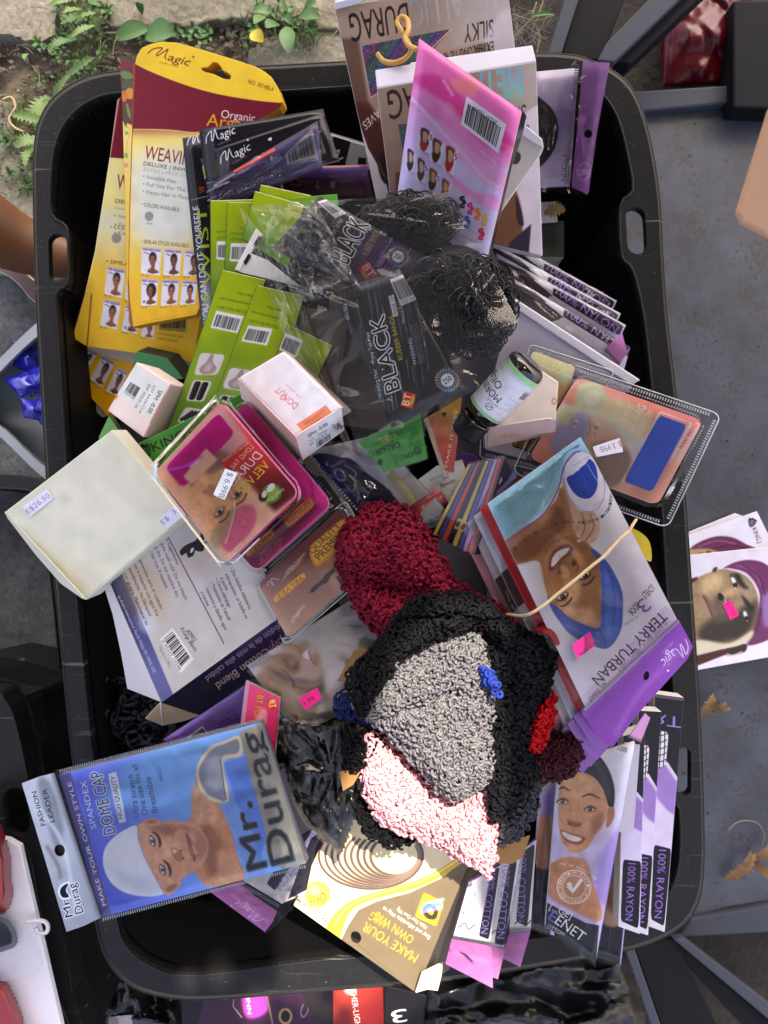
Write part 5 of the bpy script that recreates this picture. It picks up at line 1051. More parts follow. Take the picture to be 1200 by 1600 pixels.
# ------------------------------------------------------------------ blister packs with satin
def blister(label, name, card, pl, flange, art, depth, group=None, win=None, winmat=None, res=1.7, seed=0, bead=True, fl_edges=True, filler=None, holes=(), rough=.3):
    c = Canvas(pl, card, (220, 210, 210), res); art(c)
    t = thing(name, label, 'blister pack', mid(pl, card), group)
    r = rquad(card, .07, 5); slab('card', r, pl, .001, print_mat('blister_card_print', c, rough, .35), WHITE_EDGE, t, c, holes=list(holes))
    if win is not None: slab('satin_window', rquad(win, .1, 5), pl, .0006, winmat, winmat, t, off=.0012, bevel=.0003)
    # thermoformed shell: raised lid over the card, sloping walls, flat flange with embossed rim
    a = rquad(expand(card, 1.035), .10, 7); b = rquad(expand(card, 1.10), .12, 7); f = rquad(flange, .06, 7)
    n = len(a); V = list(pl.world(a, .004)) + list(pl.world(a, .001)) + list(pl.world(b, -depth)) + list(pl.world(f, -depth - .001)); F = [list(range(n))[::-1]]
    for k in range(3):
        for i in range(n): F.append([k * n + (i + 1) % n, k * n + i, (k + 1) * n + i, (k + 1) * n + (i + 1) % n])
    mesh('clear_shell', V, F, PVC, t, smooth=False)
    if filler is not None: slab('satin_fill', rquad(expand(card, 1.02), .1, 5), pl, depth * .9, filler, filler, t, off=-.002, bevel=.003)
    P2 = Plane.__new__(Plane); P2.p0 = pl.p0 - pl.n * depth; P2.n = pl.n; P2.u = pl.u; P2.v = pl.v; fp = f
    if bead: tube('flange_bead', P2.world(f, .0005), .0006, mat('clear_edge', (206, 210, 214), .12, spec=.8), t, closed=True, spl=1)
    if fl_edges:
        fq = np.asarray(flange, float); ST = mat('pressed_pvc', (176, 180, 186), .15, spec=.8); ci = fq.mean(0)
        for k in fl_edges if isinstance(fl_edges, (list, tuple)) else (0, 1, 2, 3):
            p, q_ = fq[k], fq[(k + 1) % 4]; d = (q_ - p); inn = (ci - (p + q_) / 2); inn /= np.linalg.norm(inn); s = 1 if np.dot(np.array([-d[1], d[0]]), inn) > 0 else -1
            p2, q2 = p + d * .06 + inn * 3, p + d * .94 + inn * 3; 
            if s < 0: p2, q2 = q2, p2
            stitches(t, 'pressed_seam', p2, q2, P2, max(10, int(np.linalg.norm(d) / 5)), 5, ST, off=.0004, lw=.55)
    return t, c
BLUES = mat('royal_blue_satin', (52, 100, 236), .28, vary=.25, vscale=18, spec=.7, sheen=.3)


cardS = [(902, 588), (1099, 657), (1027, 790), (826, 716)]; plS1 = tilt((902, 588, .075), (1099, 657, .08), (1027, 790, .08))
def artS(c):
    c.grad(None, (900, 600), (238, 90, 70), (1000, 780), (240, 160, 140)); c.fill([(895, 580), (1110, 650), (1095, 672), (890, 604)], (232, 84, 74)); c.blob([(930, 620), (1000, 640), (1020, 680), (960, 680), (915, 650)], (234, 176, 96), soft=9)
    c.blob([(905, 600), (935, 600), (944, 620), (930, 640), (905, 636)], (196, 206, 140), soft=3); c.ell(925, 622, 22, 20, (150, 190, 120), soft=2); c.ell(925, 622, 13, 12, (226, 232, 226), soft=2)
    c.fill([(880, 630), (960, 655), (1010, 690), (990, 720), (850, 660)], (216, 212, 222), soft=3); c.text('21103', (893, 607), (906, 597), 8, (250, 230, 226), .6); c.text('Oil Treated', (916, 603), (950, 605), 6, (252, 230, 200), .4)
    c.blob([(900, 650), (940, 650), (970, 680), (985, 720), (960, 760), (920, 770), (880, 730), (880, 690)], (214, 152, 128), soft=4); c.blob([(930, 715), (975, 700), (985, 730), (960, 760), (935, 750)], (96, 74, 74), soft=5); c.blob([(880, 650), (920, 640), (915, 680), (890, 720), (860, 700)], (110, 120, 200), soft=6); c.blob([(870, 640), (905, 632), (900, 650), (880, 665)], (206, 226, 130), soft=4, alpha=.7)
    c.ell(932, 668, 8, 3.6, (220, 206, 196), rot=-60, soft=1); c.ell(932, 668, 3, 3.4, (84, 66, 56), soft=.8); c.ell(899, 662, 7, 3.4, (220, 214, 214), rot=-60, soft=1); c.ell(899, 662, 2.8, 3, (84, 76, 80), soft=.8); c.line([(925, 660), (930, 672), (928, 680)], 1.6, (120, 84, 70), soft=.8, curve=True); c.line([(893, 654), (896, 664), (894, 672)], 1.6, (120, 100, 90), soft=.8, curve=True); c.line([(920, 652), (922, 668), (918, 682)], 2.6, (120, 84, 66), soft=1.2, curve=True); c.blob([(925, 690), (950, 690), (950, 700), (930, 704)], (186, 116, 104), soft=2)
    c.line([(1032, 644), (1080, 661), (1020, 775), (971, 755), (1031, 644)], 3, (246, 226, 220), soft=.6); c.detail([(880, 650), (970, 660), (985, 740), (920, 770)], .05)
    for s, p0, p1, h in (('SHINE', (962, 664), (976, 628), 12), ('SILKY', (974, 670), (992, 634), 12), ('DURAG', (987, 674), (1010, 636), 13), ('PREMIUM', (1000, 684), (1022, 646), 11)): c.text(s, p0, p1, h, (250, 236, 170) if s != 'DURAG' else (252, 250, 246), 1.4)
    c.fill([(890, 580), (1110, 650), (1060, 810), (800, 730)], (252, 238, 228), soft=6, alpha=.42); c.blob([(905, 600), (960, 620), (1010, 650), (1000, 690), (950, 670), (900, 640)], (252, 248, 214), soft=12, alpha=.55); c.line([(890, 640), (960, 650), (1010, 690)], 6, (252, 250, 240), soft=4, curve=True, alpha=.5)  # white glare of the clear shell painted over the print
    c.fill(rquad([(1086, 658), (1096, 664), (1070, 708), (1060, 703)], .3), (250, 196, 190)); c.text('PATENT PENDING', (1066, 702), (1090, 664), 6, (206, 60, 60), .5); c.fill([(1000, 740), (1060, 715), (1060, 740), (1027, 800), (980, 780)], (240, 172, 152), soft=5)

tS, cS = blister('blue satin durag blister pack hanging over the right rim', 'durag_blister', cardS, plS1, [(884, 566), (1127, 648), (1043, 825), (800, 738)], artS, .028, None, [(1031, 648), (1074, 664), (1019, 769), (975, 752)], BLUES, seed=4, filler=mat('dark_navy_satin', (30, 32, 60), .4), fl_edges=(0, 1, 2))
sticker(tS, [(926, 698), (968, 684), (974, 706), (932, 714)], plS1, (222, 222, 232), '$ 3.99B', (967, 690), (934, 700), 9, (120, 116, 130), off=.0048)
cardS2 = [(833, 548), (900, 573), (872, 652), (806, 625)]; plS2 = tilt((833, 548, .062), (900, 573, .064), (806, 625, .058))
def artS2(c):
    c.grad(None, (840, 555), (246, 240, 190), (880, 640), (240, 190, 160)); c.blob([(850, 570), (890, 575), (885, 600), (850, 600)], (226, 236, 190), soft=6); c.blob([(840, 600), (880, 600), (870, 640), (830, 640)], (244, 214, 150), soft=7); c.line([(840, 570), (895, 590)], 3, (252, 250, 230), soft=2); c.text('SHINE', (862, 604), (880, 572), 11, (240, 214, 120), 1)
blister('pale yellow holographic blister pack behind the oil bottle', 'durag_blister', cardS2, plS2, [(828, 538), (960, 580), (905, 690), (800, 648)], artS2, .018, None, seed=6, fl_edges=(0,))
# gold badge pack under the cream carton
cardB = [(757, 676), (870, 660), (838, 722), (758, 702)]; plB = tilt((757, 676, .036), (870, 660, .038), (758, 702, .034))
def artB(c):
    c.fill(cardB, (228, 222, 224)); c.fill([(769, 680), (788, 677), (783, 694), (768, 690)], (206, 48, 40)); c.text('BT', (786, 682), (771, 684), 8, (246, 200, 60), 1.2, up=(-.2, 1)); c.fill(rquad([(804, 678), (846, 674), (830, 706), (800, 698)], .16), (60, 44, 20)); c.fill(rquad([(806, 680), (844, 676), (829, 704), (802, 696)], .16), (222, 172, 50)); c.text('PREMIUM', (814, 701), (821, 676), 9, (50, 34, 16), .8); c.text('QUALITY', (826, 702), (836, 678), 8, (90, 60, 30), .6)
blister('small blister card with a gold badge under the cream carton', 'badge_blister', cardB, plB, [(752, 660), (880, 650), (846, 736), (750, 714)], artB, .012, None, seed=8, fl_edges=(2,), filler=mat('olive_satin', (86, 90, 30), .4))
# cream carton
CREAM = mat('cream_board', (238, 222, 204), .55); pl = tilt((838, 576, .1), (873, 598, .1), (768, 664, .09)); q = [(800, 572), (842, 576), (873, 597), (868, 656), (858, 654), (764, 668), (770, 640)]
c = Canvas(pl, q, (236, 220, 202)); c.grad(None, (840, 580), (240, 222, 206), (780, 660), (226, 206, 190)); c.ell(866, 627, 4.5, 5.5, (226, 150, 100)); c.ell(866, 627, 2.3, 3, (240, 224, 206))
t = thing('cream_carton', 'cream carton lying under the oil bottle', 'box', mid(pl, q)); slab('carton_body', q, pl, .02, print_mat('cream_carton_print', c, .5), CREAM, t, c, bevel=.001)
pf = tilt((764, 668, .09), (866, 654, .096), (761, 698, .066)); qf = [(764, 668), (858, 654), (868, 656), (868, 674), (858, 680), (761, 699)]; c = Canvas(pf, qf, (226, 206, 200)); c.text('tsuingo', (812, 677), (780, 681), 7, (220, 150, 100), .3, up=(.05, 1)); slab('carton_side', qf, pf, .001, print_mat('cream_side_print', c, .5), CREAM, t, c)

# ------------------------------------------------------------------ oil bottle
def bottle():
    A = np.array(W(823, 573, .118)); B = np.array(W(733, 668, .088)); ax = B - A; L = np.linalg.norm(ax); ax /= L
    up = np.array([0, 0, 1.0]) - ax * ax[2]; up /= np.linalg.norm(up); sd = np.cross(ax, up)
    R = .0150
    t = thing('oil_bottle', 'small dark glass bottle of moringa oil with a white label', 'bottle', W(785, 620, .08)); ctr0 = A - up * .002
    def lathe(name, prof, m, a0=0, a1=2 * math.pi, n=40, canvas=None, smooth=True):
        V = []; F = []; UV = []
        for s, r in prof:
            for k in range(n + 1):
                g = a0 + (a1 - a0) * k / n; V.append(ctr0 + ax * s * L + (up * math.cos(g) + sd * math.sin(g)) * r * R)
                if canvas: UV.append((k / n, (s - prof[0][0]) / (prof[-1][0] - prof[0][0])))
        for j in range(len(prof) - 1):
            for k in range(n): a = j * (n + 1) + k; F.append([a, a + 1, a + n + 2, a + n + 1])
        return mesh(name, V, F, m, t, UV if canvas else None, smooth=smooth)
    GL = mat('dark_amber_glass', (22, 12, 8), .06, coat=1.0, vary=.02); CAPM = mat('black_ribbed_cap', (20, 20, 21), .4, vary=.02)
    lathe('glass_body', [(-.06, 0), (-.065, .6), (-.055, .78), (-.03, .92), (.0, .98), (.03, 1), (.70, 1), (.755, .95), (.80, .82), (.83, .68), (.85, .62), (.86, .62)], GL)
    lathe('neck_collar', [(.845, .66), (.855, .82), (.875, .84), (.89, .70)], GL); lathe('screw_cap', [(.885, .60), (.89, .78), (1.09, .80), (1.12, .74), (1.13, .5), (1.13, 0)], CAPM)
    V = []; F = []
    for k in range(44):
        g = 2 * math.pi * k / 44; d = up * math.cos(g) + sd * math.sin(g); e = np.cross(ax, d)
        b = [ctr0 + ax * s * L + d * (r * R) + e * w for s, r, w in ((.90, .78, -.0006), (.90, .78, .0006), (1.08, .79, .0006), (1.08, .79, -.0006))]; tp = [ctr0 + ax * s * L + d * (r * R) for s, r in ((.90, .83), (1.08, .84))]
        i = len(V); V += b + tp; F += [[i, i + 3, i + 5, i + 4], [i + 1, i + 4, i + 5, i + 2]]
    mesh('cap_ribs', V, F, CAPM, t, kind='stuff')
    c = Canvas(None, [(0, 0), (300, 200)], (236, 236, 242), 2.0); Y = lambda s: s  # x round the bottle (0..300), y from base to neck (0..200)
    c.fill([(0, 0), (300, 0), (300, 12), (0, 12)], (160, 214, 150)); c.fill([(0, 186), (300, 186), (300, 200), (0, 200)], (160, 224, 150)); c.grad([(0, 168), (300, 168), (300, 188), (0, 188)], (0, 168), (236, 236, 242), (0, 188), (170, 226, 160))
    c.text('MORINGA', (140, 92), (262, 92), 27, (34, 36, 40), 1.3); c.text('OIL', (163, 128), (212, 128), 27, (34, 36, 40), 1.3); c.text('100% Pure', (190, 168), (262, 168), 14, (150, 186, 206), .6); c.fill([(120, 172), (290, 172), (290, 182), (120, 182)], (226, 216, 232))
    for k in range(10): c.blob(ell(216 + (k % 4) * 9, 112 + k * 2.6, 7, 4.5, k * 40), (70, 150, 60), n=2)
    c.ell(236, 36, 17, 17, (120, 196, 110)); c.ell(236, 36, 12, 12, (226, 240, 220)); c.text('ORG', (227, 40), (245, 40), 8, (90, 170, 90), .5)
    c.bars([(58, 118), (104, 118), (104, 160), (58, 160)], n=28, bgc=(236, 236, 242))
    for k in range(7): c.small((60, 60 + k * 8), (124 - (k % 3) * 12, 60 + k * 8), 4.4, (110, 110, 120), .75)
    c.ell(150, 36, 11, 11, (60, 60, 66)); c.ell(150, 36, 9, 9, (236, 236, 242)); c.line([(140, 44), (160, 28)], 2, (60, 60, 66)); c.small((132, 58), (170, 58), 6, (60, 60, 66), .9)
    lathe('paper_label', [(.045, 1.012), (.2, 1.012), (.4, 1.012), (.55, 1.012), (.70, 1.012)], print_mat('oil_label_print', c, .4, .2), -2.6, 2.6, 48, c)
bottle()

# ------------------------------------------------------------------ printed cards on the platform at right
def king_card(label, q, z, art, seed=0):
    pl = flat(z); c = Canvas(pl, q, (214, 212, 228), 1.7); art(c); t = thing('durag_card', label, 'card', mid(pl, q), 'white durag cards on the platform')
    slab('card', q, pl, .003, print_mat('durag_card_print', c, .35, .3), WHITE_EDGE, t, c, bevel=.0006); return t, pl
def kc1(c):
    c.shield(1175, 816, 7.5, 15, (40, 36, 46), (150, 150, 164)); c.text('KING.J', (1175, 826), (1184, 849), 7, (44, 40, 50), .6)
    c.blob([(1078, 858), (1095, 846), (1120, 838), (1145, 840), (1165, 850), (1180, 860), (1120, 872), (1085, 868)], (96, 44, 78), soft=1); c.line([(1090, 855), (1120, 845), (1150, 850)], 2, (140, 86, 120), soft=1.4, curve=True); c.line([(1100, 862), (1140, 852), (1170, 858)], 1.5, (60, 22, 50), soft=1, curve=True)
    c.blob([(1070, 862), (1085, 858), (1110, 858), (1125, 866), (1100, 880), (1070, 880)], (176, 146, 110), soft=1.5); c.line([(1090, 867), (1098, 865)], 3, (40, 30, 24), soft=1); c.line([(1104, 862), (1112, 864)], 3, (40, 30, 24), soft=1)
king_card('lowest white card peeking out behind the two purple durag cards', [(1060, 838), (1149, 802), (1172, 810), (1190, 860), (1070, 900)], DZ + .008, lambda c: None)
king_card('upper white card with a crest and only the top of a purple durag', [(1060, 842), (1183, 799), (1216, 866), (1230, 920), (1070, 940)], DZ + .014, kc1)
def kc2(c):
    c.grad(None, (1090, 880), (210, 208, 222), (1200, 1040), (224, 222, 238))
    c.blob([(1130, 888), (1150, 878), (1175, 875), (1200, 884), (1230, 920), (1230, 980), (1200, 1000), (1168, 1008), (1175, 985), (1187, 940), (1182, 915), (1165, 895), (1140, 888)], (104, 48, 92), soft=1)
    c.blob([(1192, 930), (1205, 930), (1206, 975), (1193, 975)], (150, 120, 180), soft=5, alpha=.8); c.line([(1150, 884), (1175, 890), (1190, 915)], 2.5, (140, 84, 120), soft=1.5, curve=True); c.line([(1160, 882), (1185, 900), (1196, 930)], 2, (70, 28, 60), soft=1, curve=True); c.line([(1172, 1004), (1184, 980), (1190, 950)], 2, (70, 28, 60), soft=1, curve=True)
    sk = [(1075, 920), (1090, 903), (1110, 894), (1130, 889), (1150, 893), (1165, 900), (1178, 915), (1185, 935), (1184, 955), (1176, 985), (1165, 998), (1140, 1006), (1100, 1020), (1082, 1022), (1080, 1000), (1078, 960)]
    c.blob(sk, (146, 124, 92), soft=1.2)
    c.blob([(1092, 985), (1120, 962), (1140, 965), (1165, 945), (1182, 940), (1182, 960), (1172, 985), (1150, 1000), (1100, 1005)], (52, 44, 38), soft=8); c.blob([(1120, 930), (1140, 935), (1142, 965), (1120, 975), (1108, 960)], (84, 72, 62), soft=6, alpha=.8); c.blob([(1150, 900), (1168, 905), (1178, 925), (1170, 945), (1150, 935)], (150, 132, 112), soft=6)
    c.blob([(1100, 905), (1125, 895), (1130, 912), (1110, 930), (1095, 925)], (186, 162, 122), soft=7); c.blob([(1130, 925), (1146, 918), (1156, 924), (1140, 932)], (190, 150, 112), soft=4)
    c.blob([(1146, 896), (1156, 898), (1162, 910), (1170, 920), (1160, 918), (1150, 908)], (44, 38, 34), soft=2.5); c.blob([(1158, 930), (1170, 940), (1178, 952), (1168, 950)], (30, 26, 24), soft=2.5)
    c.blob([(1140, 897), (1146, 898), (1152, 910), (1151, 919), (1144, 913)], (70, 58, 50), soft=2); c.ell(1146, 907, 3.2, 6, (214, 216, 226), rot=-25, soft=.8); c.ell(1148.5, 914, 3.4, 3.6, (24, 20, 20), soft=.6); c.ell(1149.3, 918.4, 1, 1, (220, 220, 220))
    c.ell(1164.5, 960, 3, 6, (196, 206, 214), rot=-20, soft=.8); c.ell(1166.5, 966, 3, 3.4, (20, 18, 18), soft=.6); c.ell(1167.5, 970, .9, .9, (220, 220, 220))
    c.detail(sk, .06)
    c.blob([(1122, 928), (1128, 928), (1130, 936), (1124, 938)], (26, 20, 16), soft=1.2); c.line([(1128, 926), (1134, 932), (1133, 942)], 1.6, (206, 176, 150), soft=1.2, curve=True)
    c.blob([(1098, 931), (1105, 934), (1116, 948), (1120, 960), (1113, 964), (1110, 952)], (110, 90, 84), soft=1.6); c.blob([(1094, 936), (1100, 934), (1108, 948), (1112, 964), (1104, 962), (1097, 950)], (160, 120, 106), soft=1.8); c.line([(1098, 930), (1106, 945), (1113, 963)], 1.6, (50, 36, 34), soft=.8, curve=True)
    c.blob([(1082, 1003), (1100, 1000), (1140, 1005), (1176, 985), (1170, 1002), (1140, 1012), (1090, 1024), (1082, 1022)], (206, 200, 172), soft=3); c.blob([(1130, 1015), (1150, 1010), (1166, 1006), (1164, 1018), (1142, 1024), (1132, 1022)], (48, 36, 34), soft=1); c.line([(1134, 1021), (1145, 1024), (1160, 1018)], 2, (206, 200, 190), soft=1, curve=True); c.fill([(1082, 1026), (1130, 1014), (1136, 1022), (1085, 1042)], (74, 30, 28), soft=1); c.ell(1117, 890, 3, 5, (70, 50, 40), rot=40, soft=1)
    c.fill([(1076, 905), (1090, 901), (1090, 906), (1077, 914)], (70, 34, 50), soft=1)
tK, pK = king_card('white durag card with a man in a purple durag and pink sticker', [(1070, 868), (1225, 852), (1240, 1020), (1085, 1048)], DZ + .02, kc2)
sticker(tK, [(1129, 943), (1143, 938), (1155, 961), (1141, 969)], pK, (252, 40, 140), '$ 1.99', (1134, 942), (1146, 963), 4.5, (120, 20, 60), off=.0008)
# dead leaves and a root on the platform
DL = mat('brown_dead_leaf', (128, 96, 58), .8, vary=.3, vscale=80, bump=(120, .7, .002))
for i, (lab, segs) in enumerate((('brown dead leaf by the rim under the durag cards', [((1092, 1122), (1112, 1082), 14), ((1104, 1098), (1140, 1106), 8), ((1098, 1110), (1132, 1096), 9)]), ('larger crumpled brown leaf at the right edge with a pale root', [((1132, 1374), (1178, 1330), 15), ((1170, 1345), (1208, 1312), 15), ((1176, 1346), (1210, 1372), 12), ((1150, 1360), (1170, 1326), 9)]))):
    t = thing('dead_leaf', lab, 'leaf', W(*segs[0][0], DZ), 'dead leaves on the platform')
    for k, (a, b, w) in enumerate(segs): V, F = leaf_geo(W(*a, DZ + .006), W(*b, DZ + .012 + .004 * k), w * .0007, .009, 1, k + i * 5); mesh('leaf_blade', V, F, DL, t, smooth=True)
tag(tube('pale_root', [W(x, y, DZ + .006) for x, y in ((1138, 1298), (1150, 1286), (1168, 1282), (1186, 1288), (1194, 1306), (1190, 1320))], .0006, mat('pale_root', (140, 126, 102), .8)), 'pale curling root beside the larger dead leaf', 'root')
V, F = [], []
for _ in range(70):
    p = W(rnd.uniform(1010, 1200), rnd.uniform(180, 1390), DZ + .001); k = len(V); r_ = rnd.uniform(.0006, .0022)
    V += [p + Vector((r_ * math.cos(a) * rnd.uniform(.5, 1.6), r_ * math.sin(a), rnd.uniform(0, .001))) for a in (0, 1.2, 2.5, 3.6, 5)]; F.append([k + i for i in range(5)])
mesh('deck_debris', V, F, mat('dirt_specks', (52, 44, 34), .9), kind='stuff')
# ------------------------------------------------------------------ rubber band bags in the middle
BAGF = film_mat('rubber_bag_film', 1.33, 0.07, 30, 0.1, 0.002, haze=.02)
BANDM = mat('black_rubber', (14, 14, 16), .42, spec=.35)
def logo_bt(c, x, y, s, ang):
    a = math.radians(ang); R = lambda u, v: (x + (u * math.cos(a) - v * math.sin(a)) * s, y + (u * math.sin(a) + v * math.cos(a)) * s)
    c.fill([R(-1, -.8), R(1, -.8), R(1, .8), R(-1, .8)], (224, 44, 34)); c.text('BT', R(-.75, .25), R(.8, .25), s * .95, (250, 236, 220), 1.6, outline=(240, 180, 40), ow=.7); c.blob([R(-.6, .3), R(.8, .35), R(.5, .75), R(-.3, .7)], (244, 190, 40), alpha=.8)
def band_card(c, O, X, Y):
    """printed header card: O top-left corner in the letters' own frame, X along the words, Y down the card"""
    O = np.array(O, float); X = np.array(X, float); Y = np.array(Y, float); f = lambda u, v: O + X * u + Y * v; h = np.linalg.norm(Y); up = -Y
    for i in range(120):
        v = random.uniform(0, 1); u0 = random.uniform(-.05, .9); u1 = u0 + random.uniform(.1, .5); c.line([f(u0, v), f(u1, v + random.uniform(-.01, .01))], random.uniform(.4, 1.5), random.choice(((84, 84, 90), (134, 134, 142), (10, 10, 12), (60, 60, 64))), alpha=.85)
    c.text('•Braiding Hair   •Pony Tail Hair', f(.10, .30), f(.70, .27), h * .055, (230, 230, 234), .5, up=up)
    c.text('BLACK', f(.12, .56), f(.80, .50), h * .20, (16, 16, 20), 1.6, outline=(252, 252, 255), ow=2.0, up=up)
    c.text('RUBBER BANDS', f(.36, .66), f(.76, .625), h * .065, (226, 206, 50), .9, up=up); c.text('#01001', f(.86, .04), f(1.0, .03), h * .055, (226, 226, 232), .6, up=up)
    c.fill([f(.74, .62), f(.93, .60), f(.93, .67), f(.74, .69)], (220, 220, 226)); c.small(f(.75, .68), f(.92, .66), h * .045, (30, 30, 34), .9, 'MADE OF'); c.text('Natural Rubber', f(.66, .765), f(.90, .745), h * .05, (226, 226, 230), .4, up=up)
    c.text('WARNING:', f(.27, .83), f(.52, .81), h * .05, (226, 226, 232), .8, up=up)
    for i in range(3): c.small(f(.27, .875 + .035 * i), f(.62, .85 + .035 * i), h * .026, (200, 200, 206), .8)
    c.small(f(.40, .99), f(.80, .96), h * .03, (220, 220, 226), .9, 'Beauty Town International, Inc.'); c.text('U.S.A.', f(.53, 1.03), f(.62, 1.02), h * .035, (220, 220, 226), .4, up=up); c.small(f(.9, .99), f(1.22, .96), h * .028, (200, 200, 206), .8, 'www.beautytown.com')
    return f
def rubber_bag(label, fq, z3, art, bands, bagq, z, seed, film_amp):
    pl = tilt(*z3); c = Canvas(pl, fq, (34, 33, 36), 1.7); art(c)
    t = thing('rubber_band_bag', label, 'bag', mid(pl, fq), 'bags of black rubber bands')
    grid('header_card', fq, pl, 12, 12, print_mat('rubber_band_print', c, .3, .3), t, c, dz=gentle(.004, seed), thick=.003, mside=BLKE)
    r = random.Random(seed); V, F = [], []
    for (cx, cy, rx, ry, n) in bands:
        for i in range(n):
            a = r.uniform(0, 6.28); q = math.sqrt(r.random()); x, y = cx + rx * q * math.cos(a), cy + ry * q * math.sin(a)
            R = r.uniform(9, 17); th = r.uniform(0, 6.28); e = r.uniform(.55, 1); zz = -.012 + .02 * (1 - q) + r.uniform(-.004, .006); ca, sa = math.cos(th), math.sin(th); tz = r.uniform(-.006, .006)
            P = []
            for k in range(16):
                g = 6.283 * k / 16; u_, v_ = R * math.cos(g), R * e * math.sin(g); P.append(pl.world((x + u_ * ca - v_ * sa, y + u_ * sa + v_ * ca), zz + tz * math.cos(g + th))[0])
            v, f = tube_geo(P, .0006, 5, True); F += [[m + len(V) for m in h] for h in f]; V += v
    mesh('rubber_bands', V, F, BANDM, t, smooth=True, kind='stuff')
    cx, cy = np.mean([b[:2] for b in bands], 0); 
    slab('band_mass', ell(cx, cy, max(b[2] for b in bands) * 1.05, max(b[3] for b in bands) * 1.05, 0, 24), pl, .02, mat('band_mass', (14, 14, 15), .6), BLKE, t, off=-.012)
    bp = tilt(*z); f1 = crumple(3.0, film_amp, seed, 8, .22); 
    grid('clear_bag', bagq, bp, 90, 90, BAGF, t, dz=lambda u, v: f1(u, v) * ((.10 if u > .25 else .3 + 2.4 * max(0, .35 - u)) + .5 * max(0, 1 - 9 * min(u, v, 1 - u, 1 - v))) + .004 * math.sin(3.14 * u) * math.sin(3.14 * v))
    return t, bp
def artU(c):
    c.grad(None, (500, 320), (52, 50, 54), (640, 440), (60, 44, 76))
    f = band_card(c, (452, 385), (64, -96 * .9), (150, 70)); 
    c.bars([(495, 315), (510, 311), (541, 333), (524, 341)], n=24, bgc=(214, 214, 222)); logo_bt(c, 574, 424, 13, 55)
def badge(c, x, y, r, ang):
    cols = [(226, 196, 60), (120, 190, 80), (60, 150, 200), (110, 80, 190), (196, 120, 60)]
    for k in range(26): a = k * 6.283 / 26; c.fill([(x + r * math.cos(a - .11), y + r * math.sin(a - .11)), (x + r * 1.22 * math.cos(a), y + r * 1.22 * math.sin(a)), (x + r * math.cos(a + .11), y + r * math.sin(a + .11))], cols[int(k / 26 * 10) % 5])
    c.ell(x, y, r, r, (120, 120, 150)); c.ell(x, y, r * .85, r * .85, (60, 58, 66)); c.ell(x, y, r * .62, r * .62, (232, 232, 240)); a = math.radians(ang); d = np.array((math.cos(a), math.sin(a))); u = np.array((d[1], -d[0]))
    p = np.array((x, y)) - u * r * .22; c.text('250', p - d * r * .42, p + d * r * .42, r * .5, (26, 26, 30), 1.0)
    for k in range(18): b = k * 6.283 / 18; c.ell(x + r * .74 * math.cos(b), y + r * .74 * math.sin(b), r * .05, r * .05, (220, 220, 226))
qU4 = [(500, 306), (682, 410), (580, 455), (424, 388)]
def artU2(c):
    artU(c); c.fill([(570, 360), (690, 400), (600, 470), (540, 440)], (104, 70, 140), soft=14, alpha=.35); badge(c, 622, 401, 15, 20)
rubber_bag('upper clear bag of black rubber bands with a purple tint', qU4, ((500, 306, .108), (682, 410, .112), (424, 388, .104)), artU2, [(640, 345, 72, 38, 170)], [(392, 322), (700, 300), (776, 420), (470, 470)], ((392, 322, .112), (700, 300, .118), (470, 470, .116)), 11, .009)
def artL2(c):
    # words climb the card: X from the lower right end to the upper left end
    f = band_card(c, (566, 652), (-28, -176), (112, -42)); c.bars([(609, 437), (631, 428), (651, 468), (627, 478)], n=26, bgc=(220, 220, 226)); logo_bt(c, 638, 625, 12, -75); badge(c, 699, 594, 17, -35)
    c.line([(600, 533), (604, 548), (613, 566), (612, 572), (606, 571)], 1.2, (150, 150, 156), curve=True)
qL4 = [(624, 420), (728, 608), (612, 668), (520, 458)]
rubber_bag('lower clear bag of black rubber bands with a barcode and badge', qL4, ((624, 420, .13), (728, 608, .134), (520, 458, .124)), artL2, [(735, 480, 64, 74, 380), (690, 440, 50, 40, 80)], [(470, 452), (748, 380), (838, 560), (560, 704)], ((470, 452, .13), (748, 380, .142), (560, 704, .132)), 23, .008)
# the loose left flap of the bag
pf = tilt((380, 330, .115), (470, 470, .118), (520, 700, .12)); t_ = bpy.data.objects['rubber_band_bag.001'] if 'rubber_band_bag.001' in bpy.data.objects else bpy.data.objects['rubber_band_bag']
f1 = crumple(3.5, .010, 31, 9, .22)
CRK = film_mat('crinkled_bag_film', 1.75, 0.07, 30, 0.15, 0.002, haze=.04); grid('bag_flap', [(372, 320), (455, 420), (556, 716), (470, 600)], pf, 50, 70, CRK, t_, dz=f1)
grid('bag_fold', [(392, 322), (492, 312), (566, 455), (462, 474)], tilt((392, 322, .119), (492, 312, .12), (462, 474, .122)), 60, 70, CRK, t_, dz=crumple(2.6, .011, 47, 12, .28))

# ------------------------------------------------------------------ cards between the bags and the headbands
cards = 'cards wedged below the rubber band bags'
pl = tilt((570, 700, .098), (660, 650, .1), (605, 737, .094)); q = [(560, 690), (655, 640), (668, 717), (600, 738)]
c = Canvas(pl, q, (66, 158, 62), 1.8); c.text('DREADLOCK', (623, 690), (560, 712), 9, (28, 40, 20), 1.2, up=(.25, 1)); c.text('GEL', (618, 676), (590, 686), 9, (232, 190, 50), 1.2, up=(.25, 1)); c.text('KING J', (644, 705), (619, 713), 9, (20, 50, 24), .6, up=(.25, 1)); c.shield(652, 704, 6.5, 165, (18, 40, 22), (120, 170, 100)); c.ell(594, 722, 4, 5, (16, 24, 16))
t = thing('green_card', 'green card with a crest and upside down black lettering', 'card', mid(pl, q), cards); slab('card', q, pl, .002, print_mat('dreadlock_print', c, .35, .3), mat('green_edge', (44, 110, 36), .5), t, c); sleeve(t, expand(q, 1.08), pl, seed=3.7)
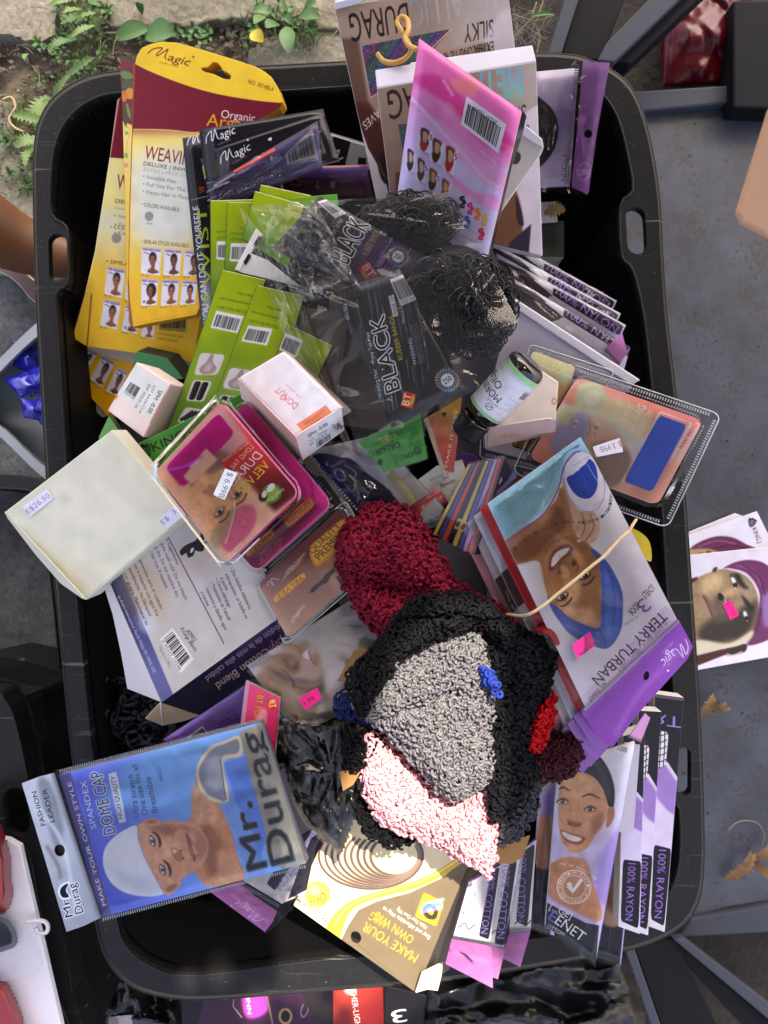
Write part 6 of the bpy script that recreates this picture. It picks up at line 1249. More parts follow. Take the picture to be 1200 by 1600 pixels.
pl = tilt((670, 655, .09), (722, 628, .092), (700, 737, .082)); q = [(662, 655), (722, 620), (709, 738), (690, 735)]
c = Canvas(pl, q, (214, 120, 50), 1.8); c.grad(None, (676, 700), (206, 66, 44), (715, 640), (200, 150, 60)); c.fill([(655, 640), (670, 655), (697, 738), (680, 740)], (206, 180, 150)); c.text('MAKE IT EASY', (699, 730), (716, 640), 4.5, (252, 246, 232), .6); c.fill([(690, 645), (698, 644), (694, 653)], (20, 16, 14))
t = thing('orange_card', 'red to gold graded card in a sleeve next to the green card', 'card', mid(pl, q), cards); slab('card', q, pl, .002, print_mat('orange_card_print', c, .35, .3), mat('tan_edge', (180, 150, 110), .6), t, c); sleeve(t, expand(q, 1.12), pl, seed=4.7)
# purple round lid glimpsed in the gap
tag(mesh('round_purple_tin', [p for p in flat(.03).world(ell(728, 726, 22, 16, 0, 24))] + [p for p in flat(.02).world(ell(728, 726, 24, 18, 0, 24))], [list(range(24))[::-1]] + [[i, (i + 1) % 24, 24 + (i + 1) % 24, 24 + i] for i in range(24)], mat('round_purple_tin', (84, 36, 110), .35)), 'purple round tin deep in the gap below the oil bottle', 'tin')
# white leaflet and red blister card
pl = flat(.058); q = [(634, 764), (682, 728), (722, 718), (752, 800), (660, 830)]
c = Canvas(pl, q, (216, 214, 210), 1.8); c.small((672, 752), (712, 736), 5, (120, 116, 112)); c.text('Beauty', (690, 762), (712, 752), 6, (60, 56, 54), .3); c.text('Inc', (694, 750), (702, 746), 5, (60, 56, 54), .3); c.line([(686, 755), (706, 768)], .8, (160, 156, 150))
tag(slab('leaflet', q, pl, .001, print_mat('leaflet_print', c, .6), WHITE_EDGE, None, c), 'white printed leaflet behind the red blister card', 'leaflet')
pl = tilt((640, 790, .072), (684, 760, .074), (668, 822, .068)); q = [(638, 792), (684, 761), (706, 792), (664, 824)]
c = Canvas(pl, q, (200, 64, 60), 1.9); c.fill([(655, 812), (692, 785), (712, 792), (670, 830)], (44, 36, 40)); c.text('SATIN', (672, 822), (704, 798), 10, (222, 222, 226), .8); c.text('#21103', (668, 780), (688, 768), 6, (252, 232, 230), .8); c.text('Royal Blue', (662, 797), (692, 777), 6.5, (252, 232, 230), .7)
t = thing('satin_blister', 'red blister card marked royal blue by the edge of the crochet band', 'blister pack', mid(pl, q)); slab('card', rquad(q, .08), pl, .0012, print_mat('satin_card_print', c, .3, .3), WHITE_EDGE, t, c); grid('clear_shell', expand(q, 1.25), pl, 10, 10, PVC, t, off=.002, dz=lambda u, v: .004 * (math.sin(3.14 * u) * math.sin(3.14 * v)) ** .3)
# navy bonnet blister behind the crochet band
pl = tilt((485, 700, .07), (600, 690, .074), (560, 830, .066)); q = [(478, 705), (585, 680), (700, 800), (580, 850)]
c = Canvas(pl, q, (206, 204, 214), 1.7); c.blob([(488, 716), (525, 712), (560, 735), (610, 770), (625, 800), (580, 820), (540, 790)], (26, 42, 104), soft=1); c.blob([(520, 722), (545, 716), (575, 740), (612, 770), (600, 786), (560, 770), (535, 745)], (34, 36, 74), soft=1.2); c.line([(538, 726), (556, 738), (552, 748)], 3, (150, 140, 150), curve=True, soft=.8); c.text('YOU', (569, 756), (580, 766), 6, (214, 212, 224), .5); c.ell(532, 742, 9, 12, (120, 120, 150), rot=-40, soft=1); c.ell(531, 742, 5.5, 8, (26, 42, 104), rot=-40); c.line([(545, 742), (556, 752), (553, 768)], 3, (214, 200, 170), soft=.8)
c.fill([(590, 690), (640, 740), (690, 800), (660, 815), (610, 755), (575, 700)], (190, 186, 180), soft=2); c.line([(605, 735), (636, 765), (650, 790)], 7, (226, 212, 150), soft=1); c.blob([(478, 705), (500, 730), (540, 780), (560, 850), (500, 780)], (196, 198, 206), soft=1)
t = thing('bonnet_blister', 'clear blister pack of navy fabric above the crochet band', 'blister pack', mid(pl, q)); slab('card', q, pl, .01, print_mat('bonnet_print', c, .3, .3), mat('navy_side', (30, 36, 70), .5), t, c); SEAM = mat('pressed_pvc', (176, 180, 186), .15, spec=.8); stitches(t, 'pressed_seam', (492, 716), (572, 810), pl, 22, 4, SEAM, off=.004); grid('clear_shell', expand(q, 1.06), pl, 30, 30, FILM_CRUMPLE, t, off=.004, dz=crumple(3, .004, 6))
# thin packs standing on edge in a bundle
strip_cols = [((226, 196, 96), (56, 56, 96)), ((84, 90, 170), (226, 90, 70)), ((226, 96, 74), (70, 50, 80)), ((30, 28, 34), (226, 196, 96)), ((228, 200, 100), (60, 60, 110)), ((96, 100, 186), (206, 160, 206)), ((214, 170, 220), (226, 130, 160)), ((232, 96, 66), (60, 40, 60))]
for i, (a, b) in enumerate(strip_cols):
    x0 = 732 + i * 6.8; y0 = 725 - i * 1.2; x1 = 676 + i * 8.0; y1 = 836 + i * 4.2
    pl = tilt((x0, y0, .086 + i * .003), (x0 + 8, y0, .088 + i * .003), (x1, y1, .078 + i * .003)); q = [(x0, y0), (x0 + 8.5, y0 - .5), (x1 + 9.5, y1 + 1), (x1, y1)]
    c = Canvas(pl, q, a, 2); c.line([q[1], q[2]], 5, b); c.line([((q[0][0] + q[1][0]) / 2 + 1, q[0][1]), ((q[2][0] + q[3][0]) / 2 + 1, q[2][1])], 1.2, (30, 28, 40))
    if i in (3, 4): c.blob(ell(x1 + 16, y1 - 30, 6, 9, 30), (226, 200, 110)); c.blob(ell(x1 + 16, y1 - 30, 3, 5, 30), (60, 50, 40))
    t = thing('slim_pack', ('slim pack with a yellow edge, leftmost of the bundle on edge', 'slim pack edged blue then orange, second in the bundle on edge', 'slim pack with an orange-red edge beside the blue one', 'slim pack with a black edge and yellow swirl in the bundle', 'slim pack with a broad yellow edge past the black one', 'slim pack with a blue-violet edge in the bundle on edge', 'slim pack with a pink-lilac edge in the bundle on edge', 'slim pack with a bright red-orange edge next to the turban stack')[i], 'pack', mid(pl, q), 'slim packs standing on edge in a bundle')
    slab('card', q, pl, .022, print_mat('slim_pack_print', c, .3, .3), mat('slim_side%d' % i, b, .4), t, c); slab('clear_sleeve', expand(q, 1.06), pl, .0004, FILM, FILM, t, off=.002)
pl = tilt((786, 714, .106), (806, 742, .104), (742, 806, .1)); q = [(785, 712), (808, 744), (764, 790), (742, 806)]
c = Canvas(pl, q, (120, 130, 190), 1.8); c.blob([(785, 716), (800, 738), (770, 770), (765, 745)], (36, 38, 66), soft=1); c.blob([(770, 745), (785, 750), (765, 775), (752, 790)], (220, 220, 232), soft=1); c.ell(775, 758, 5, 6, (30, 30, 46))
t = thing('slim_pack', 'slim pack whose dark blue front shows, rightmost of the bundle', 'pack', mid(pl, q), 'slim packs standing on edge in a bundle'); slab('card', q, pl, .004, print_mat('slim_front_print', c, .3, .3), BLKE, t, c); sleeve(t, expand(q, 1.1), pl, seed=2.7, n=10, m=14)

# ------------------------------------------------------------------ magenta velvet durag blisters
VEL = mat('magenta_velvet', (196, 22, 120), .7, sheen=.4, vary=.2, vscale=15)
pl = tilt((403, 912, .094), (531, 794, .098), (450, 998, .092)); q = [(403, 912), (531, 794), (585, 878), (450, 998)]
def artV3(c):
    c.grad(None, (430, 900), (150, 96, 84), (520, 960), (196, 150, 120)); c.fill([(403, 912), (531, 790), (548, 820), (424, 930)], (112, 54, 62), soft=4); c.grad([(404, 920), (480, 870), (530, 930), (440, 1000)], (470, 890), (150, 100, 84), (440, 985), (196, 156, 128), soft=8, alpha=.8)
    c.fill(spline([(483, 858), (500, 840), (528, 815), (545, 812), (556, 826), (550, 840), (505, 880), (492, 884)], 4), (236, 150, 60)); c.fill(spline([(486, 858), (502, 842), (528, 819), (543, 816), (552, 827), (546, 838), (504, 875), (494, 879)], 4), (240, 184, 84)); c.text('PREMIUM', (500, 876), (546, 828), 12, (90, 66, 40), .5, up=(-1, -.75)); c.text('QUALITY', (489, 866), (533, 822), 10, (90, 66, 40), .4, up=(-1, -.75))
    c.fill(rquad([(425, 935), (474, 893), (479, 903), (432, 943)], .25), (240, 180, 70)); c.text('VELVET', (472, 898), (432, 932), 8, (176, 110, 40), .6, up=(.4, .9)); c.text('VELVET', (474, 905), (438, 936), 7, (226, 90, 50), .4, .7, up=(.4, .9))
    for i in range(5): c.small((468 + i * 2, 878 - i * 4), (440 + i * 2, 906 - i * 4), 3.6, (236, 216, 196), .9)
    c.line([(418, 916), (420, 908), (427, 914), (424, 904), (436, 906)], 1, (240, 222, 206), curve=True); c.text('Suede Pink', (474, 944), (456, 964), 6, (246, 232, 220), .5, up=(.6, .8)); c.text('#21130', (466, 956), (454, 970), 6, (246, 232, 220), .5, up=(.6, .8))
hangq = spline([(484, 925), (488, 917), (503, 906), (507, 898), (514, 893), (522, 888), (524, 893), (516, 901), (512, 910), (500, 916), (490, 926)], 3)
blister('tan velvet blister pack with a hang slot and stitched seam', 'velvet_blister', q, pl, [(398, 905), (540, 782), (596, 880), (446, 1008)], artV3, .012, 'velvet durag blister packs', seed=3, fl_edges=(2,), holes=[hangq])
pl = tilt((400, 640, .112), (520, 786, .116), (398, 892, .112)); q = [(385, 628), (518, 787), (400, 893), (262, 740)]
def artV2(c):
    c.grad(None, (400, 860), (150, 20, 84), (510, 760), (176, 26, 110)); c.blob([(430, 640), (480, 690), (515, 770), (500, 790), (440, 740)], (214, 40, 140), soft=10); c.line([(420, 650), (470, 700), (505, 775)], 4, (240, 90, 180), soft=3, curve=True, alpha=.7); c.line([(440, 690), (480, 740), (490, 780)], 3, (110, 8, 66), soft=3, curve=True, alpha=.7)
    c.fill([(375, 855), (470, 780), (500, 790), (400, 895)], (110, 26, 60), soft=4); c.fill(rquad([(440, 812), (484, 776), (492, 790), (450, 826)], .2), (206, 110, 50)); c.fill(rquad([(382, 860), (425, 826), (430, 836), (388, 872)], .2), (214, 120, 40)); c.text('VELVET', (424, 832), (388, 862), 8, (150, 60, 40), .6, up=(.4, .9)); c.text('PREMIUM', (446, 822), (486, 788), 8, (120, 60, 30), .4, up=(-.5, -.8))
    for i in range(4): c.small((440, 838 + i * 5), (405, 866 + i * 5), 3.4, (236, 170, 170), .8)
blister('magenta velvet blister pack lying under the priced one', 'velvet_blister', q, pl, [(380, 620), (526, 788), (402, 900), (255, 742)], artV2, .016, 'velvet durag blister packs', seed=9, fl_edges=False, filler=VEL, rough=.5, bead=False)
pl = tilt((345, 626, .15), (467, 770, .155), (352, 880, .15)); q = [(345, 626), (467, 770), (353, 881), (242, 737)]
def artV1(c):
    c.grad(None, (300, 740), (244, 172, 134), (400, 800), (236, 180, 150)); c.grad([(330, 620), (400, 680), (470, 770), (430, 800), (330, 690)], (400, 690), (226, 60, 70), (440, 770), (96, 26, 34), soft=6)
    c.fill([(345, 626), (390, 690), (360, 720), (242, 737), (260, 720)], (214, 150, 150), soft=6); c.blob([(270, 740), (310, 710), (345, 720), (370, 760), (390, 800), (380, 850), (340, 850), (300, 800)], (240, 176, 132), soft=7)
    c.blob([(300, 715), (340, 700), (362, 720), (330, 740), (310, 730)], (110, 84, 74), soft=6, alpha=.8); c.blob([(275, 755), (300, 790), (330, 830), (350, 860), (330, 830), (300, 800)], (240, 186, 150), soft=6)
    c.blob([(340, 830), (370, 795), (395, 790), (400, 815), (380, 845), (355, 862)], (222, 92, 140), soft=3, alpha=.85); c.blob([(328, 838), (356, 800), (372, 790), (362, 818), (340, 858)], (168, 150, 110), soft=4, alpha=.7)
    c.detail([(270, 740), (345, 720), (390, 800), (340, 850)], .05)
    for x, y in ((343, 800), (370, 772)):
        R = lambda u, v: (x + u * .69 + v * .72, y - u * .72 + v * .69)
        c.blob([R(-13, 0), R(0, -7), R(13, 0), R(0, 9)], (176, 116, 88), soft=3, alpha=.8); c.blob([R(-9, 0), R(0, -4), R(9, 0), R(0, 4)], (226, 204, 190), soft=.8); c.ell(*R(0, .5), 3.8, 3.8, (74, 50, 44), soft=.8); c.line([R(-10, 0), R(0, 5), R(10, 0)], 1.6, (70, 40, 36), soft=.6, curve=True); c.line([R(-13, 11), R(0, 14), R(12, 10)], 3, (120, 72, 54), soft=1.4, curve=True)
    c.line([(350, 782), (334, 770), (324, 764)], 5, (250, 200, 160), soft=3, curve=True); c.ell(320, 768, 3, 2, (150, 84, 66), soft=1); c.ell(328, 760, 3, 2, (150, 84, 66), soft=1); c.blob([(296, 752), (304, 738), (314, 730), (316, 738), (308, 750), (300, 760)], (190, 80, 84), soft=1.6)
    c.blob([(318, 770), (330, 758), (340, 764), (334, 776)], (206, 140, 104), soft=3); c.line([(345, 735), (362, 770), (366, 800), (352, 850)], 2.2, (240, 226, 210), soft=1, curve=True, alpha=.7)
    W_ = [(341, 647), (365, 674), (350, 690), (284, 761), (262, 733)]; c.fill(rquad([(341, 645), (367, 677), (288, 762), (258, 730)], .12), (196, 14, 122)); c.fill([(318, 672), (336, 695), (300, 735), (282, 760), (262, 735)], (176, 10, 108), soft=3, alpha=.8); c.fill([(322, 700), (340, 718), (300, 758), (286, 745)], (226, 176, 150), soft=2); c.line([(262, 735), (290, 728), (318, 712)], 3, (206, 90, 220), soft=2, curve=True); c.line([(296, 730), (310, 720)], 3, (255, 190, 240), soft=2)
    c.fill([(382, 692), (398, 696), (362, 742), (345, 722)], (214, 52, 46)); c.text('VELVET', (424, 727), (379, 774), 15, (240, 216, 50), 1.5, up=(-.93, -.6)); c.text('DURAG', (411, 712), (365, 760), 14, (250, 244, 240), 1.3, up=(-.93, -.6)); c.text('LONG TAIL', (397, 699), (364, 735), 8, (252, 226, 220), .8, up=(-.93, -.6)); c.text('360/540/720 WAVES', (390, 693), (350, 722), 4.5, (252, 226, 220), .4, up=(-.93, -.6))
    c.ell(424, 771, 17, 15, (90, 130, 50), rot=-40); c.ell(424, 771, 13, 11, (150, 186, 80), rot=-40); c.blob(ell(411, 775, 7, 9, 20), (80, 40, 26)); c.blob(ell(413, 772, 4, 6, 20), (240, 236, 230)); c.blob(ell(423, 762, 5, 8, 40), (244, 240, 236))
    c.text('Coconut Oil Treated', (404, 792), (442, 762), 6, (240, 232, 216), .4, up=(.5, .9)); c.text('Suede Pink', (377, 846), (354, 868), 6.5, (246, 230, 220), .5, up=(.6, .8)); c.text('#21130', (370, 862), (352, 877), 6.5, (246, 230, 220), .5, up=(.6, .8))
tV, cV = blister('top velvet durag blister pack with a price label and pink window', 'velvet_blister', q, pl, expand(q, 1.13), artV1, .022, 'velvet durag blister packs', seed=12, fl_edges=False, filler=VEL, bead=False)
sticker(tV, [(352, 732), (371, 739), (351, 781), (333, 773)], pl, (224, 226, 232), '$ 6.99B', (360, 738), (345, 776), 9, (96, 96, 110), off=.0048)

# ------------------------------------------------------------------ terry turban stack held by an elastic
def turban_pack(label, sh, z, edge, i):
    dx, dy = sh; q = [(762 + dx, 787 + dy), (907 + dx, 683 + dy), (1058 + dx, 968 + dy), (915 + dx, 1105 + dy)]
    pl = tilt((*q[0], z), (*q[1], z), (*q[3], z + .004)); c = Canvas(pl, q, (216, 212, 224), .9); c.fill(bil(q, [(0, 0), (.12, 0), (.12, 1), (0, 1)]), edge)
    if i == 1: c.line([bil(q, (.3, .012))[0], bil(q, (1, .012))[0]], 9, (206, 30, 40)); 
    if i in (2, 3): 
        for v in (.28, .34): c.fill(bil(q, [(0, v), (.1, v), (.1, v + .11), (0, v + .11)]), (84, 66, 66))
    t = thing('turban_pack', label, 'pack', mid(pl, q), 'turban packs stacked under the elastic')
    grid('card', q, pl, 8, 12, print_mat('turban_under_print', c, .35, .3), t, c, dz=gentle(.0015, i), thick=.004, mside=mat('turban_side%d' % i, edge, .7)); sleeve(t, expand(q, 1.04), pl, off=.0025, seed=i + 2.2, amp=.003)
    hq = [(908 + dx, 1112 + dy), (1060 + dx, 968 + dy), (1082 + dx, 1012 + dy), (1050 + dx, 1055 + dy), (955 + dx, 1168 + dy), (934 + dx, 1152 + dy)]
    slab('header_flap', hq, pl, .0008, mat('purple_header', (126, 66, 160), .35, coat=.3, bump=(30, .4, .003)), PURP, t, off=.001)
turban_pack('turban pack of pink terry at the bottom of the stack', (-44, 40), .092, (226, 158, 176), 4)
turban_pack('turban pack of white board with brown marks under the red one', (-32, 30), .1, (212, 206, 216), 3)
turban_pack('turban pack with brown marked pale edge inside the stack', (-22, 20), .107, (206, 202, 214), 2)
turban_pack('turban pack with a red terry edge just below the top one', (-12, 8), .115, (196, 30, 40), 1)
PLT = tilt((762, 787, .128), (907, 683, .13), (915, 1105, .132)); qT = [(762, 787), (907, 683), (933, 727), (1058, 968), (915, 1105)]; qT4 = [(762, 787), (907, 683), (1058, 968), (915, 1105)]
c = Canvas(PLT, qT, (220, 216, 228), 1.9)
c.grad(None, (800, 800), (222, 218, 226), (1000, 1040), (214, 208, 224)); c.fill([(900, 1098), (1040, 945), (1065, 970), (915, 1112)], (200, 184, 212)); c.blob([(935, 790), (960, 850), (990, 900), (1000, 960), (960, 900), (935, 840)], (206, 202, 218), soft=8, alpha=.7)
c.fill([(762, 787), (907, 683), (925, 710), (885, 722), (872, 760), (850, 800), (815, 825), (788, 850)], (150, 206, 226))
skin = [(786, 850), (815, 826), (845, 806), (868, 782), (876, 762), (886, 790), (900, 815), (912, 840), (926, 858), (936, 880), (940, 920), (936, 980), (905, 974), (872, 955), (858, 935), (850, 908), (846, 886), (838, 876), (815, 880), (795, 884)]
c.blob(skin, (166, 114, 76), soft=.8, n=5)
c.blob([(800, 856), (840, 830), (866, 800), (876, 790), (884, 822), (860, 845), (840, 868), (810, 878)], (122, 74, 48), soft=6); c.blob([(846, 886), (852, 868), (866, 860), (880, 850), (866, 900), (852, 905)], (186, 130, 88), soft=5)
c.blob([(884, 836), (910, 846), (926, 862), (934, 890), (910, 880), (896, 858)], (150, 98, 62), soft=5); c.blob([(876, 940), (900, 950), (925, 950), (932, 975), (905, 972), (872, 952)], (206, 160, 120), soft=6); c.blob([(886, 905), (902, 910), (906, 935), (892, 945), (882, 925)], (214, 164, 120), soft=6); c.blob([(852, 905), (866, 905), (872, 930), (864, 940), (856, 925)], (192, 138, 96), soft=5); c.blob([(896, 862), (908, 866), (914, 880), (902, 884)], (196, 142, 98), soft=4)
c.blob([(870, 876), (884, 880), (892, 890), (884, 898), (872, 892)], (140, 90, 58), soft=3); c.ell(897, 880, 3.4, 5, (84, 46, 30), rot=20, soft=1.5); c.ell(874, 894, 3, 2, (96, 56, 36), soft=1.2); c.blob([(876, 884), (886, 886), (890, 900), (880, 904)], (206, 154, 112), soft=3); c.line([(896, 874), (903, 884), (900, 894)], 2, (120, 74, 46), soft=1.2, curve=True)
# smiling mouth
c.detail(skin, .05)
c.blob([(858, 892), (859, 872), (868, 858), (884, 850), (895, 856), (890, 866), (878, 876), (866, 888)], (120, 62, 54), soft=1); c.blob([(861, 884), (864, 870), (874, 860), (889, 856), (886, 864), (876, 872), (866, 884)], (238, 230, 226), soft=.6)
for a, b in (((866, 880), (862, 874)), ((870, 876), (866, 867)), ((875, 872), (871, 862)), ((880, 869), (877, 859)), ((885, 865), (883, 857))): c.line([a, b], .6, (180, 160, 156), alpha=.7)
c.line([(856, 890), (858, 872), (868, 856), (886, 848), (897, 854)], 2.4, (176, 106, 90), soft=.9, curve=True); c.line([(858, 893), (868, 889), (880, 877), (893, 864)], 2.2, (146, 84, 70), soft=.9, curve=True); c.line([(852, 866), (858, 852), (876, 842), (888, 840)], 2, (120, 72, 46), soft=1.6, curve=True, alpha=.7)
# eyes and brows (the head is upside down on the pack)
for (x, y, r) in ((879, 932, -30), (914, 899, -28)):
    a = math.radians(r); ca, sa = math.cos(a), math.sin(a); R = lambda u, v: (x + u * ca - v * sa, y + u * sa + v * ca)
    c.blob([R(-11, 0), R(0, -6), R(11, -1), R(2, 6)], (150, 100, 70), soft=2); c.blob([R(-9, 0), R(-2, -4), R(8, -1), R(0, 4)], (226, 214, 206), soft=.6); c.ell(*R(0, .6), 4.2, 4.2, (34, 20, 16), soft=.5); c.ell(*R(-1.2, -.6), .9, .9, (250, 250, 250)); c.line([R(-10, .5), R(-3, 4.6), R(5, 4), R(10, -1)], 1.8, (26, 16, 14), soft=.5, curve=True)
    c.line([R(-12, 11), R(-3, 14), R(8, 11), R(13, 7)], 3.0, (66, 40, 28), soft=1, curve=True, taper=True)
# blue headwrap
c.blob([(855, 930), (862, 942), (880, 960), (905, 972), (935, 981), (939, 950), (939, 905), (934, 878), (922, 856), (940, 868), (958, 892), (972, 925), (973, 960), (970, 985), (958, 1006), (944, 1014), (920, 1006), (892, 992), (872, 968), (860, 948)], (58, 84, 168), soft=.7, n=5)
c.blob([(938, 880), (955, 900), (966, 930), (966, 970), (950, 1000), (944, 960), (944, 910)], (76, 104, 190), soft=4); c.line([(936, 982), (944, 1000), (946, 1012)], 2, (36, 54, 120), soft=1, curve=True); c.line([(866, 946), (900, 974), (936, 986)], 2, (40, 60, 130), soft=1.2, curve=True); c.line([(880, 975), (910, 990), (938, 1004)], 3, (84, 112, 200), soft=2, curve=True, alpha=.8); c.line([(950, 885), (960, 930), (958, 985)], 2.5, (46, 66, 140), soft=1.5, curve=True, alpha=.8)
c.detail([(855, 930), (880, 960), (935, 981), (939, 905), (922, 856), (972, 925), (944, 1014), (892, 992)], .06)
# hand held to the cheek
HS = (196, 160, 136)
c.blob([(878, 752), (886, 748), (894, 780), (906, 798), (928, 800), (938, 822), (934, 838), (926, 848), (914, 846), (900, 836), (890, 812), (882, 788)], HS, soft=.8, n=4)
for pts in (((896, 800), (902, 826), (908, 838)), ((908, 800), (914, 822), (906, 842)), ((922, 802), (928, 824), (914, 846))): c.line(pts, 1.6, (128, 92, 72), soft=.8, curve=True)
c.line([(886, 790), (898, 812), (906, 840)], 7, (216, 184, 160), soft=2, curve=True, alpha=.8); c.line([(926, 806), (936, 828), (920, 846)], 4, (214, 180, 156), soft=2, curve=True, alpha=.8); c.ell(902, 826, 4, 6, (178, 130, 108), soft=1.5, alpha=.6); c.ell(905, 845, 3, 2.4, (226, 196, 180), soft=.6)
c.blob([(880, 760), (890, 790), (896, 822), (884, 800), (876, 775)], (128, 92, 70), soft=3, alpha=.7)
# inset with the cap drawing
c.fill(ell(913, 752, 31, 49, -14, 40), (150, 120, 176)); c.fill(ell(913, 752, 30, 48, -14, 40), (222, 218, 230)); c.fill(spline([(885, 748), (896, 741), (900, 737), (904, 735), (908, 730), (916, 724), (921, 717), (930, 726), (934, 745), (932, 765), (922, 778), (908, 778), (895, 768)], 4), (36, 70, 170)); c.line([(905, 738), (914, 750), (918, 770)], 1, (70, 100, 196), curve=True); c.line([(918, 726), (926, 740), (934, 752)], 1.4, (140, 170, 226), curve=True)
c.small((920, 712), (896, 727), 3, (130, 126, 146), .8, 'satin band'); c.small((944, 780), (926, 790), 3, (130, 126, 146), .8, 'stretch'); c.line([(788, 852), (815, 830), (850, 802), (872, 764), (882, 728), (898, 708), (907, 706)], 2.2, (140, 74, 160), curve=True)
for i, ch in enumerate('• FASHIONABLE HAIR PROTECTION • FULL SIZE FOR THE PERFECT FIT'):
    tt = i / 60; a = spline([(952, 772), (950, 792), (938, 806), (912, 814), (880, 814), (850, 824), (822, 838), (800, 858)], 10, False); k = min(int(tt * (len(a) - 2)), len(a) - 2); p, d = a[k] + (a[k + 1] - a[k]) * ((tt * (len(a) - 2)) % 1), a[k + 1] - a[k]; d = d / np.linalg.norm(d)
    if ch != ' ': c.text(ch, p, p + d * 2.6, 4.6, (44, 36, 44), .4)
c.text('TERRY TURBAN', (1032, 954), (924, 1060), 17, (26, 20, 32), 1.9); c.text('ELASTIC-BACK | BREATHABLE', (1039, 970), (964, 1046), 6.5, (116, 84, 140), .4); c.text('NO. 2030AST', (944, 1065), (918, 1092), 6, (60, 50, 66), .5)
c.text('LOVELY', (1017, 913), (1001, 929), 11, (40, 34, 44), 1.2); c.text('3', (1003, 934), (992, 945), 22, (136, 84, 170), 1.6, up=(1, .9)); c.text('LOOK', (993, 941), (980, 956), 11, (40, 34, 44), 1.2); c.small((996, 962), (974, 974), 4, (90, 80, 100), .8, 'EASY YOUR COMFY')
t = thing('turban_pack', 'top turban pack showing a smiling woman in a blue turban upside down', 'pack', mid(PLT, qT4), 'turban packs stacked under the elastic')
slab('card', qT, PLT, .003, print_mat('turban_front_print', c, .35, .35), WHITE_EDGE, t, c)
# the towel itself shows in the pouch window
TOW = mat('blue_terry', (152, 218, 240), .95, sheen=.6, bump=(900, .9, .003), vary=.12, vscale=300)
def tdz(u, v):
    e = min(u, v, 1 - u, 1 - v); return .0008 + .004 * min(1, e * 6) + .0016 * noise.noise(Vector((u * 60, v * 60, 1))) + .002 * noise.noise(Vector((u * 4, v * 6, 7)))
tw = spline([(770, 792), (800, 768), (850, 730), (900, 692), (906, 700), (890, 706), (877, 726), (868, 760), (845, 798), (812, 824), (790, 842)], 5)
def clipgrid(name, outline, pl, step, m, parent, dz, off=0.0):
    """fine gridded patch inside a traced outline"""
    O = np.asarray(outline, float); x0, y0 = O.min(0); x1, y1 = O.max(0); xs = np.arange(x0, x1, step); ys = np.arange(y0, y1, step); X, Y = np.meshgrid(xs, ys); P = np.stack([X.ravel(), Y.ravel()], 1)
    ins = np.zeros(len(P), bool); d2 = np.full(len(P), 1e9)
    for i in range(len(O)):
        a, b = O[i - 1], O[i]; cond = (a[1] > P[:, 1]) != (b[1] > P[:, 1]); xx = a[0] + (P[:, 1] - a[1]) * (b[0] - a[0]) / (b[1] - a[1] + 1e-9); ins ^= cond & (P[:, 0] < xx)
        ab = b - a; tt = np.clip(((P - a) @ ab) / (ab @ ab + 1e-9), 0, 1); d2 = np.minimum(d2, ((P - a - tt[:, None] * ab) ** 2).sum(1))
    d = np.sqrt(d2) * np.where(ins, 1, -1); h = np.array([dz(p[0], p[1], dd) if dd > 0 else 0 for p, dd in zip(P, d)]); V = pl.world(P, h + off); nx = len(xs); F = []
    for j in range(len(ys) - 1):
        for i in range(nx - 1):
            q = [j * nx + i, (j + 1) * nx + i, (j + 1) * nx + i + 1, j * nx + i + 1]
            if all(ins[k] for k in q): F.append(q)
    used = sorted({k for f in F for k in f}); mp = {k: i for i, k in enumerate(used)}
    return mesh(name, V[used], [[mp[k] for k in f] for f in F], m, parent, smooth=True)
clipgrid('folded_towel', tw, PLT, 1.6, TOW, t, lambda x, y, d: min(.004, d * .0006) + .0012 * noise.noise(Vector((x * .45, y * .45, 2))) + .0016 * noise.noise(Vector((x * .03, y * .06, 5))) - (.0016 if abs((y - 772) + .12 * (x - 800)) < 2.2 else 0), .0006)
hq = [(908, 1112), (1060, 968), (1083, 1010), (1074, 1030), (1050, 1056), (1000, 1112), (956, 1169), (935, 1152)]
c = Canvas(PLT, hq, (128, 62, 164), 1.8); c.grad(None, (930, 1110), (118, 58, 152), (1060, 1000), (140, 74, 176)); c.script((1068, 996), (1028, 1034), 20, (232, 222, 240), w=1.4); c.line([(960, 1150), (1000, 1080), (1062, 1020)], 8, (156, 96, 190), soft=5, curve=True, alpha=.6)
slab('header_flap', hq, PLT, .0008, print_mat('turban_header_print', c, .3, .3, bump=(28, .6, .004)), PURP, t, c, holes=[ell(1010, 1056, 4.5, 7.5, 12, 16)], off=.001)
slab('hole_backing', ell(1010, 1056, 8, 10, 0, 12), PLT, .0005, BLK_IN, BLK_IN, t, off=-.0008)
stitches(t, 'zip_strip', (1062, 972), (914, 1112), PLT, 70, 5, mat('zip_plastic_light', (176, 168, 186), .3), off=.0014)
sleeve(t, [(752, 790), (910, 672), (1074, 966), (912, 1122)], PLT, off=.006, seed=9, amp=.0028)
sticker(t, [(893, 1008), (922, 987), (931, 1008), (902, 1029)], PLT, (252, 56, 150), '$ 2.99B', (926, 999), (900, 1018), 7, (130, 20, 70), off=.0075)
EL = mat('pale_elastic', (214, 186, 140), .6, vary=.12, vscale=200)
tag(tube('elastic_band', [W(x, y, z) for x, y, z in ((776, 966, .09), (792, 960, .12), (812, 962, .13), (830, 958, .142), (852, 944, .144), (875, 925, .144), (900, 905, .144), (925, 884, .144), (945, 868, .144), (965, 846, .142), (982, 830, .138), (990, 818, .125), (994, 812, .09))], .0011, EL, sides=7), 'pale twisted elastic band stretched across the top turban pack', 'elastic band')
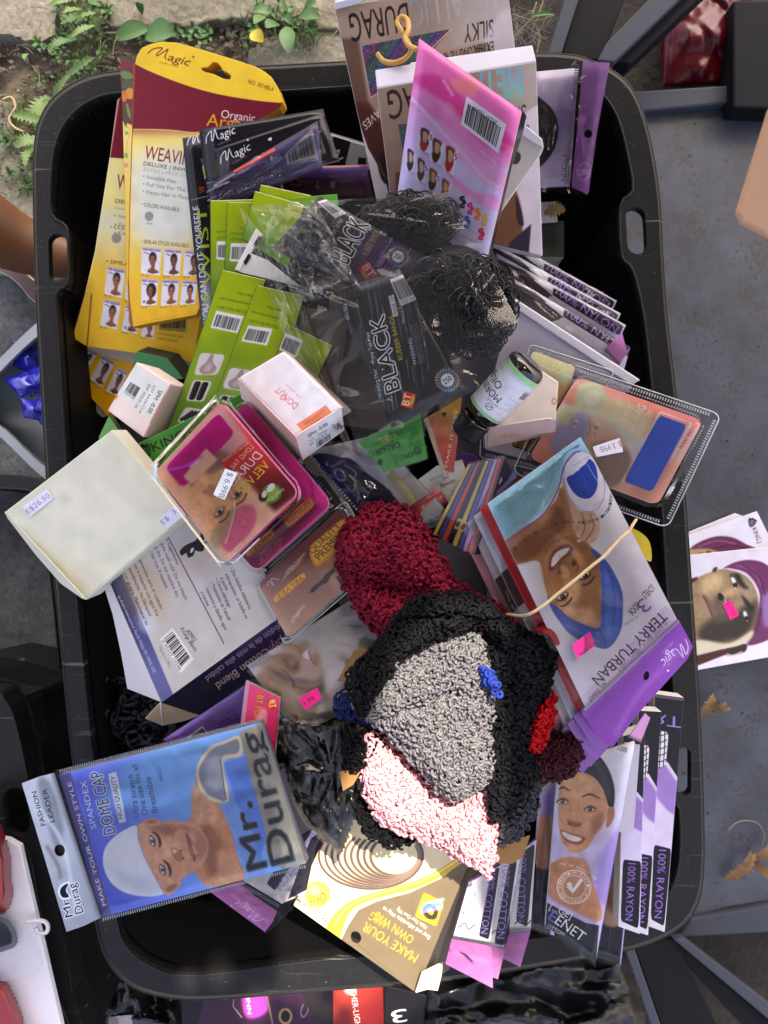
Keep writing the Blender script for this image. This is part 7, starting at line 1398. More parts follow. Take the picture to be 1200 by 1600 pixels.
tag(tube('red_loop', [W(x, y, z) for x, y, z in ((838, 985, .118), (850, 984, .128), (862, 990, .132), (870, 1004, .13), (872, 1014, .122), (862, 1010, .116), (848, 998, .112))], .0022, mat('red_knit', (180, 20, 26), .9)), 'red knitted loop poking out beside the turban stack', 'loop')
tag(slab('yellow_card', spline([(985, 826), (1004, 834), (1016, 850), (1018, 876), (1008, 872), (996, 852)], 4), flat(.05), .003, mat('yellow_card', (214, 190, 40), .5), WHITE_EDGE), 'yellow card edge between the turban stack and the right rim', 'card')
# ------------------------------------------------------------------ pouch with a printed mouth, under the crochet bands
pl = tilt((410, 1020, .07), (560, 940, .078), (470, 1140, .074)); q = [(386, 1040), (560, 930), (640, 1060), (466, 1150)]
c = Canvas(pl, q, (206, 200, 200), 1.7); c.grad(None, (520, 970), (190, 188, 190), (540, 1060), (226, 218, 216)); c.blob([(400, 1060), (430, 1020), (480, 1000), (500, 1030), (505, 1080), (480, 1130), (430, 1100)], (196, 166, 140), soft=5); c.blob([(410, 1050), (440, 1022), (470, 1030), (460, 1060), (430, 1070)], (170, 130, 100), soft=8)
c.blob([(468, 1026), (480, 1012), (486, 1018), (490, 1030), (498, 1044), (488, 1050), (470, 1048)], (206, 160, 150), soft=1.6); c.blob([(472, 1024), (482, 1014), (484, 1030)], (240, 236, 232), soft=1); c.line([(482, 1016), (486, 1030), (494, 1040)], 2, (150, 96, 86), soft=1, curve=True); c.line([(462, 1060), (490, 1066), (502, 1060)], 3, (150, 106, 80), soft=2.5, curve=True); c.blob([(505, 1090), (540, 1070), (560, 1080), (520, 1120)], (206, 170, 150), soft=6); c.blob([(520, 950), (560, 935), (600, 990), (560, 1010), (530, 990)], (170, 168, 172), soft=10, alpha=.7); c.line([(440, 1045), (455, 1060), (460, 1075)], 3, (120, 80, 56), soft=2, curve=True)
t = thing('wig_cap_pouch', 'clear pouch with a printed mouth and pink price sticker', 'pouch', mid(pl, q)); grid('card', q, pl, 12, 12, print_mat('mouth_pouch_print', c, .35, .3), t, c, dz=gentle(.004, 5), thick=.004, mside=WHITE_EDGE)
sleeve(t, expand(q, 1.05), pl, off=.004, seed=7.7, amp=.006, fm=FILM_CRUMPLE, n=36, m=36); sticker(t, [(466, 1091), (496, 1074), (503, 1091), (477, 1110)], pl, (250, 44, 140), '$ 1.99', (473, 1103), (497, 1087), 7, (110, 16, 60), off=.011)
# purple pouch and pink card
pl = tilt((262, 1152, .068), (386, 1072, .072), (340, 1165, .068)); q = [(255, 1156), (386, 1070), (392, 1140), (330, 1180)]
c = Canvas(pl, q, (120, 84, 176), 1.7); c.grad(None, (280, 1150), (136, 100, 190), (380, 1090), (104, 70, 156)); c.bars([(292, 1152), (316, 1134), (328, 1150), (306, 1168)], n=24, bgc=(226, 222, 236)); 
for i, s in enumerate(('MADE IN CHINA', 'Dist. By Ana', 'Made in PRC', 'Dist. by Ana')): c.text(s, (368 + i * 2, 1104 + i * 8), (338 + i * 2, 1122 + i * 8), 4.5, (60, 40, 96), .3, up=(.5, .9))
t = thing('purple_pouch', 'purple pouch with a barcode under the dome cap pack', 'pouch', mid(pl, q)); grid('card', q, pl, 8, 8, print_mat('purple_pouch_print', c, .3, .3), t, c, dz=gentle(.002, 2), thick=.003, mside=PURP); sleeve(t, expand(q, 1.05), pl, seed=8.1)
pl = tilt((384, 1065, .078), (437, 1091, .082), (374, 1150, .078)); q = [(384, 1064), (437, 1091), (428, 1190), (372, 1160)]
c = Canvas(pl, q, (230, 60, 110), 1.9); c.grad(None, (390, 1080), (236, 70, 120), (420, 1180), (214, 40, 90)); c.fill([(378, 1064), (390, 1066), (380, 1150), (370, 1150)], (206, 150, 176), soft=1); logo_bt(c, 425, 1100, 8, 80); c.text('BT POMADE', (402, 1086), (390, 1150), 10, (246, 200, 50), 1.4, outline=(150, 50, 30), ow=.7, up=(1, .15)); c.ell(409, 1124, 8, 18, (246, 150, 160), rot=10, soft=3); c.ell(418, 1150, 3, 3, (246, 180, 190), soft=1)
t = thing('pink_card', 'pink card with yellow lettering between the dome cap pack and black bag', 'card', mid(pl, q)); slab('card', q, pl, .004, print_mat('pink_card_print', c, .35, .3), WHITE_EDGE, t, c)
# black hair in a crinkled bag
pl = tilt((440, 1120, .084), (570, 1140, .086), (480, 1310, .08)); o_ = spline([(436, 1122), (470, 1128), (500, 1132), (545, 1126), (572, 1150), (566, 1200), (562, 1255), (548, 1300), (534, 1336), (520, 1326), (480, 1290), (455, 1240), (440, 1180)], 4)
fh = crumple(3.0, .007, 77, 26, .3)
t = thing('hair_bag', 'black hair in a crinkled clear bag beside the pink card', 'bag', W(505, 1220, .09)); HAIR = mat('black_hair', (14, 13, 14), .3, bump=(500, .5, .001), spec=.4)
clipgrid('hair_bundle', o_, pl, 3.0, HAIR, t, lambda x, y, d: min(.008, d * .0006) + fh((x - 430) / 140, (y - 1110) / 220), -.010)
f2 = crumple(2.6, .005, 14, 10, .2); cg = lambda x, y, d: f2((x - 430) / 140, (y - 1110) / 220) * min(1, d / 12) + min(.006, d * .0005)
clipgrid('crinkled_bag', np.array(o_) + (o_ - o_.mean(0)) * .05, pl, 2.2, film_mat('hair_bag_film', 1.6, .04, 30, .25, .003), t, cg, .004)
slab('bag_seal', [(478, 1288), (520, 1326), (534, 1337), (548, 1302), (560, 1262), (556, 1262), (544, 1298), (532, 1330), (521, 1320)], pl, .0005, FILM, FILM, t, off=.003)
# purple headed cotton pack beneath
pl = tilt((375, 1378, .062), (440, 1410, .062), (470, 1300, .07)); q = [(380, 1376), (452, 1318), (500, 1290), (478, 1396), (440, 1412)]
COT = 'cotton cap packs with purple headers'
c = Canvas(pl, q, (196, 190, 196), 1.8); banner(c, [(489, 1296), (474, 1290), (416, 1380), (430, 1392)], '100% COTTON', (486, 1300), (431, 1386), 11, (150, 130, 190)); c.line([(404, 1366), (412, 1352), (416, 1362), (424, 1352)], 1.6, (40, 34, 40), curve=True); c.fill([(486, 1310), (500, 1300), (480, 1390), (450, 1405), (470, 1350)], (40, 36, 44))
t = thing('cotton_cap_pack', 'cotton cap pack sticking out under the dome cap pack', 'pack', mid(pl, q), COT); slab('card', q, pl, .003, print_mat('cotton_under_print', c, .3, .3), PURP, t, c)
hq = [(327, 1392), (374, 1378), (400, 1402), (433, 1424), (426, 1440), (414, 1456), (370, 1424)]
c = Canvas(pl, hq, (170, 92, 158), 1.8); c.script((415, 1432), (368, 1402), 13, (222, 190, 220), w=1.2); c.line([(360, 1395), (420, 1440)], 5, (206, 150, 200), soft=3, alpha=.5)
slab('header_flap', hq, pl, .0008, print_mat('cotton_header_print', c, .3, .3, bump=(28, .5, .003)), PURP, t, c, off=.001); stitches(t, 'zip_strip', (378, 1378), (438, 1414), pl, 32, 6, mat('zip_plastic', (90, 88, 96), .3), off=.0014); sleeve(t, [(324, 1392), (450, 1312), (500, 1380), (416, 1460)], pl, off=.003, seed=3.3, amp=.003)

# ------------------------------------------------------------------ dome cap pack
PD = tilt((93, 1211, .07), (406, 1130, .106), (160, 1432, .07)); qD = [(92, 1211), (406, 1129), (478, 1349), (159, 1433)]
c = Canvas(PD, qD, (100, 130, 224), 2.0)
c.grad(None, (110, 1300), (82, 96, 214), (330, 1220), (112, 166, 238)); c.blob([(160, 1240), (230, 1180), (330, 1160), (330, 1230), (260, 1270), (190, 1260)], (112, 170, 240), soft=14, alpha=.8); c.blob([(130, 1330), (170, 1400), (260, 1410), (330, 1390), (250, 1430), (150, 1440)], (70, 92, 214), soft=8)
c.fill([(88, 1212), (110, 1207), (174, 1429), (155, 1434)], (62, 56, 128))
for y0, y1 in ((1180, 1240), (1190, 1250)): c.line([(250 + (y0 - 1180) * 2, y0 - 20), (290, y0 + 10), (310, y1 - 20)], 5, (128, 184, 246), soft=4, curve=True, alpha=.5)
c.text('MAKE YOUR OWN STYLE', (166, 1414), (111, 1221), 6.5, (214, 212, 236), .9); c.text('SPANDEX', (151, 1294), (134, 1219), 9, (206, 214, 244), .2); c.text('DOME CAP', (181, 1301), (159, 1204), 19, (52, 54, 66), 1.8, outline=(196, 210, 240), ow=1.3)
c.fill(spline([(170, 1216), (172, 1209), (178, 1207), (183, 1212), (196, 1278), (194, 1284), (189, 1285), (185, 1281)], 4), (206, 218, 240)); c.text('HIGH QUALITY', (192, 1279), (180, 1212), 7.5, (66, 74, 110), .4)
for s, a, b in (('Ultra stretch', (217, 1277), (208, 1210)), ('One size fits all', (231, 1273), (214, 1194)), ('Breathable', (246, 1269), (235, 1213))): c.text(s, a, b, 9, (44, 54, 92), .4)
c.text('#4321', (255, 1220), (250, 1199), 6, (56, 76, 130), .2)
# shoulder, neck, face lying on its side
c.blob([(258, 1284), (295, 1282), (303, 1235), (309, 1208), (325, 1222), (345, 1262), (362, 1300), (372, 1340), (383, 1372), (345, 1384), (322, 1384), (308, 1368), (290, 1340)], (196, 136, 98), soft=1.2, n=5)
c.blob([(300, 1240), (315, 1225), (340, 1265), (330, 1290), (306, 1284)], (214, 158, 120), soft=6); c.blob([(318, 1290), (340, 1300), (350, 1340), (330, 1370), (318, 1340)], (150, 92, 62), soft=7); c.blob([(340, 1330), (368, 1340), (376, 1372), (345, 1380)], (206, 148, 112), soft=6); c.fill([(348, 1262), (362, 1290), (374, 1330), (390, 1380), (420, 1370), (390, 1290), (365, 1250)], (112, 150, 222), soft=6, alpha=.85)
face = [(214, 1291), (226, 1286), (244, 1284), (264, 1285), (288, 1284), (306, 1289), (318, 1300), (326, 1318), (324, 1336), (314, 1352), (300, 1362), (286, 1372), (272, 1385), (258, 1394), (246, 1378), (232, 1352), (222, 1330)]
c.blob(face, (208, 152, 118), soft=1, n=5)
c.blob([(230, 1292), (262, 1288), (290, 1290), (300, 1300), (280, 1306), (250, 1304)], (156, 102, 72), soft=6); c.blob([(300, 1292), (318, 1304), (324, 1324), (312, 1346), (302, 1330), (306, 1310)], (170, 114, 84), soft=5); c.blob([(224, 1318), (240, 1324), (252, 1340), (242, 1356), (230, 1340)], (214, 160, 126), soft=6); c.blob([(252, 1318), (272, 1318), (284, 1328), (276, 1340), (256, 1336)], (216, 162, 128), soft=4); c.blob([(256, 1350), (282, 1346), (296, 1352), (280, 1370), (262, 1372)], (206, 146, 112), soft=5); c.blob([(276, 1298), (292, 1298), (290, 1312), (274, 1314)], (206, 148, 114), soft=4)
c.blob([(268, 1324), (282, 1330), (286, 1342), (278, 1346), (270, 1338)], (170, 112, 82), soft=2); c.ell(283, 1329, 2, 1.6, (110, 60, 44), soft=.8); c.ell(286, 1341, 2, 1.6, (110, 60, 44), soft=.8); c.ell(273, 1330, 4, 3, (236, 190, 160), soft=2)
c.blob([(290, 1302), (297, 1308), (306, 1322), (308, 1336), (305, 1346), (298, 1340), (293, 1322)], (176, 104, 88), soft=1); c.line([(291, 1303), (297, 1318), (302, 1332), (304, 1345)], 1.8, (96, 48, 42), soft=.5, curve=True); c.blob([(299, 1318), (306, 1324), (308, 1334), (303, 1334)], (206, 140, 122), soft=1.2)
for (x, y, r) in ((238, 1314, 68), (254, 1359, 68)):
    a = math.radians(r); ca, sa = math.cos(a), math.sin(a); R = lambda u, v: (x + u * ca - v * sa, y + u * sa + v * ca)
    c.blob([R(-10, 0), R(0, -5), R(10, 0), R(0, 6)], (140, 92, 70), soft=2); c.blob([R(-8, 0), R(-1, -3.6), R(8, .4), R(0, 3)], (222, 218, 222), soft=.5); c.ell(*R(0, -.3), 3.4, 3.4, (70, 84, 110), soft=.4); c.ell(*R(0, -.3), 1.7, 1.7, (16, 18, 26), soft=.3); c.ell(*R(-1.2, -1.4), .7, .7, (255, 255, 255)); c.line([R(-9, .4), R(-1, -4.2), R(8.6, .6)], 1.5, (34, 24, 22), soft=.4, curve=True)
    c.line([R(-14, -5 if y < 1340 else -6), R(-4, -11), R(8, -10), R(14, -6)], 4.2, (38, 34, 34), soft=.8, curve=True, taper=True)
c.detail(face, .05); c.detail([(303, 1235), (345, 1262), (383, 1372), (320, 1384)], .06)
for pts in ([(222, 1286), (232, 1279), (246, 1280), (250, 1286), (236, 1290)], [(254, 1388), (268, 1380), (282, 1376), (280, 1386), (266, 1398), (257, 1397)]): c.blob(pts, (206, 146, 118), soft=.8); c.blob(np.array(pts) * .6 + np.mean(pts, 0) * .4, (160, 92, 74), soft=1.4, alpha=.8)
c.blob([(213, 1290), (196, 1296), (178, 1308), (164, 1326), (161, 1350), (170, 1374), (186, 1390), (206, 1398), (232, 1401), (252, 1398), (255, 1394), (246, 1378), (232, 1352), (222, 1330), (215, 1308)], (216, 222, 238), soft=.8, n=5); c.blob([(176, 1360), (196, 1384), (224, 1392), (240, 1388), (226, 1372), (200, 1366)], (190, 200, 226), soft=8, alpha=.7); c.line([(214, 1291), (222, 1330), (233, 1353), (255, 1394)], 1.2, (150, 160, 190), curve=True, soft=.6)
# foil durag shape and lettering
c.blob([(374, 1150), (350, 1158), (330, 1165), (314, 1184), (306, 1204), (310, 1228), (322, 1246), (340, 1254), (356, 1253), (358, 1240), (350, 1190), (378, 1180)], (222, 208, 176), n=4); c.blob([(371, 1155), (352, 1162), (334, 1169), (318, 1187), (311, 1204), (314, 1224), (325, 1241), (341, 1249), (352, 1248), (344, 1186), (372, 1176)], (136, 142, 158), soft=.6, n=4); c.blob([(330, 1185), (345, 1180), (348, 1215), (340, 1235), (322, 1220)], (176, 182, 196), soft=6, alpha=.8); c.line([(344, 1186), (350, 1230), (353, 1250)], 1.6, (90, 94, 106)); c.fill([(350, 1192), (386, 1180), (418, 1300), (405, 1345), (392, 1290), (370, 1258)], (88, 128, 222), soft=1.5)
c.fill([(374, 1144), (407, 1130), (479, 1350), (440, 1358), (420, 1320), (396, 1230)], (150, 146, 132), soft=1); c.grad([(400, 1130), (410, 1130), (480, 1350), (446, 1356)], (410, 1150), (96, 96, 98), (466, 1340), (206, 204, 176), alpha=.6, soft=2)
c.text('Durag', (461, 1344), (407, 1140), 38, (24, 24, 28), 2.2, outline=(112, 110, 104), ow=2.2); c.text('Mr.', (417, 1354), (392, 1252), 31, (22, 24, 32), 2.2, outline=(78, 84, 104), ow=2.2)
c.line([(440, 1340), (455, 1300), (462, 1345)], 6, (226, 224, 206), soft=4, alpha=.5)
t = thing('dome_cap_pack', 'blue pack showing a man in a white dome cap over the left rim', 'pack', mid(PD, qD))
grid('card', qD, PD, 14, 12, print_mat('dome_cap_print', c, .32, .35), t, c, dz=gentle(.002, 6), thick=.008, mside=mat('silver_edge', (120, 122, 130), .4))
hq = [(34, 1224), (60, 1214), (84, 1208), (120, 1320), (157, 1434), (130, 1447), (104, 1456), (70, 1342)]
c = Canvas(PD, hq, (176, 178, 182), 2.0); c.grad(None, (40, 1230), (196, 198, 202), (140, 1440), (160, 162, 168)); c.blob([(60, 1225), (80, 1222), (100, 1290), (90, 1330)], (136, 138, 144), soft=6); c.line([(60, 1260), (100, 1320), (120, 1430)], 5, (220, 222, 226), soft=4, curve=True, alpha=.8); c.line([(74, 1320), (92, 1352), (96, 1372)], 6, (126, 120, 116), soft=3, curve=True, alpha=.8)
c.text('FASHION', (73, 1288), (58, 1235), 7.5, (46, 46, 52), .2); c.text('LEADER', (87, 1283), (74, 1231), 7.5, (46, 46, 52), .2)
c.text('Mr.', (115, 1430), (107, 1399), 12, (20, 20, 24), 1.8, outline=(236, 236, 240), ow=1.4); c.text('Durag', (132, 1424), (119, 1378), 13, (20, 20, 24), 1.8, outline=(236, 236, 240), ow=1.4); c.blob([(98, 1404), (92, 1394), (94, 1384), (102, 1378), (110, 1377), (106, 1390), (112, 1402)], (236, 236, 240), n=4); c.blob([(99, 1401), (95, 1393), (97, 1386), (103, 1381), (108, 1380), (104, 1390), (109, 1400)], (20, 20, 24), n=4)
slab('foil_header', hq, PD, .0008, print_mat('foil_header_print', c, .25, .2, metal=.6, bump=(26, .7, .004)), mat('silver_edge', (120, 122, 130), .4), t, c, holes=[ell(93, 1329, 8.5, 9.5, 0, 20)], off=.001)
slab('hole_backing', ell(93, 1329, 14, 14, 0, 12), PD, .0005, BLK_IN, BLK_IN, t, off=-.0015)
ZP = mat('zip_plastic', (90, 88, 96), .3); stitches(t, 'zip_strip', (85, 1209), (158, 1434), PD, 110, 7, mat('zip_grey', (120, 122, 130), .3), off=.0022)
stitches(t, 'edge_seal', (160, 1434), (478, 1351), PD, 90, 5, mat('seal_grey', (150, 150, 156), .25), off=-.002, lw=.45); stitches(t, 'edge_seal', (406, 1127), (92, 1208), PD, 90, 5, mat('seal_grey', (150, 150, 156), .25), off=-.002, lw=.45)
sleeve(t, [(84, 1204), (410, 1122), (486, 1352), (158, 1442)], PD, off=.004, seed=5.5, amp=.004, n=40, m=34)

# ------------------------------------------------------------------ wig kit carton in the sun
PW = tilt((458, 1415, .05), (650, 1551, .044), (545, 1225, .07)); qW = [(545, 1225), (733, 1352), (650, 1552), (458, 1415)]
c = Canvas(PW, qW, (226, 204, 160), 2.0)
c.fill([(533, 1469), (545, 1444), (560, 1422), (590, 1408), (640, 1395), (690, 1372), (730, 1340), (780, 1340), (660, 1570), (560, 1500)], (112, 98, 76)); c.fill(list(spline([(736, 1336), (705, 1360), (660, 1384), (610, 1398), (570, 1410), (545, 1428), (530, 1468)], 6, False)) + list(spline([(508, 1454), (520, 1432), (548, 1408), (600, 1390), (655, 1374), (700, 1350), (730, 1326)], 6, False)), (214, 172, 60)); c.line([(730, 1332), (700, 1354), (655, 1378), (600, 1394), (548, 1414), (522, 1446)], 2.2, (250, 224, 130), curve=True)
for k in range(9):
    rx, ry, qx = 38 + k * 5.4, 31 + k * 2.6, 617 - k * 4.7; pts = [(qx + rx * math.cos(a), 1337 + ry * math.sin(a)) for a in np.linspace(-.5, 3.9, 26)]; c.line(pts, 5.8 - .2 * k, (142 - 8 * (k % 3), 120 - 8 * (k % 3), 98), curve=True); c.line(pts, 1.2, (76, 62, 50), curve=True, alpha=.8)
    for j in range(70):
        a = -.45 + 4.3 * j / 70; x, y = qx + rx * math.cos(a), 1337 + ry * math.sin(a); c.line([(x - 2.0 * math.cos(a + .7), y - 2.0 * math.sin(a + .7)), (x + 2.2 * math.cos(a + .7), y + 2.2 * math.sin(a + .7))], .9, (60, 50, 42), alpha=.8)
c.ell(496, 1397, 19.5, 19.5, (196, 146, 40)); c.ell(496, 1397, 18, 18, (240, 196, 84)); c.ell(492, 1392, 10, 9, (252, 222, 130), soft=5); c.text('Qfitt', (509, 1394), (483, 1402), 13, (120, 80, 20), .5, shear=.2, up=(.3, 1)); c.text('5023 BLACK', (504, 1421), (466, 1406), 6.5, (60, 54, 50), .4, up=(-.35, 1))
for x, y in ((507, 1431), (511, 1434), (505, 1435), (509, 1438)): c.ell(x, y, 1.3, 1.3, (50, 46, 44))
c.text('MAKE YOUR', (655, 1492), (572, 1440), 15, (214, 168, 50), 1.5, up=(-.62, 1)); c.text('OWN WIG', (648, 1464), (590, 1424), 14, (214, 168, 50), 1.3, up=(-.62, 1)); c.text('WIG', (606, 1438), (582, 1424), 14, (232, 150, 40), 2.0, up=(-.62, 1))
c.text('Easy and Affordable Way to', (673, 1463), (600, 1416), 6.5, (236, 232, 226), .5, up=(-.62, 1)); c.text('Make Your Own Wig', (668, 1447), (622, 1418), 6.5, (236, 232, 226), .5, up=(-.62, 1))
lg = [(662, 1394), (694, 1410), (682, 1448), (648, 1432)]; c.fill(rquad(lg, .1), (206, 156, 50)); c.blob([(660, 1420), (672, 1412), (684, 1422), (680, 1436), (666, 1434)], (60, 54, 46)); c.blob([(666, 1422), (673, 1418), (678, 1424), (674, 1430)], (206, 156, 50)); c.line([(658, 1420), (690, 1412)], 7, (90, 140, 236), soft=2, alpha=.9); c.line([(656, 1426), (692, 1418)], 4, (200, 130, 240), soft=2, alpha=.8); c.line([(660, 1412), (694, 1405)], 4, (140, 230, 210), soft=2, alpha=.7)
for _ in range(20): c.ell(random.uniform(480, 720), random.uniform(1290, 1500), .7, .7, (90, 70, 50))
t = thing('wig_kit_carton', 'sunlit cream and grey wig kit carton with braids and gold lettering', 'box', mid(PW, qW))
DKS = mat('shaded_carton_side', (48, 44, 44), .5, coat=.2); slab('carton_front', qW, PW, .026, print_mat('wig_kit_print', c, .35, .3), DKS, t, c, holes=[ell(556, 1465, 7.5, 9.5, -20, 18)], bevel=.0008)  # side coloured dark for its face turned from the sun
slab('hole_backing', ell(556, 1465, 11, 12, 0, 12), PW, .001, BLK_IN, BLK_IN, t, off=-.004)
slab('carton_side', [(733, 1352), (752, 1362), (728, 1440), (702, 1515), (690, 1522), (651, 1550)], tilt((733, 1352, .066), (752, 1362, .05), (702, 1515, .03)), .003, DKS, DKS, t, off=-.004)
CFL = mat('cream_flap', (232, 216, 190), .6); slab('tuck_flap', [(650, 1551), (660, 1520), (692, 1504), (690, 1524), (684, 1548), (668, 1546)], tilt((650, 1551, .046), (660, 1520, .05), (690, 1524, .035)), .001, CFL, CFL, t, off=.002)

# ------------------------------------------------------------------ cotton packs along the bottom
def cotton(label, card, hdr, z, ban, txt, seed):
    pl = tilt((*card[0], z + .006), (*card[1], z + .008), (*card[3], z)); c = Canvas(pl, card, (206, 204, 212), 1.9)
    banner(c, ban, '100% COTTON', *txt, (146, 118, 196)); c.line([(card[3][0] + 8, card[3][1] - 14), (card[3][0] + 18, card[3][1] - 22), (card[3][0] + 24, card[3][1] - 12), (card[3][0] + 34, card[3][1] - 20)], 1.6, (44, 40, 46), curve=True)
    t = thing('cotton_cap_pack', label, 'pack', mid(pl, card), COT); slab('card', card, pl, .003, print_mat('cotton_pack_print', c, .3, .3), PURP, t, c)
    c = Canvas(pl, hdr, (160, 92, 150), 1.8); c.line([bil(hdr, (.1, .45))[0], bil(hdr, (.9, .4))[0]], 7, (206, 150, 200), soft=4, alpha=.6); c.grad(None, hdr[0], (150, 80, 140), hdr[2], (186, 116, 176), alpha=.6)
    slab('header_flap', hdr, pl, .0008, print_mat('cotton_header_print', c, .28, .4, bump=(30, .7, .004)), PURP, t, c, off=.001); stitches(t, 'zip_strip', hdr[1], hdr[0], pl, 26, 6, mat('zip_plastic', (90, 88, 96), .3), off=.0016)
    sleeve(t, [expand(card, 1.06)[0], expand(card, 1.06)[1], expand(hdr, 1.06)[2], expand(hdr, 1.06)[3]], pl, off=.003, seed=seed, amp=.001); return t
cotton('cotton cap pack farthest right of the three in the bottom row', [(800, 1340), (838, 1312), (829, 1454), (796, 1458)], [(795, 1459), (829, 1455), (813, 1511), (785, 1497)], .048, [(818, 1330), (836, 1318), (824, 1448), (806, 1440)], ((812, 1334), (808, 1440), 11), 4.4)
cotton('cotton cap pack in the middle of the bottom row', [(770, 1352), (812, 1342), (787, 1480), (757, 1476)], [(757, 1477), (790, 1482), (778, 1530), (748, 1520)], .055, [(795, 1350), (808, 1345), (788, 1478), (772, 1474)], ((786, 1352), (776, 1466), 12), 5.4)
cotton('cotton cap pack leaning on the wig kit carton in the bottom row', [(732, 1380), (782, 1352), (766, 1474), (708, 1464)], [(706, 1467), (768, 1478), (770, 1544), (696, 1506)], .062, [(768, 1360), (781, 1354), (764, 1468), (748, 1462)], ((764, 1364), (751, 1458), 11), 6.4)

# ------------------------------------------------------------------ net packs and rayon boxes at the lower right
def net_pack(label, q, z, art, seed, res=1.9):
    pl = tilt((*q[0], z), (*q[1], z + .004), (*q[3], z - .012)); c = Canvas(pl, q, (206, 200, 220), res); art(c)
    t = thing('net_pack', label, 'pack', mid(pl, q), 'net packs showing a smiling woman'); grid('card', q, pl, 8, 16, print_mat('net_pack_print', c, .3, .35), t, c, dz=gentle(.002, seed), thick=.003, mside=WHITE_EDGE); sleeve(t, expand(q, 1.03), pl, off=.003, seed=seed + 1, amp=.0035); return t
def lilac(c, dark):
    c.grad(None, (930, 1170), (216, 216, 228), (900, 1380), (176, 156, 206)); c.fill([(960, 1280), (1000, 1240), (980, 1400), (930, 1420), (940, 1330)], (150, 126, 196), soft=6); c.fill(dark, (22, 20, 26))
def artN3(c):
    lilac(c, [(930, 1420), (975, 1440), (968, 1510), (930, 1495)]); c.blob([(935, 1360), (960, 1380), (975, 1440), (940, 1440)], (196, 140, 104), soft=3); c.line([(995, 1180), (985, 1290), (970, 1400)], 3, (226, 222, 236), soft=2)
net_pack('net pack at the back of the trio with only its right edge visible', [(985, 1160), (1006, 1174), (970, 1508), (926, 1494)], .03, artN3, 2.1)
def artN2(c):
    lilac(c, [(826, 1345), (860, 1360), (860, 1460), (826, 1455)]); c.fill([(838, 1230), (870, 1214), (862, 1300), (840, 1290)], (196, 186, 214), soft=3); c.blob([(846, 1270), (866, 1290), (864, 1350), (836, 1350)], (190, 132, 96), soft=3); c.fill([(846, 1240), (870, 1230), (866, 1280), (846, 1270)], (150, 120, 190), soft=5)
net_pack('net pack half tucked behind the front one on its left', [(842, 1238), (876, 1212), (866, 1462), (828, 1450)], .046, artN2, 3.1)
qN = [(872, 1196), (992, 1160), (930, 1507), (852, 1446)]
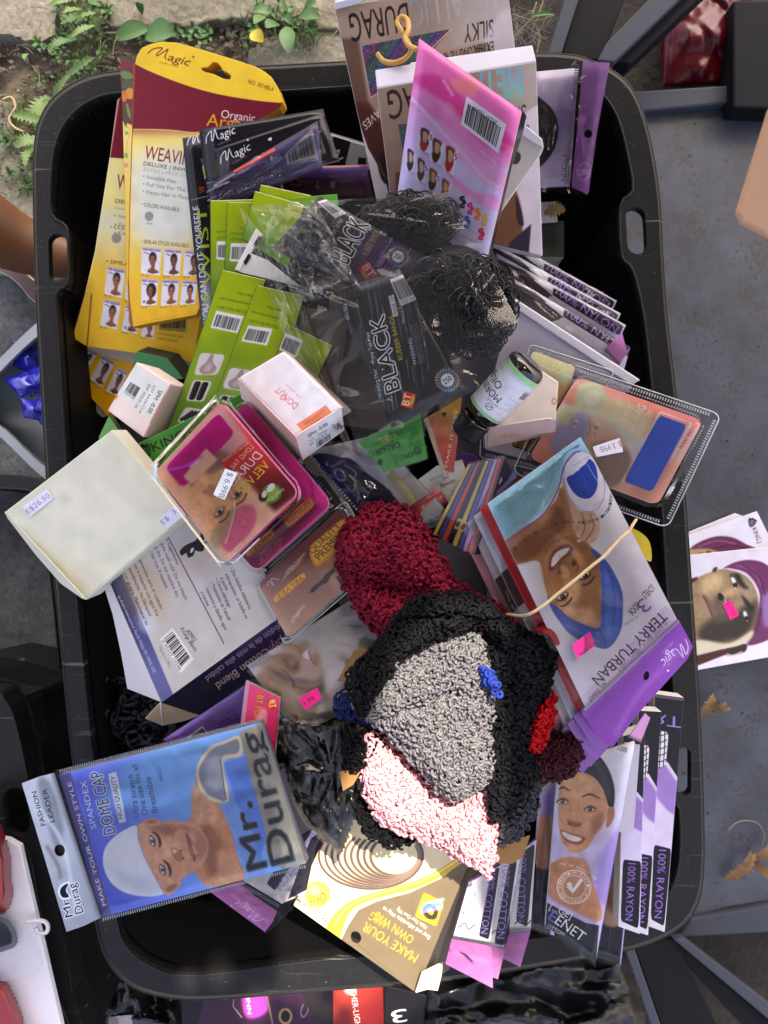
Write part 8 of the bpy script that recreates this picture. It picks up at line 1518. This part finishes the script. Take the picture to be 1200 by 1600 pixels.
def artN1(c):
    c.grad(None, (960, 1170), (222, 222, 236), (900, 1400), (186, 172, 216)); c.fill([(964, 1295), (1000, 1240), (990, 1330), (950, 1420), (925, 1400), (940, 1330)], (160, 136, 206), soft=5); c.fill([(958, 1330), (990, 1290), (970, 1400), (945, 1430)], (140, 110, 190), soft=6, alpha=.6)
    c.blob([(852, 1360), (880, 1340), (915, 1345), (926, 1380), (940, 1420), (934, 1440), (900, 1425), (858, 1400)], (190, 130, 90), soft=2)
    c.blob([(878, 1230), (890, 1200), (912, 1180), (932, 1178), (950, 1200), (960, 1232), (958, 1262), (948, 1255), (940, 1230), (915, 1215), (890, 1222)], (26, 24, 28), soft=1); c.blob([(925, 1184), (945, 1205), (954, 1240), (946, 1245), (935, 1210)], (64, 60, 68), soft=4, alpha=.7)
    c.blob([(874, 1232), (884, 1212), (905, 1206), (930, 1216), (945, 1240), (950, 1265), (944, 1285), (930, 1305), (918, 1325), (900, 1330), (884, 1322), (874, 1300)], (204, 146, 106), soft=1)
    c.blob([(884, 1216), (905, 1210), (925, 1222), (920, 1240), (900, 1246), (882, 1240)], (214, 162, 118), soft=5); c.blob([(878, 1270), (890, 1268), (898, 1282), (890, 1300), (878, 1296)], (206, 148, 104), soft=5); c.blob([(925, 1280), (942, 1270), (940, 1290), (925, 1305)], (162, 102, 68), soft=5); c.blob([(893, 1248), (902, 1250), (904, 1272), (896, 1276)], (210, 156, 112), soft=3); c.blob([(888, 1318), (905, 1320), (915, 1312), (905, 1332), (890, 1330)], (206, 150, 106), soft=3)
    c.detail([(874, 1232), (905, 1206), (945, 1240), (944, 1285), (900, 1330), (874, 1300)], .05); c.detail([(852, 1360), (915, 1345), (940, 1420), (900, 1425)], .06)
    c.blob([(951, 1262), (959, 1262), (960, 1275), (953, 1290), (947, 1292), (948, 1278)], (176, 114, 80), soft=.8)
    for x, y in ((879, 1252), (922, 1264)):
        c.blob([(x - 10, y + 1), (x, y - 5), (x + 10, y + 1), (x, y + 5)], (136, 86, 60), soft=2); c.blob([(x - 8, y + 1), (x, y - 3.4), (x + 8, y + 1), (x, y + 3)], (224, 216, 212), soft=.5); c.ell(x, y, 3.4, 3.4, (40, 24, 18), soft=.4); c.ell(x - 1, y - 1, .8, .8, (255, 255, 255)); c.line([(x - 9, y + 1), (x, y - 4), (x + 9, y)], 1.6, (24, 16, 16), soft=.4, curve=True)
    c.line([(908, 1246), (922, 1241), (938, 1248)], 2.6, (44, 28, 22), soft=.8, curve=True, taper=True); c.line([(873, 1234), (880, 1230), (890, 1236)], 2.4, (44, 28, 22), soft=.8, curve=True, taper=True)
    c.blob([(886, 1280), (898, 1284), (910, 1286), (904, 1292), (890, 1290)], (150, 92, 62), soft=2); c.ell(890, 1287, 2, 1.3, (80, 40, 28), soft=.7); c.ell(904, 1289, 2, 1.3, (80, 40, 28), soft=.7)
    c.blob([(876, 1296), (890, 1301), (912, 1308), (914, 1312), (904, 1320), (888, 1316), (878, 1306)], (150, 70, 62), soft=.8); c.blob([(879, 1299), (892, 1304), (909, 1310), (902, 1315), (888, 1312), (880, 1305)], (240, 236, 232), soft=.5)
    for k in range(6): c.line([(883 + k * 4.4, 1301 + k * 1.5), (883 + k * 4, 1308 + k * 1.5)], .5, (170, 156, 150), alpha=.7)
    c.fill([(845, 1405), (880, 1424), (915, 1442), (936, 1446), (930, 1515), (845, 1450)], (20, 18, 22))
    c.ell(897, 1386, 27, 27, (236, 226, 222)); c.ell(897, 1386, 25.5, 25.5, (196, 138, 100)); c.ell(897, 1386, 18.5, 18.5, (236, 226, 222)); c.ell(897, 1386, 17.5, 17.5, (190, 132, 96)); c.line([(887, 1384), (894, 1394), (909, 1374)], 5, (248, 242, 240)); c.fill([(885, 1380), (892, 1378), (896, 1390), (890, 1392)], (248, 242, 240))
    for i, ch in enumerate('PREMIUM FABRIC • APPROVED •'):
        a = math.radians(195 + i * 13.2); p = np.array((897 + 19.8 * math.cos(a), 1386 + 19.8 * math.sin(a))); d = np.array((-math.sin(a), math.cos(a)))
        if ch != ' ': c.text(ch, p - d * 1.8, p + d * 1.8, 4.6, (246, 240, 236), .7)
    for i, ch in enumerate('FOR THE PERFECT FIT'):
        tt = i / 18; p = np.array((874 + 56 * tt, 1352 - 6 * math.sin(3.14 * tt) + 24 * tt)); d = np.array((.9, .42)); 
        if ch != ' ': c.text(ch, p, p + d * 2.6, 4.6, (230, 222, 226), .5)
    c.text('[...GE]', (858, 1420), (891, 1436), 10, (238, 238, 240), .6); c.text('ENET', (866, 1442), (908, 1472), 16, (240, 240, 242), 1.4); c.text('E', (856, 1436), (866, 1442), 16, (110, 110, 200), 1.4); c.text('OTTOM', (854, 1449), (880, 1463), 6, (220, 220, 226), .5); c.text('2205', (964, 1171), (979, 1176), 7, (30, 28, 34), .4)
net_pack('front net pack with a smiling woman and an approval stamp', qN, .07, artN1, 4.1)
def rayon(label, q, z, seed, full):
    pl = tilt((*q[0], z), (*q[1], z), (*q[3], z - .006)); c = Canvas(pl, q, (206, 202, 214), 1.8); f = lambda *uv: bil(q, uv)
    c.fill(f((0, 0), (1, 0), (1, .34), (.55, .28), (0, .34)), (20, 18, 24)); 
    if full:
        c.text('R', *f((.06, .085), (.45, .085)), 15, (152, 126, 206), 1.4, up=f((0, .2))[0] - f((0, .1))[0]); c.text('T', *f((.45, .085), (.95, .085)), 17, (152, 126, 206), 1.4, up=f((0, .2))[0] - f((0, .1))[0]); c.line(f((0, .008), (1, .008)), 5, (84, 80, 92))
    c.fill(rquad(f((.02, .155), (.55, .155), (.5, .30), (.02, .32)), .2), (220, 218, 226))
    for k in range(6): c.line(f((.02, .16 + .028 * k), (.25, .175 + .028 * k), (.5, .16 + .028 * k)), 1.4, (24, 22, 28), curve=True)
    for k in range(3): c.line(f((.12 + .14 * k, .155), (.1 + .16 * k, .23), (.12 + .14 * k, .32)), 1.4, (24, 22, 28), curve=True)
    c.fill(f((0, .33), (.5, .30), (1, .36), (1, .50), (0, .46)), (150, 120, 190), soft=2); c.fill(f((0, .42), (1, .52), (1, .72), (0, .70)), (206, 196, 226), soft=3)
    banner(c, f((.14, .645), (.98, .645), (.92, .975), (.10, .965)), '100% RAYON', *f((.42, .66), (.36, .955)), 13 if full else 11, r=.1)
    c.fill(rquad(f((.14, .645), (.98, .645), (.92, .975), (.10, .965)), .12), (20, 18, 24)); c.text('100% RAYON', *f((.38, .66), (.30, .955)), 12, (150, 112, 206), 1.3)
    t = thing('rayon_box', label, 'box', mid(pl, q), 'rayon boxes against the right wall'); slab('carton_front', q, pl, .014, print_mat('rayon_print', c, .35, .3), WHITE_EDGE, t, c, bevel=.0006); return t
rayon('rayon box nearest the right rim with its whole face showing', [(1023, 1084), (1069, 1090), (1039, 1457), (1014, 1448)], .022, 1, True)
rayon('rayon box second from the right rim', [(998, 1110), (1034, 1112), (1013, 1462), (986, 1454)], .036, 2, False)
rayon('rayon box third from the right rim, mostly covered', [(974, 1150), (1008, 1140), (1000, 1460), (966, 1448)], .05, 3, False)
pl = flat(.062); t = thing('header_flap_pack', 'pack with a pink header poking up by the rayon boxes', 'pack', W(996, 1140, .06)); slab('header_flap', [(982, 1152), (1008, 1114), (1016, 1122), (1001, 1160)], pl, .001, mat('pink_header2', (214, 150, 206), .35, coat=.3), PURP, t); slab('card', [(976, 1160), (1000, 1164), (990, 1300), (966, 1300)], pl, .002, mat('lilac_card', (190, 186, 204), .4), PURP, t, off=-.01); stitches(t, 'zip_strip', (1002, 1162), (980, 1152), pl, 14, 4, ZP, off=.0005)

# ------------------------------------------------------------------ crochet headbands
def knit(label, name, outline, zbase, bulge, col, n_step=5.2, seed=0, rough=.6, sheen=.0, r=.0011, ridge=None, group='crochet headbands in the middle of the heap', fall=34.0, shine=.12, zslope=(0, 0, 0)):
    O = spline(outline, 6); rr = random.Random(seed); cx, cy = O.mean(0); pl = flat(0)
    x0, y0 = O.min(0); x1, y1 = O.max(0)
    def sd(P):
        ins = np.zeros(len(P), bool); d2 = np.full(len(P), 1e9)
        for i in range(len(O)):
            a, b = O[i - 1], O[i]; cond = (a[1] > P[:, 1]) != (b[1] > P[:, 1]); xx = a[0] + (P[:, 1] - a[1]) * (b[0] - a[0]) / (b[1] - a[1] + 1e-9); ins ^= cond & (P[:, 0] < xx)
            ab = b - a; tt = np.clip(((P - a) @ ab) / (ab @ ab + 1e-9), 0, 1); d2 = np.minimum(d2, ((P - a - tt[:, None] * ab) ** 2).sum(1))
        return np.sqrt(d2) * np.where(ins, 1, -1)
    H = lambda x, y, d: zbase + zslope[0] * (x - cx) + zslope[1] * (y - cy) + bulge * (1 - (1 - min(1, max(0, d) / fall)) ** 2) + .006 * noise.noise(Vector((x * .018, y * .018, seed))) + (ridge(x, y) if ridge else 0)
    pts = []; j = 0; y = y0
    while y < y1:
        x = x0 + (j % 2) * n_step / 2
        while x < x1: pts.append((x + rr.uniform(-1.1, 1.1), y + rr.uniform(-1.1, 1.1))); x += n_step
        y += n_step * .86; j += 1
    P = np.array(pts); d = sd(P); V = []; F = []
    a0 = rr.uniform(0, 6.28)
    for (x, y), dd in zip(pts, d):
        if dd < .8: continue
        ca, sa = math.cos(seed * .9), math.sin(seed * .9); gx, gy = (x * ca + y * sa) / 13.5, (-x * sa + y * ca) / 11.0; gx += .5 * (math.floor(gy) % 2) + .25 * noise.noise(Vector((x * .05, y * .05, seed))); gx -= math.floor(gx); gy += .2 * noise.noise(Vector((y * .05, x * .05, seed))); gy -= math.floor(gy)
        if ((gx - .5) / .33) ** 2 + ((gy - .5) / .36) ** 2 < 1: continue                    # the open holes between rows of stitches
        h = H(x, y, dd); c = np.array(W(x, y, h)); R = .0021 * rr.uniform(.75, 1.35); th = rr.uniform(0, 6.28); tl = rr.uniform(-.9, .9); e1 = np.array((math.cos(th), math.sin(th), .25 * tl)); e2 = np.array((-math.sin(th) * math.cos(tl), math.cos(th) * math.cos(tl), math.sin(tl)))
        Q = [c + e1 * R * math.cos(g) + e2 * R * math.sin(g) + np.array((0, 0, .0006 * g)) for g in np.linspace(0, 5.2, 7)]
        v, f = tube_geo(Q, r * rr.uniform(.8, 1.2), 5); F += [[m + len(V) for m in q] for q in f]; V += v
    t = thing(name, label, 'headband', W(cx, cy, zbase - .01), group)
    M = mat('yarn_' + name + str(seed), col, rough, sheen=sheen, bump=(1400, .8, .001), vary=.85 if seed == 11 else .35, vscale=420, spec=shine)
    mesh('crochet_stitches', V, F, M, t, smooth=True)
    clipgrid('yarn_ground', np.asarray(O) * .985 + O.mean(0) * .015, pl, 4.0, mat('yarn_ground' + str(seed), tuple(v * .2 for v in col), .95, spec=.05, vary=.3, vscale=400, bump=(900, .8, .002)), t, lambda x, y, d_: H(x, y, d_) - .0066)  # yarn colour darkened to stand for shade in the gaps between stitches
    return t
def tagcard(label, q, z): tag(slab('kraft_tag', q, flat(z), .0012, mat('kraft_card', (150, 108, 58), .7), mat('kraft_card', (150, 108, 58), .7)), label, 'tag', 'kraft tags of the headbands')
tagcard('brown kraft tag showing at the left of the black band', [(527, 1064), (553, 1017), (600, 1012), (570, 1066)], .098)
tagcard('brown kraft tag corner between black bag and pink band', [(530, 1206), (566, 1202), (552, 1226), (536, 1236)], .112)
tagcard('brown kraft tag below the charcoal band', [(770, 1318), (828, 1306), (818, 1338), (800, 1350), (762, 1348)], .088)
knit('navy crochet band end sticking out at left', 'crochet_headband', [(523, 1100), (534, 1082), (560, 1074), (590, 1082), (606, 1110), (590, 1140), (568, 1128), (540, 1126)], .10, .012, (26, 38, 84), seed=3, fall=16)
knit('small black crochet band end above the brown tag corner', 'crochet_headband', [(534, 1168), (550, 1150), (575, 1140), (600, 1150), (596, 1190), (570, 1206), (542, 1204)], .105, .010, (14, 14, 17), seed=4, fall=16)
knit('black crochet patch shaped as the shadow cast by the pink one', 'crochet_headband', [(555, 1245), (590, 1250), (640, 1290), (645, 1318), (620, 1322), (580, 1310), (558, 1282)], .092, .006, (14, 14, 17), seed=14, fall=14)  # black knit stands for the pink band's shadow on the wig carton
knit('burgundy crochet headband, domed at the upper end', 'crochet_headband', [(525, 862), (532, 832), (552, 802), (585, 785), (618, 785), (648, 800), (672, 832), (692, 870), (712, 905), (745, 928), (785, 948), (812, 985), (760, 1010), (700, 1000), (640, 990), (602, 1000), (570, 970), (545, 935), (530, 900)], .098, .028, (128, 14, 44), seed=5, n_step=5.6, r=.00125, shine=.2, ridge=lambda x, y: -.010 * math.exp(-((y - (905 + .25 * (x - 560))) / 16) ** 2) * (1 if x < 640 else .4))
knit('dark maroon crochet band end under the red one', 'crochet_headband', [(828, 1175), (850, 1150), (885, 1142), (912, 1160), (908, 1185), (890, 1212), (860, 1222), (830, 1210)], .10, .014, (66, 28, 36), seed=6, fall=18)
knit('charcoal crochet band end above the cotton packs', 'crochet_headband', [(770, 1300), (780, 1268), (806, 1235), (836, 1210), (842, 1236), (832, 1280), (812, 1306), (785, 1322)], .098, .012, (66, 68, 76), seed=7, fall=16)
knit('bright red crochet band peeking from under the black one', 'crochet_headband', [(820, 1150), (836, 1110), (856, 1080), (866, 1096), (856, 1150), (842, 1172), (826, 1174)], .112, .012, (190, 18, 24), seed=8, fall=14)
knit('black crochet band, the large one on the right of the silver', 'crochet_headband', [(740, 990), (780, 975), (820, 985), (868, 1010), (868, 1040), (856, 1084), (836, 1118), (826, 1160), (838, 1205), (816, 1246), (788, 1276), (768, 1282), (758, 1230), (760, 1150), (748, 1060)], .118, .014, (17, 18, 23), seed=9, n_step=4.8)
knit('pink crochet headband in full sun', 'crochet_headband', [(569, 1146), (586, 1142), (610, 1162), (645, 1198), (690, 1238), (716, 1252), (740, 1232), (762, 1214), (773, 1222), (776, 1262), (775, 1310), (770, 1366), (745, 1358), (705, 1336), (664, 1314), (620, 1298), (588, 1278), (566, 1230), (563, 1180)], .108, .012, (238, 158, 166), seed=10, n_step=4.8, fall=26)
knit('silver grey metallic crochet headband in the centre', 'crochet_headband', [(556, 1108), (548, 1070), (560, 1040), (600, 1010), (650, 990), (710, 978), (748, 985), (766, 1030), (774, 1090), (772, 1150), (768, 1212), (740, 1238), (714, 1252), (690, 1240), (655, 1200), (620, 1162), (590, 1136)], .126, .012, (98, 97, 102), seed=11, n_step=5.2, rough=.38, shine=.7, ridge=lambda x, y: -.006 * math.exp(-((y - (1105 - .35 * (x - 640))) / 7) ** 2) * (1 if x < 720 else 0))
knit('narrow royal blue crochet patch beside the silver band', 'crochet_headband', [(748, 1040), (760, 1042), (778, 1062), (782, 1084), (770, 1084), (756, 1062)], .140, .008, (34, 54, 140), seed=12, fall=10)
knit('black crochet headband folded over the burgundy one, doubling as shade on the silver one', 'crochet_headband', [(544, 1052), (560, 1030), (585, 1008), (605, 980), (625, 950), (660, 930), (700, 924), (740, 930), (775, 950), (805, 985), (790, 1010), (765, 984), (740, 978), (700, 992), (650, 1018), (610, 1052), (585, 1090), (562, 1120), (548, 1085)], .138, .014, (15, 15, 18), seed=13, n_step=5.2, fall=20, ridge=lambda x, y: -.008 * math.exp(-((y - (962 + .0014 * (x - 700) ** 2)) / 6) ** 2))  # lower left stretch is black for the shaded part of the silver band

# ------------------------------------------------------------------ what lies around the lower rim
GLOSSB = mat('black_glossy_film', (14, 14, 16), .28, spec=.4, bump=(40, .2, .002)); 
t = thing('black_bag', 'crumpled black plastic sack at the bottom edge', 'bag', W(820, 1560, -.1)); clipgrid('sack_film', [(668, 1545), (720, 1520), (800, 1500), (900, 1494), (978, 1490), (1000, 1540), (1020, 1640), (660, 1640)], flat(-.1), 4, GLOSSB, t, (lambda f: lambda x, y, d: min(.02, d * .001) + f((x - 660) / 330, (y - 1490) / 200))(crumple(2.2, .012, 8, 18, .25)))
t = thing('black_bag', 'dark glossy film bag under the tote at the lower left', 'bag', W(180, 1530, -.14)); clipgrid('sack_film', [(96, 1440), (160, 1420), (220, 1540), (290, 1570), (290, 1640), (110, 1640)], flat(-.16), 4, GLOSSB, t, (lambda f: lambda x, y, d: min(.02, d * .001) + f((x - 90) / 200, (y - 1420) / 220))(crumple(2.0, .012, 18, 14, .25)))
def low_card(label, name, q, z, base, art, cat='pack', grp=None, rough=.22):
    pl = flat(z); c = Canvas(pl, q, base, 1.7); art(c); t = thing(name, label, cat, mid(pl, q), grp); slab('card', q, pl, .01, print_mat(name + '_print', c, rough, .5), BLKE, t, c, bevel=.001); return t
low_card('dark purple glossy pack with a brass eyelet under the bottom rim', 'glossy_pack', [(322, 1540), (470, 1530), (545, 1545), (545, 1640), (300, 1640)], -.11, (50, 26, 48), lambda c: (c.blob([(380, 1546), (412, 1544), (418, 1580), (385, 1590)], (150, 56, 150), soft=3), c.text('NNEL', (393, 1584), (389, 1548), 6, (246, 220, 240), .8), c.line([(344, 1544), (352, 1562), (366, 1556), (364, 1572), (378, 1590)], 1.6, (150, 140, 150)), c.line([(415, 1548), (426, 1600)], 3, (120, 96, 70)), c.ell(446, 1588, 11, 13, (140, 116, 80)), c.ell(446, 1588, 7, 9, (16, 12, 16)), c.text('C', (478, 1592), (484, 1572), 12, (120, 110, 110), .6), c.blob([(470, 1545), (500, 1532), (520, 1546), (544, 1560), (540, 1600), (500, 1600)], (34, 28, 30), soft=2)), grp='glossy packs below the tote')  # the brighter purple patch is a sun spot painted into the print
low_card('red glossy pack with white lettering under the bottom rim', 'glossy_pack', [(520, 1530), (598, 1520), (602, 1640), (520, 1640)], -.105, (140, 30, 26), lambda c: (c.grad(None, (530, 1530), (170, 60, 50), (590, 1600), (96, 20, 20)), c.text('FEATHER-LIGHT', (545, 1528), (556, 1612), 9, (246, 226, 220), .9), c.blob([(540, 1530), (556, 1530), (552, 1552), (540, 1550)], (252, 220, 180), soft=4)), grp='glossy packs below the tote')
low_card('black glossy pack with a white numeral by the wig kit carton', 'glossy_pack', [(602, 1540), (668, 1556), (672, 1640), (602, 1640)], -.1, (20, 18, 20), lambda c: c.text('3', (634, 1576), (610, 1580), 20, (220, 220, 220), 1.4, up=(.2, 1)), grp='glossy packs below the tote')
low_card('small grey printed card at the bottom edge', 'grey_card', [(118, 1592), (228, 1584), (234, 1640), (118, 1640)], -.13, (160, 156, 160), lambda c: (c.fill([(206, 1584), (232, 1584), (236, 1640), (210, 1640)], (110, 60, 110)), c.blob([(160, 1590), (180, 1588), (185, 1600), (165, 1602)], (120, 110, 110))), 'card')
low_card('dark pack edge lying under the lower left rim', 'glossy_pack', [(270, 1556), (345, 1556), (320, 1640), (255, 1640)], -.14, (24, 22, 26), lambda c: c.line([(340, 1560), (318, 1640)], 3, (150, 80, 130)), grp='glossy packs below the tote')
# white pack of red hair at the lower left
pl = tilt((12, 1312, .012), (31, 1323, .012), (0, 1600, .0)); t = thing('hair_pack', 'white hang pack with red contents over the second tote', 'pack', W(30, 1450, .01)); WP = mat('white_pack_board', (226, 222, 230), .5, coat=.3); REDP = mat('red_satin', (140, 24, 28), .3, coat=.5, bump=(40, .4, .003))
slab('card', [(-80, 1300), (12, 1312), (31, 1323), (60, 1450), (95, 1600), (110, 1680), (-80, 1680)], pl, .006, WP, WP, t, bevel=.001)
clipgrid('red_bundle', spline([(-80, 1270), (-5, 1280), (16, 1330), (19, 1360), (12, 1425), (-80, 1450)], 4), pl, 3, REDP, t, lambda x, y, d: min(.02, d * .0012), .001); clipgrid('red_lower_bundle', spline([(-80, 1520), (0, 1528), (26, 1560), (44, 1620), (44, 1680), (-80, 1680)], 4), pl, 3, REDP, t, lambda x, y, d: min(.015, d * .001), .001)
clipgrid('black_clip', spline([(-40, 1425), (5, 1432), (22, 1448), (28, 1468), (18, 1484), (-40, 1490)], 4), pl, 2, mat('black_clip', (18, 18, 20), .3), t, lambda x, y, d: min(.01, d * .001), .002); slab('clear_tray', spline([(-60, 1420), (30, 1440), (66, 1500), (40, 1528), (-60, 1522)], 4), pl, .0006, PVC, PVC, t, off=.012)
tube('hang_hook', [pl.world(p, .006)[0] for p in ((40, 1440), (56, 1438), (70, 1440), (75, 1448), (72, 1457), (60, 1457), (56, 1450))], .0018, mat('clear_hook', (206, 206, 212), .2, spec=.7), t)
# fill beneath the heap: loose sleeves and boards glimpsed between packs
rg = random.Random(21)
for i in range(16):
    cx, cy = (rg.uniform(300, 900), rg.uniform(380, 1350)); a = rg.uniform(0, 3.14); w_, h_ = rg.uniform(60, 90), rg.uniform(100, 140); R = lambda u, v: (cx + u * w_ * math.cos(a) - v * h_ * math.sin(a), cy + u * w_ * math.sin(a) + v * h_ * math.cos(a)); z = -.06 - .006 * i
    tag(slab('buried_pack', [R(-1, -1), R(1, -1), R(1, 1), R(-1, 1)], flat(z), .02, mat('buried%d' % (i % 4), ((52, 44, 62), (70, 66, 70), (40, 40, 46), (84, 72, 64))[i % 4], .4, coat=.3), BLKE), 'dull pack buried deep under the heap in the tote', 'pack', 'packs buried under the heap')
bpy.data.objects.remove(_to, do_unlink=True)
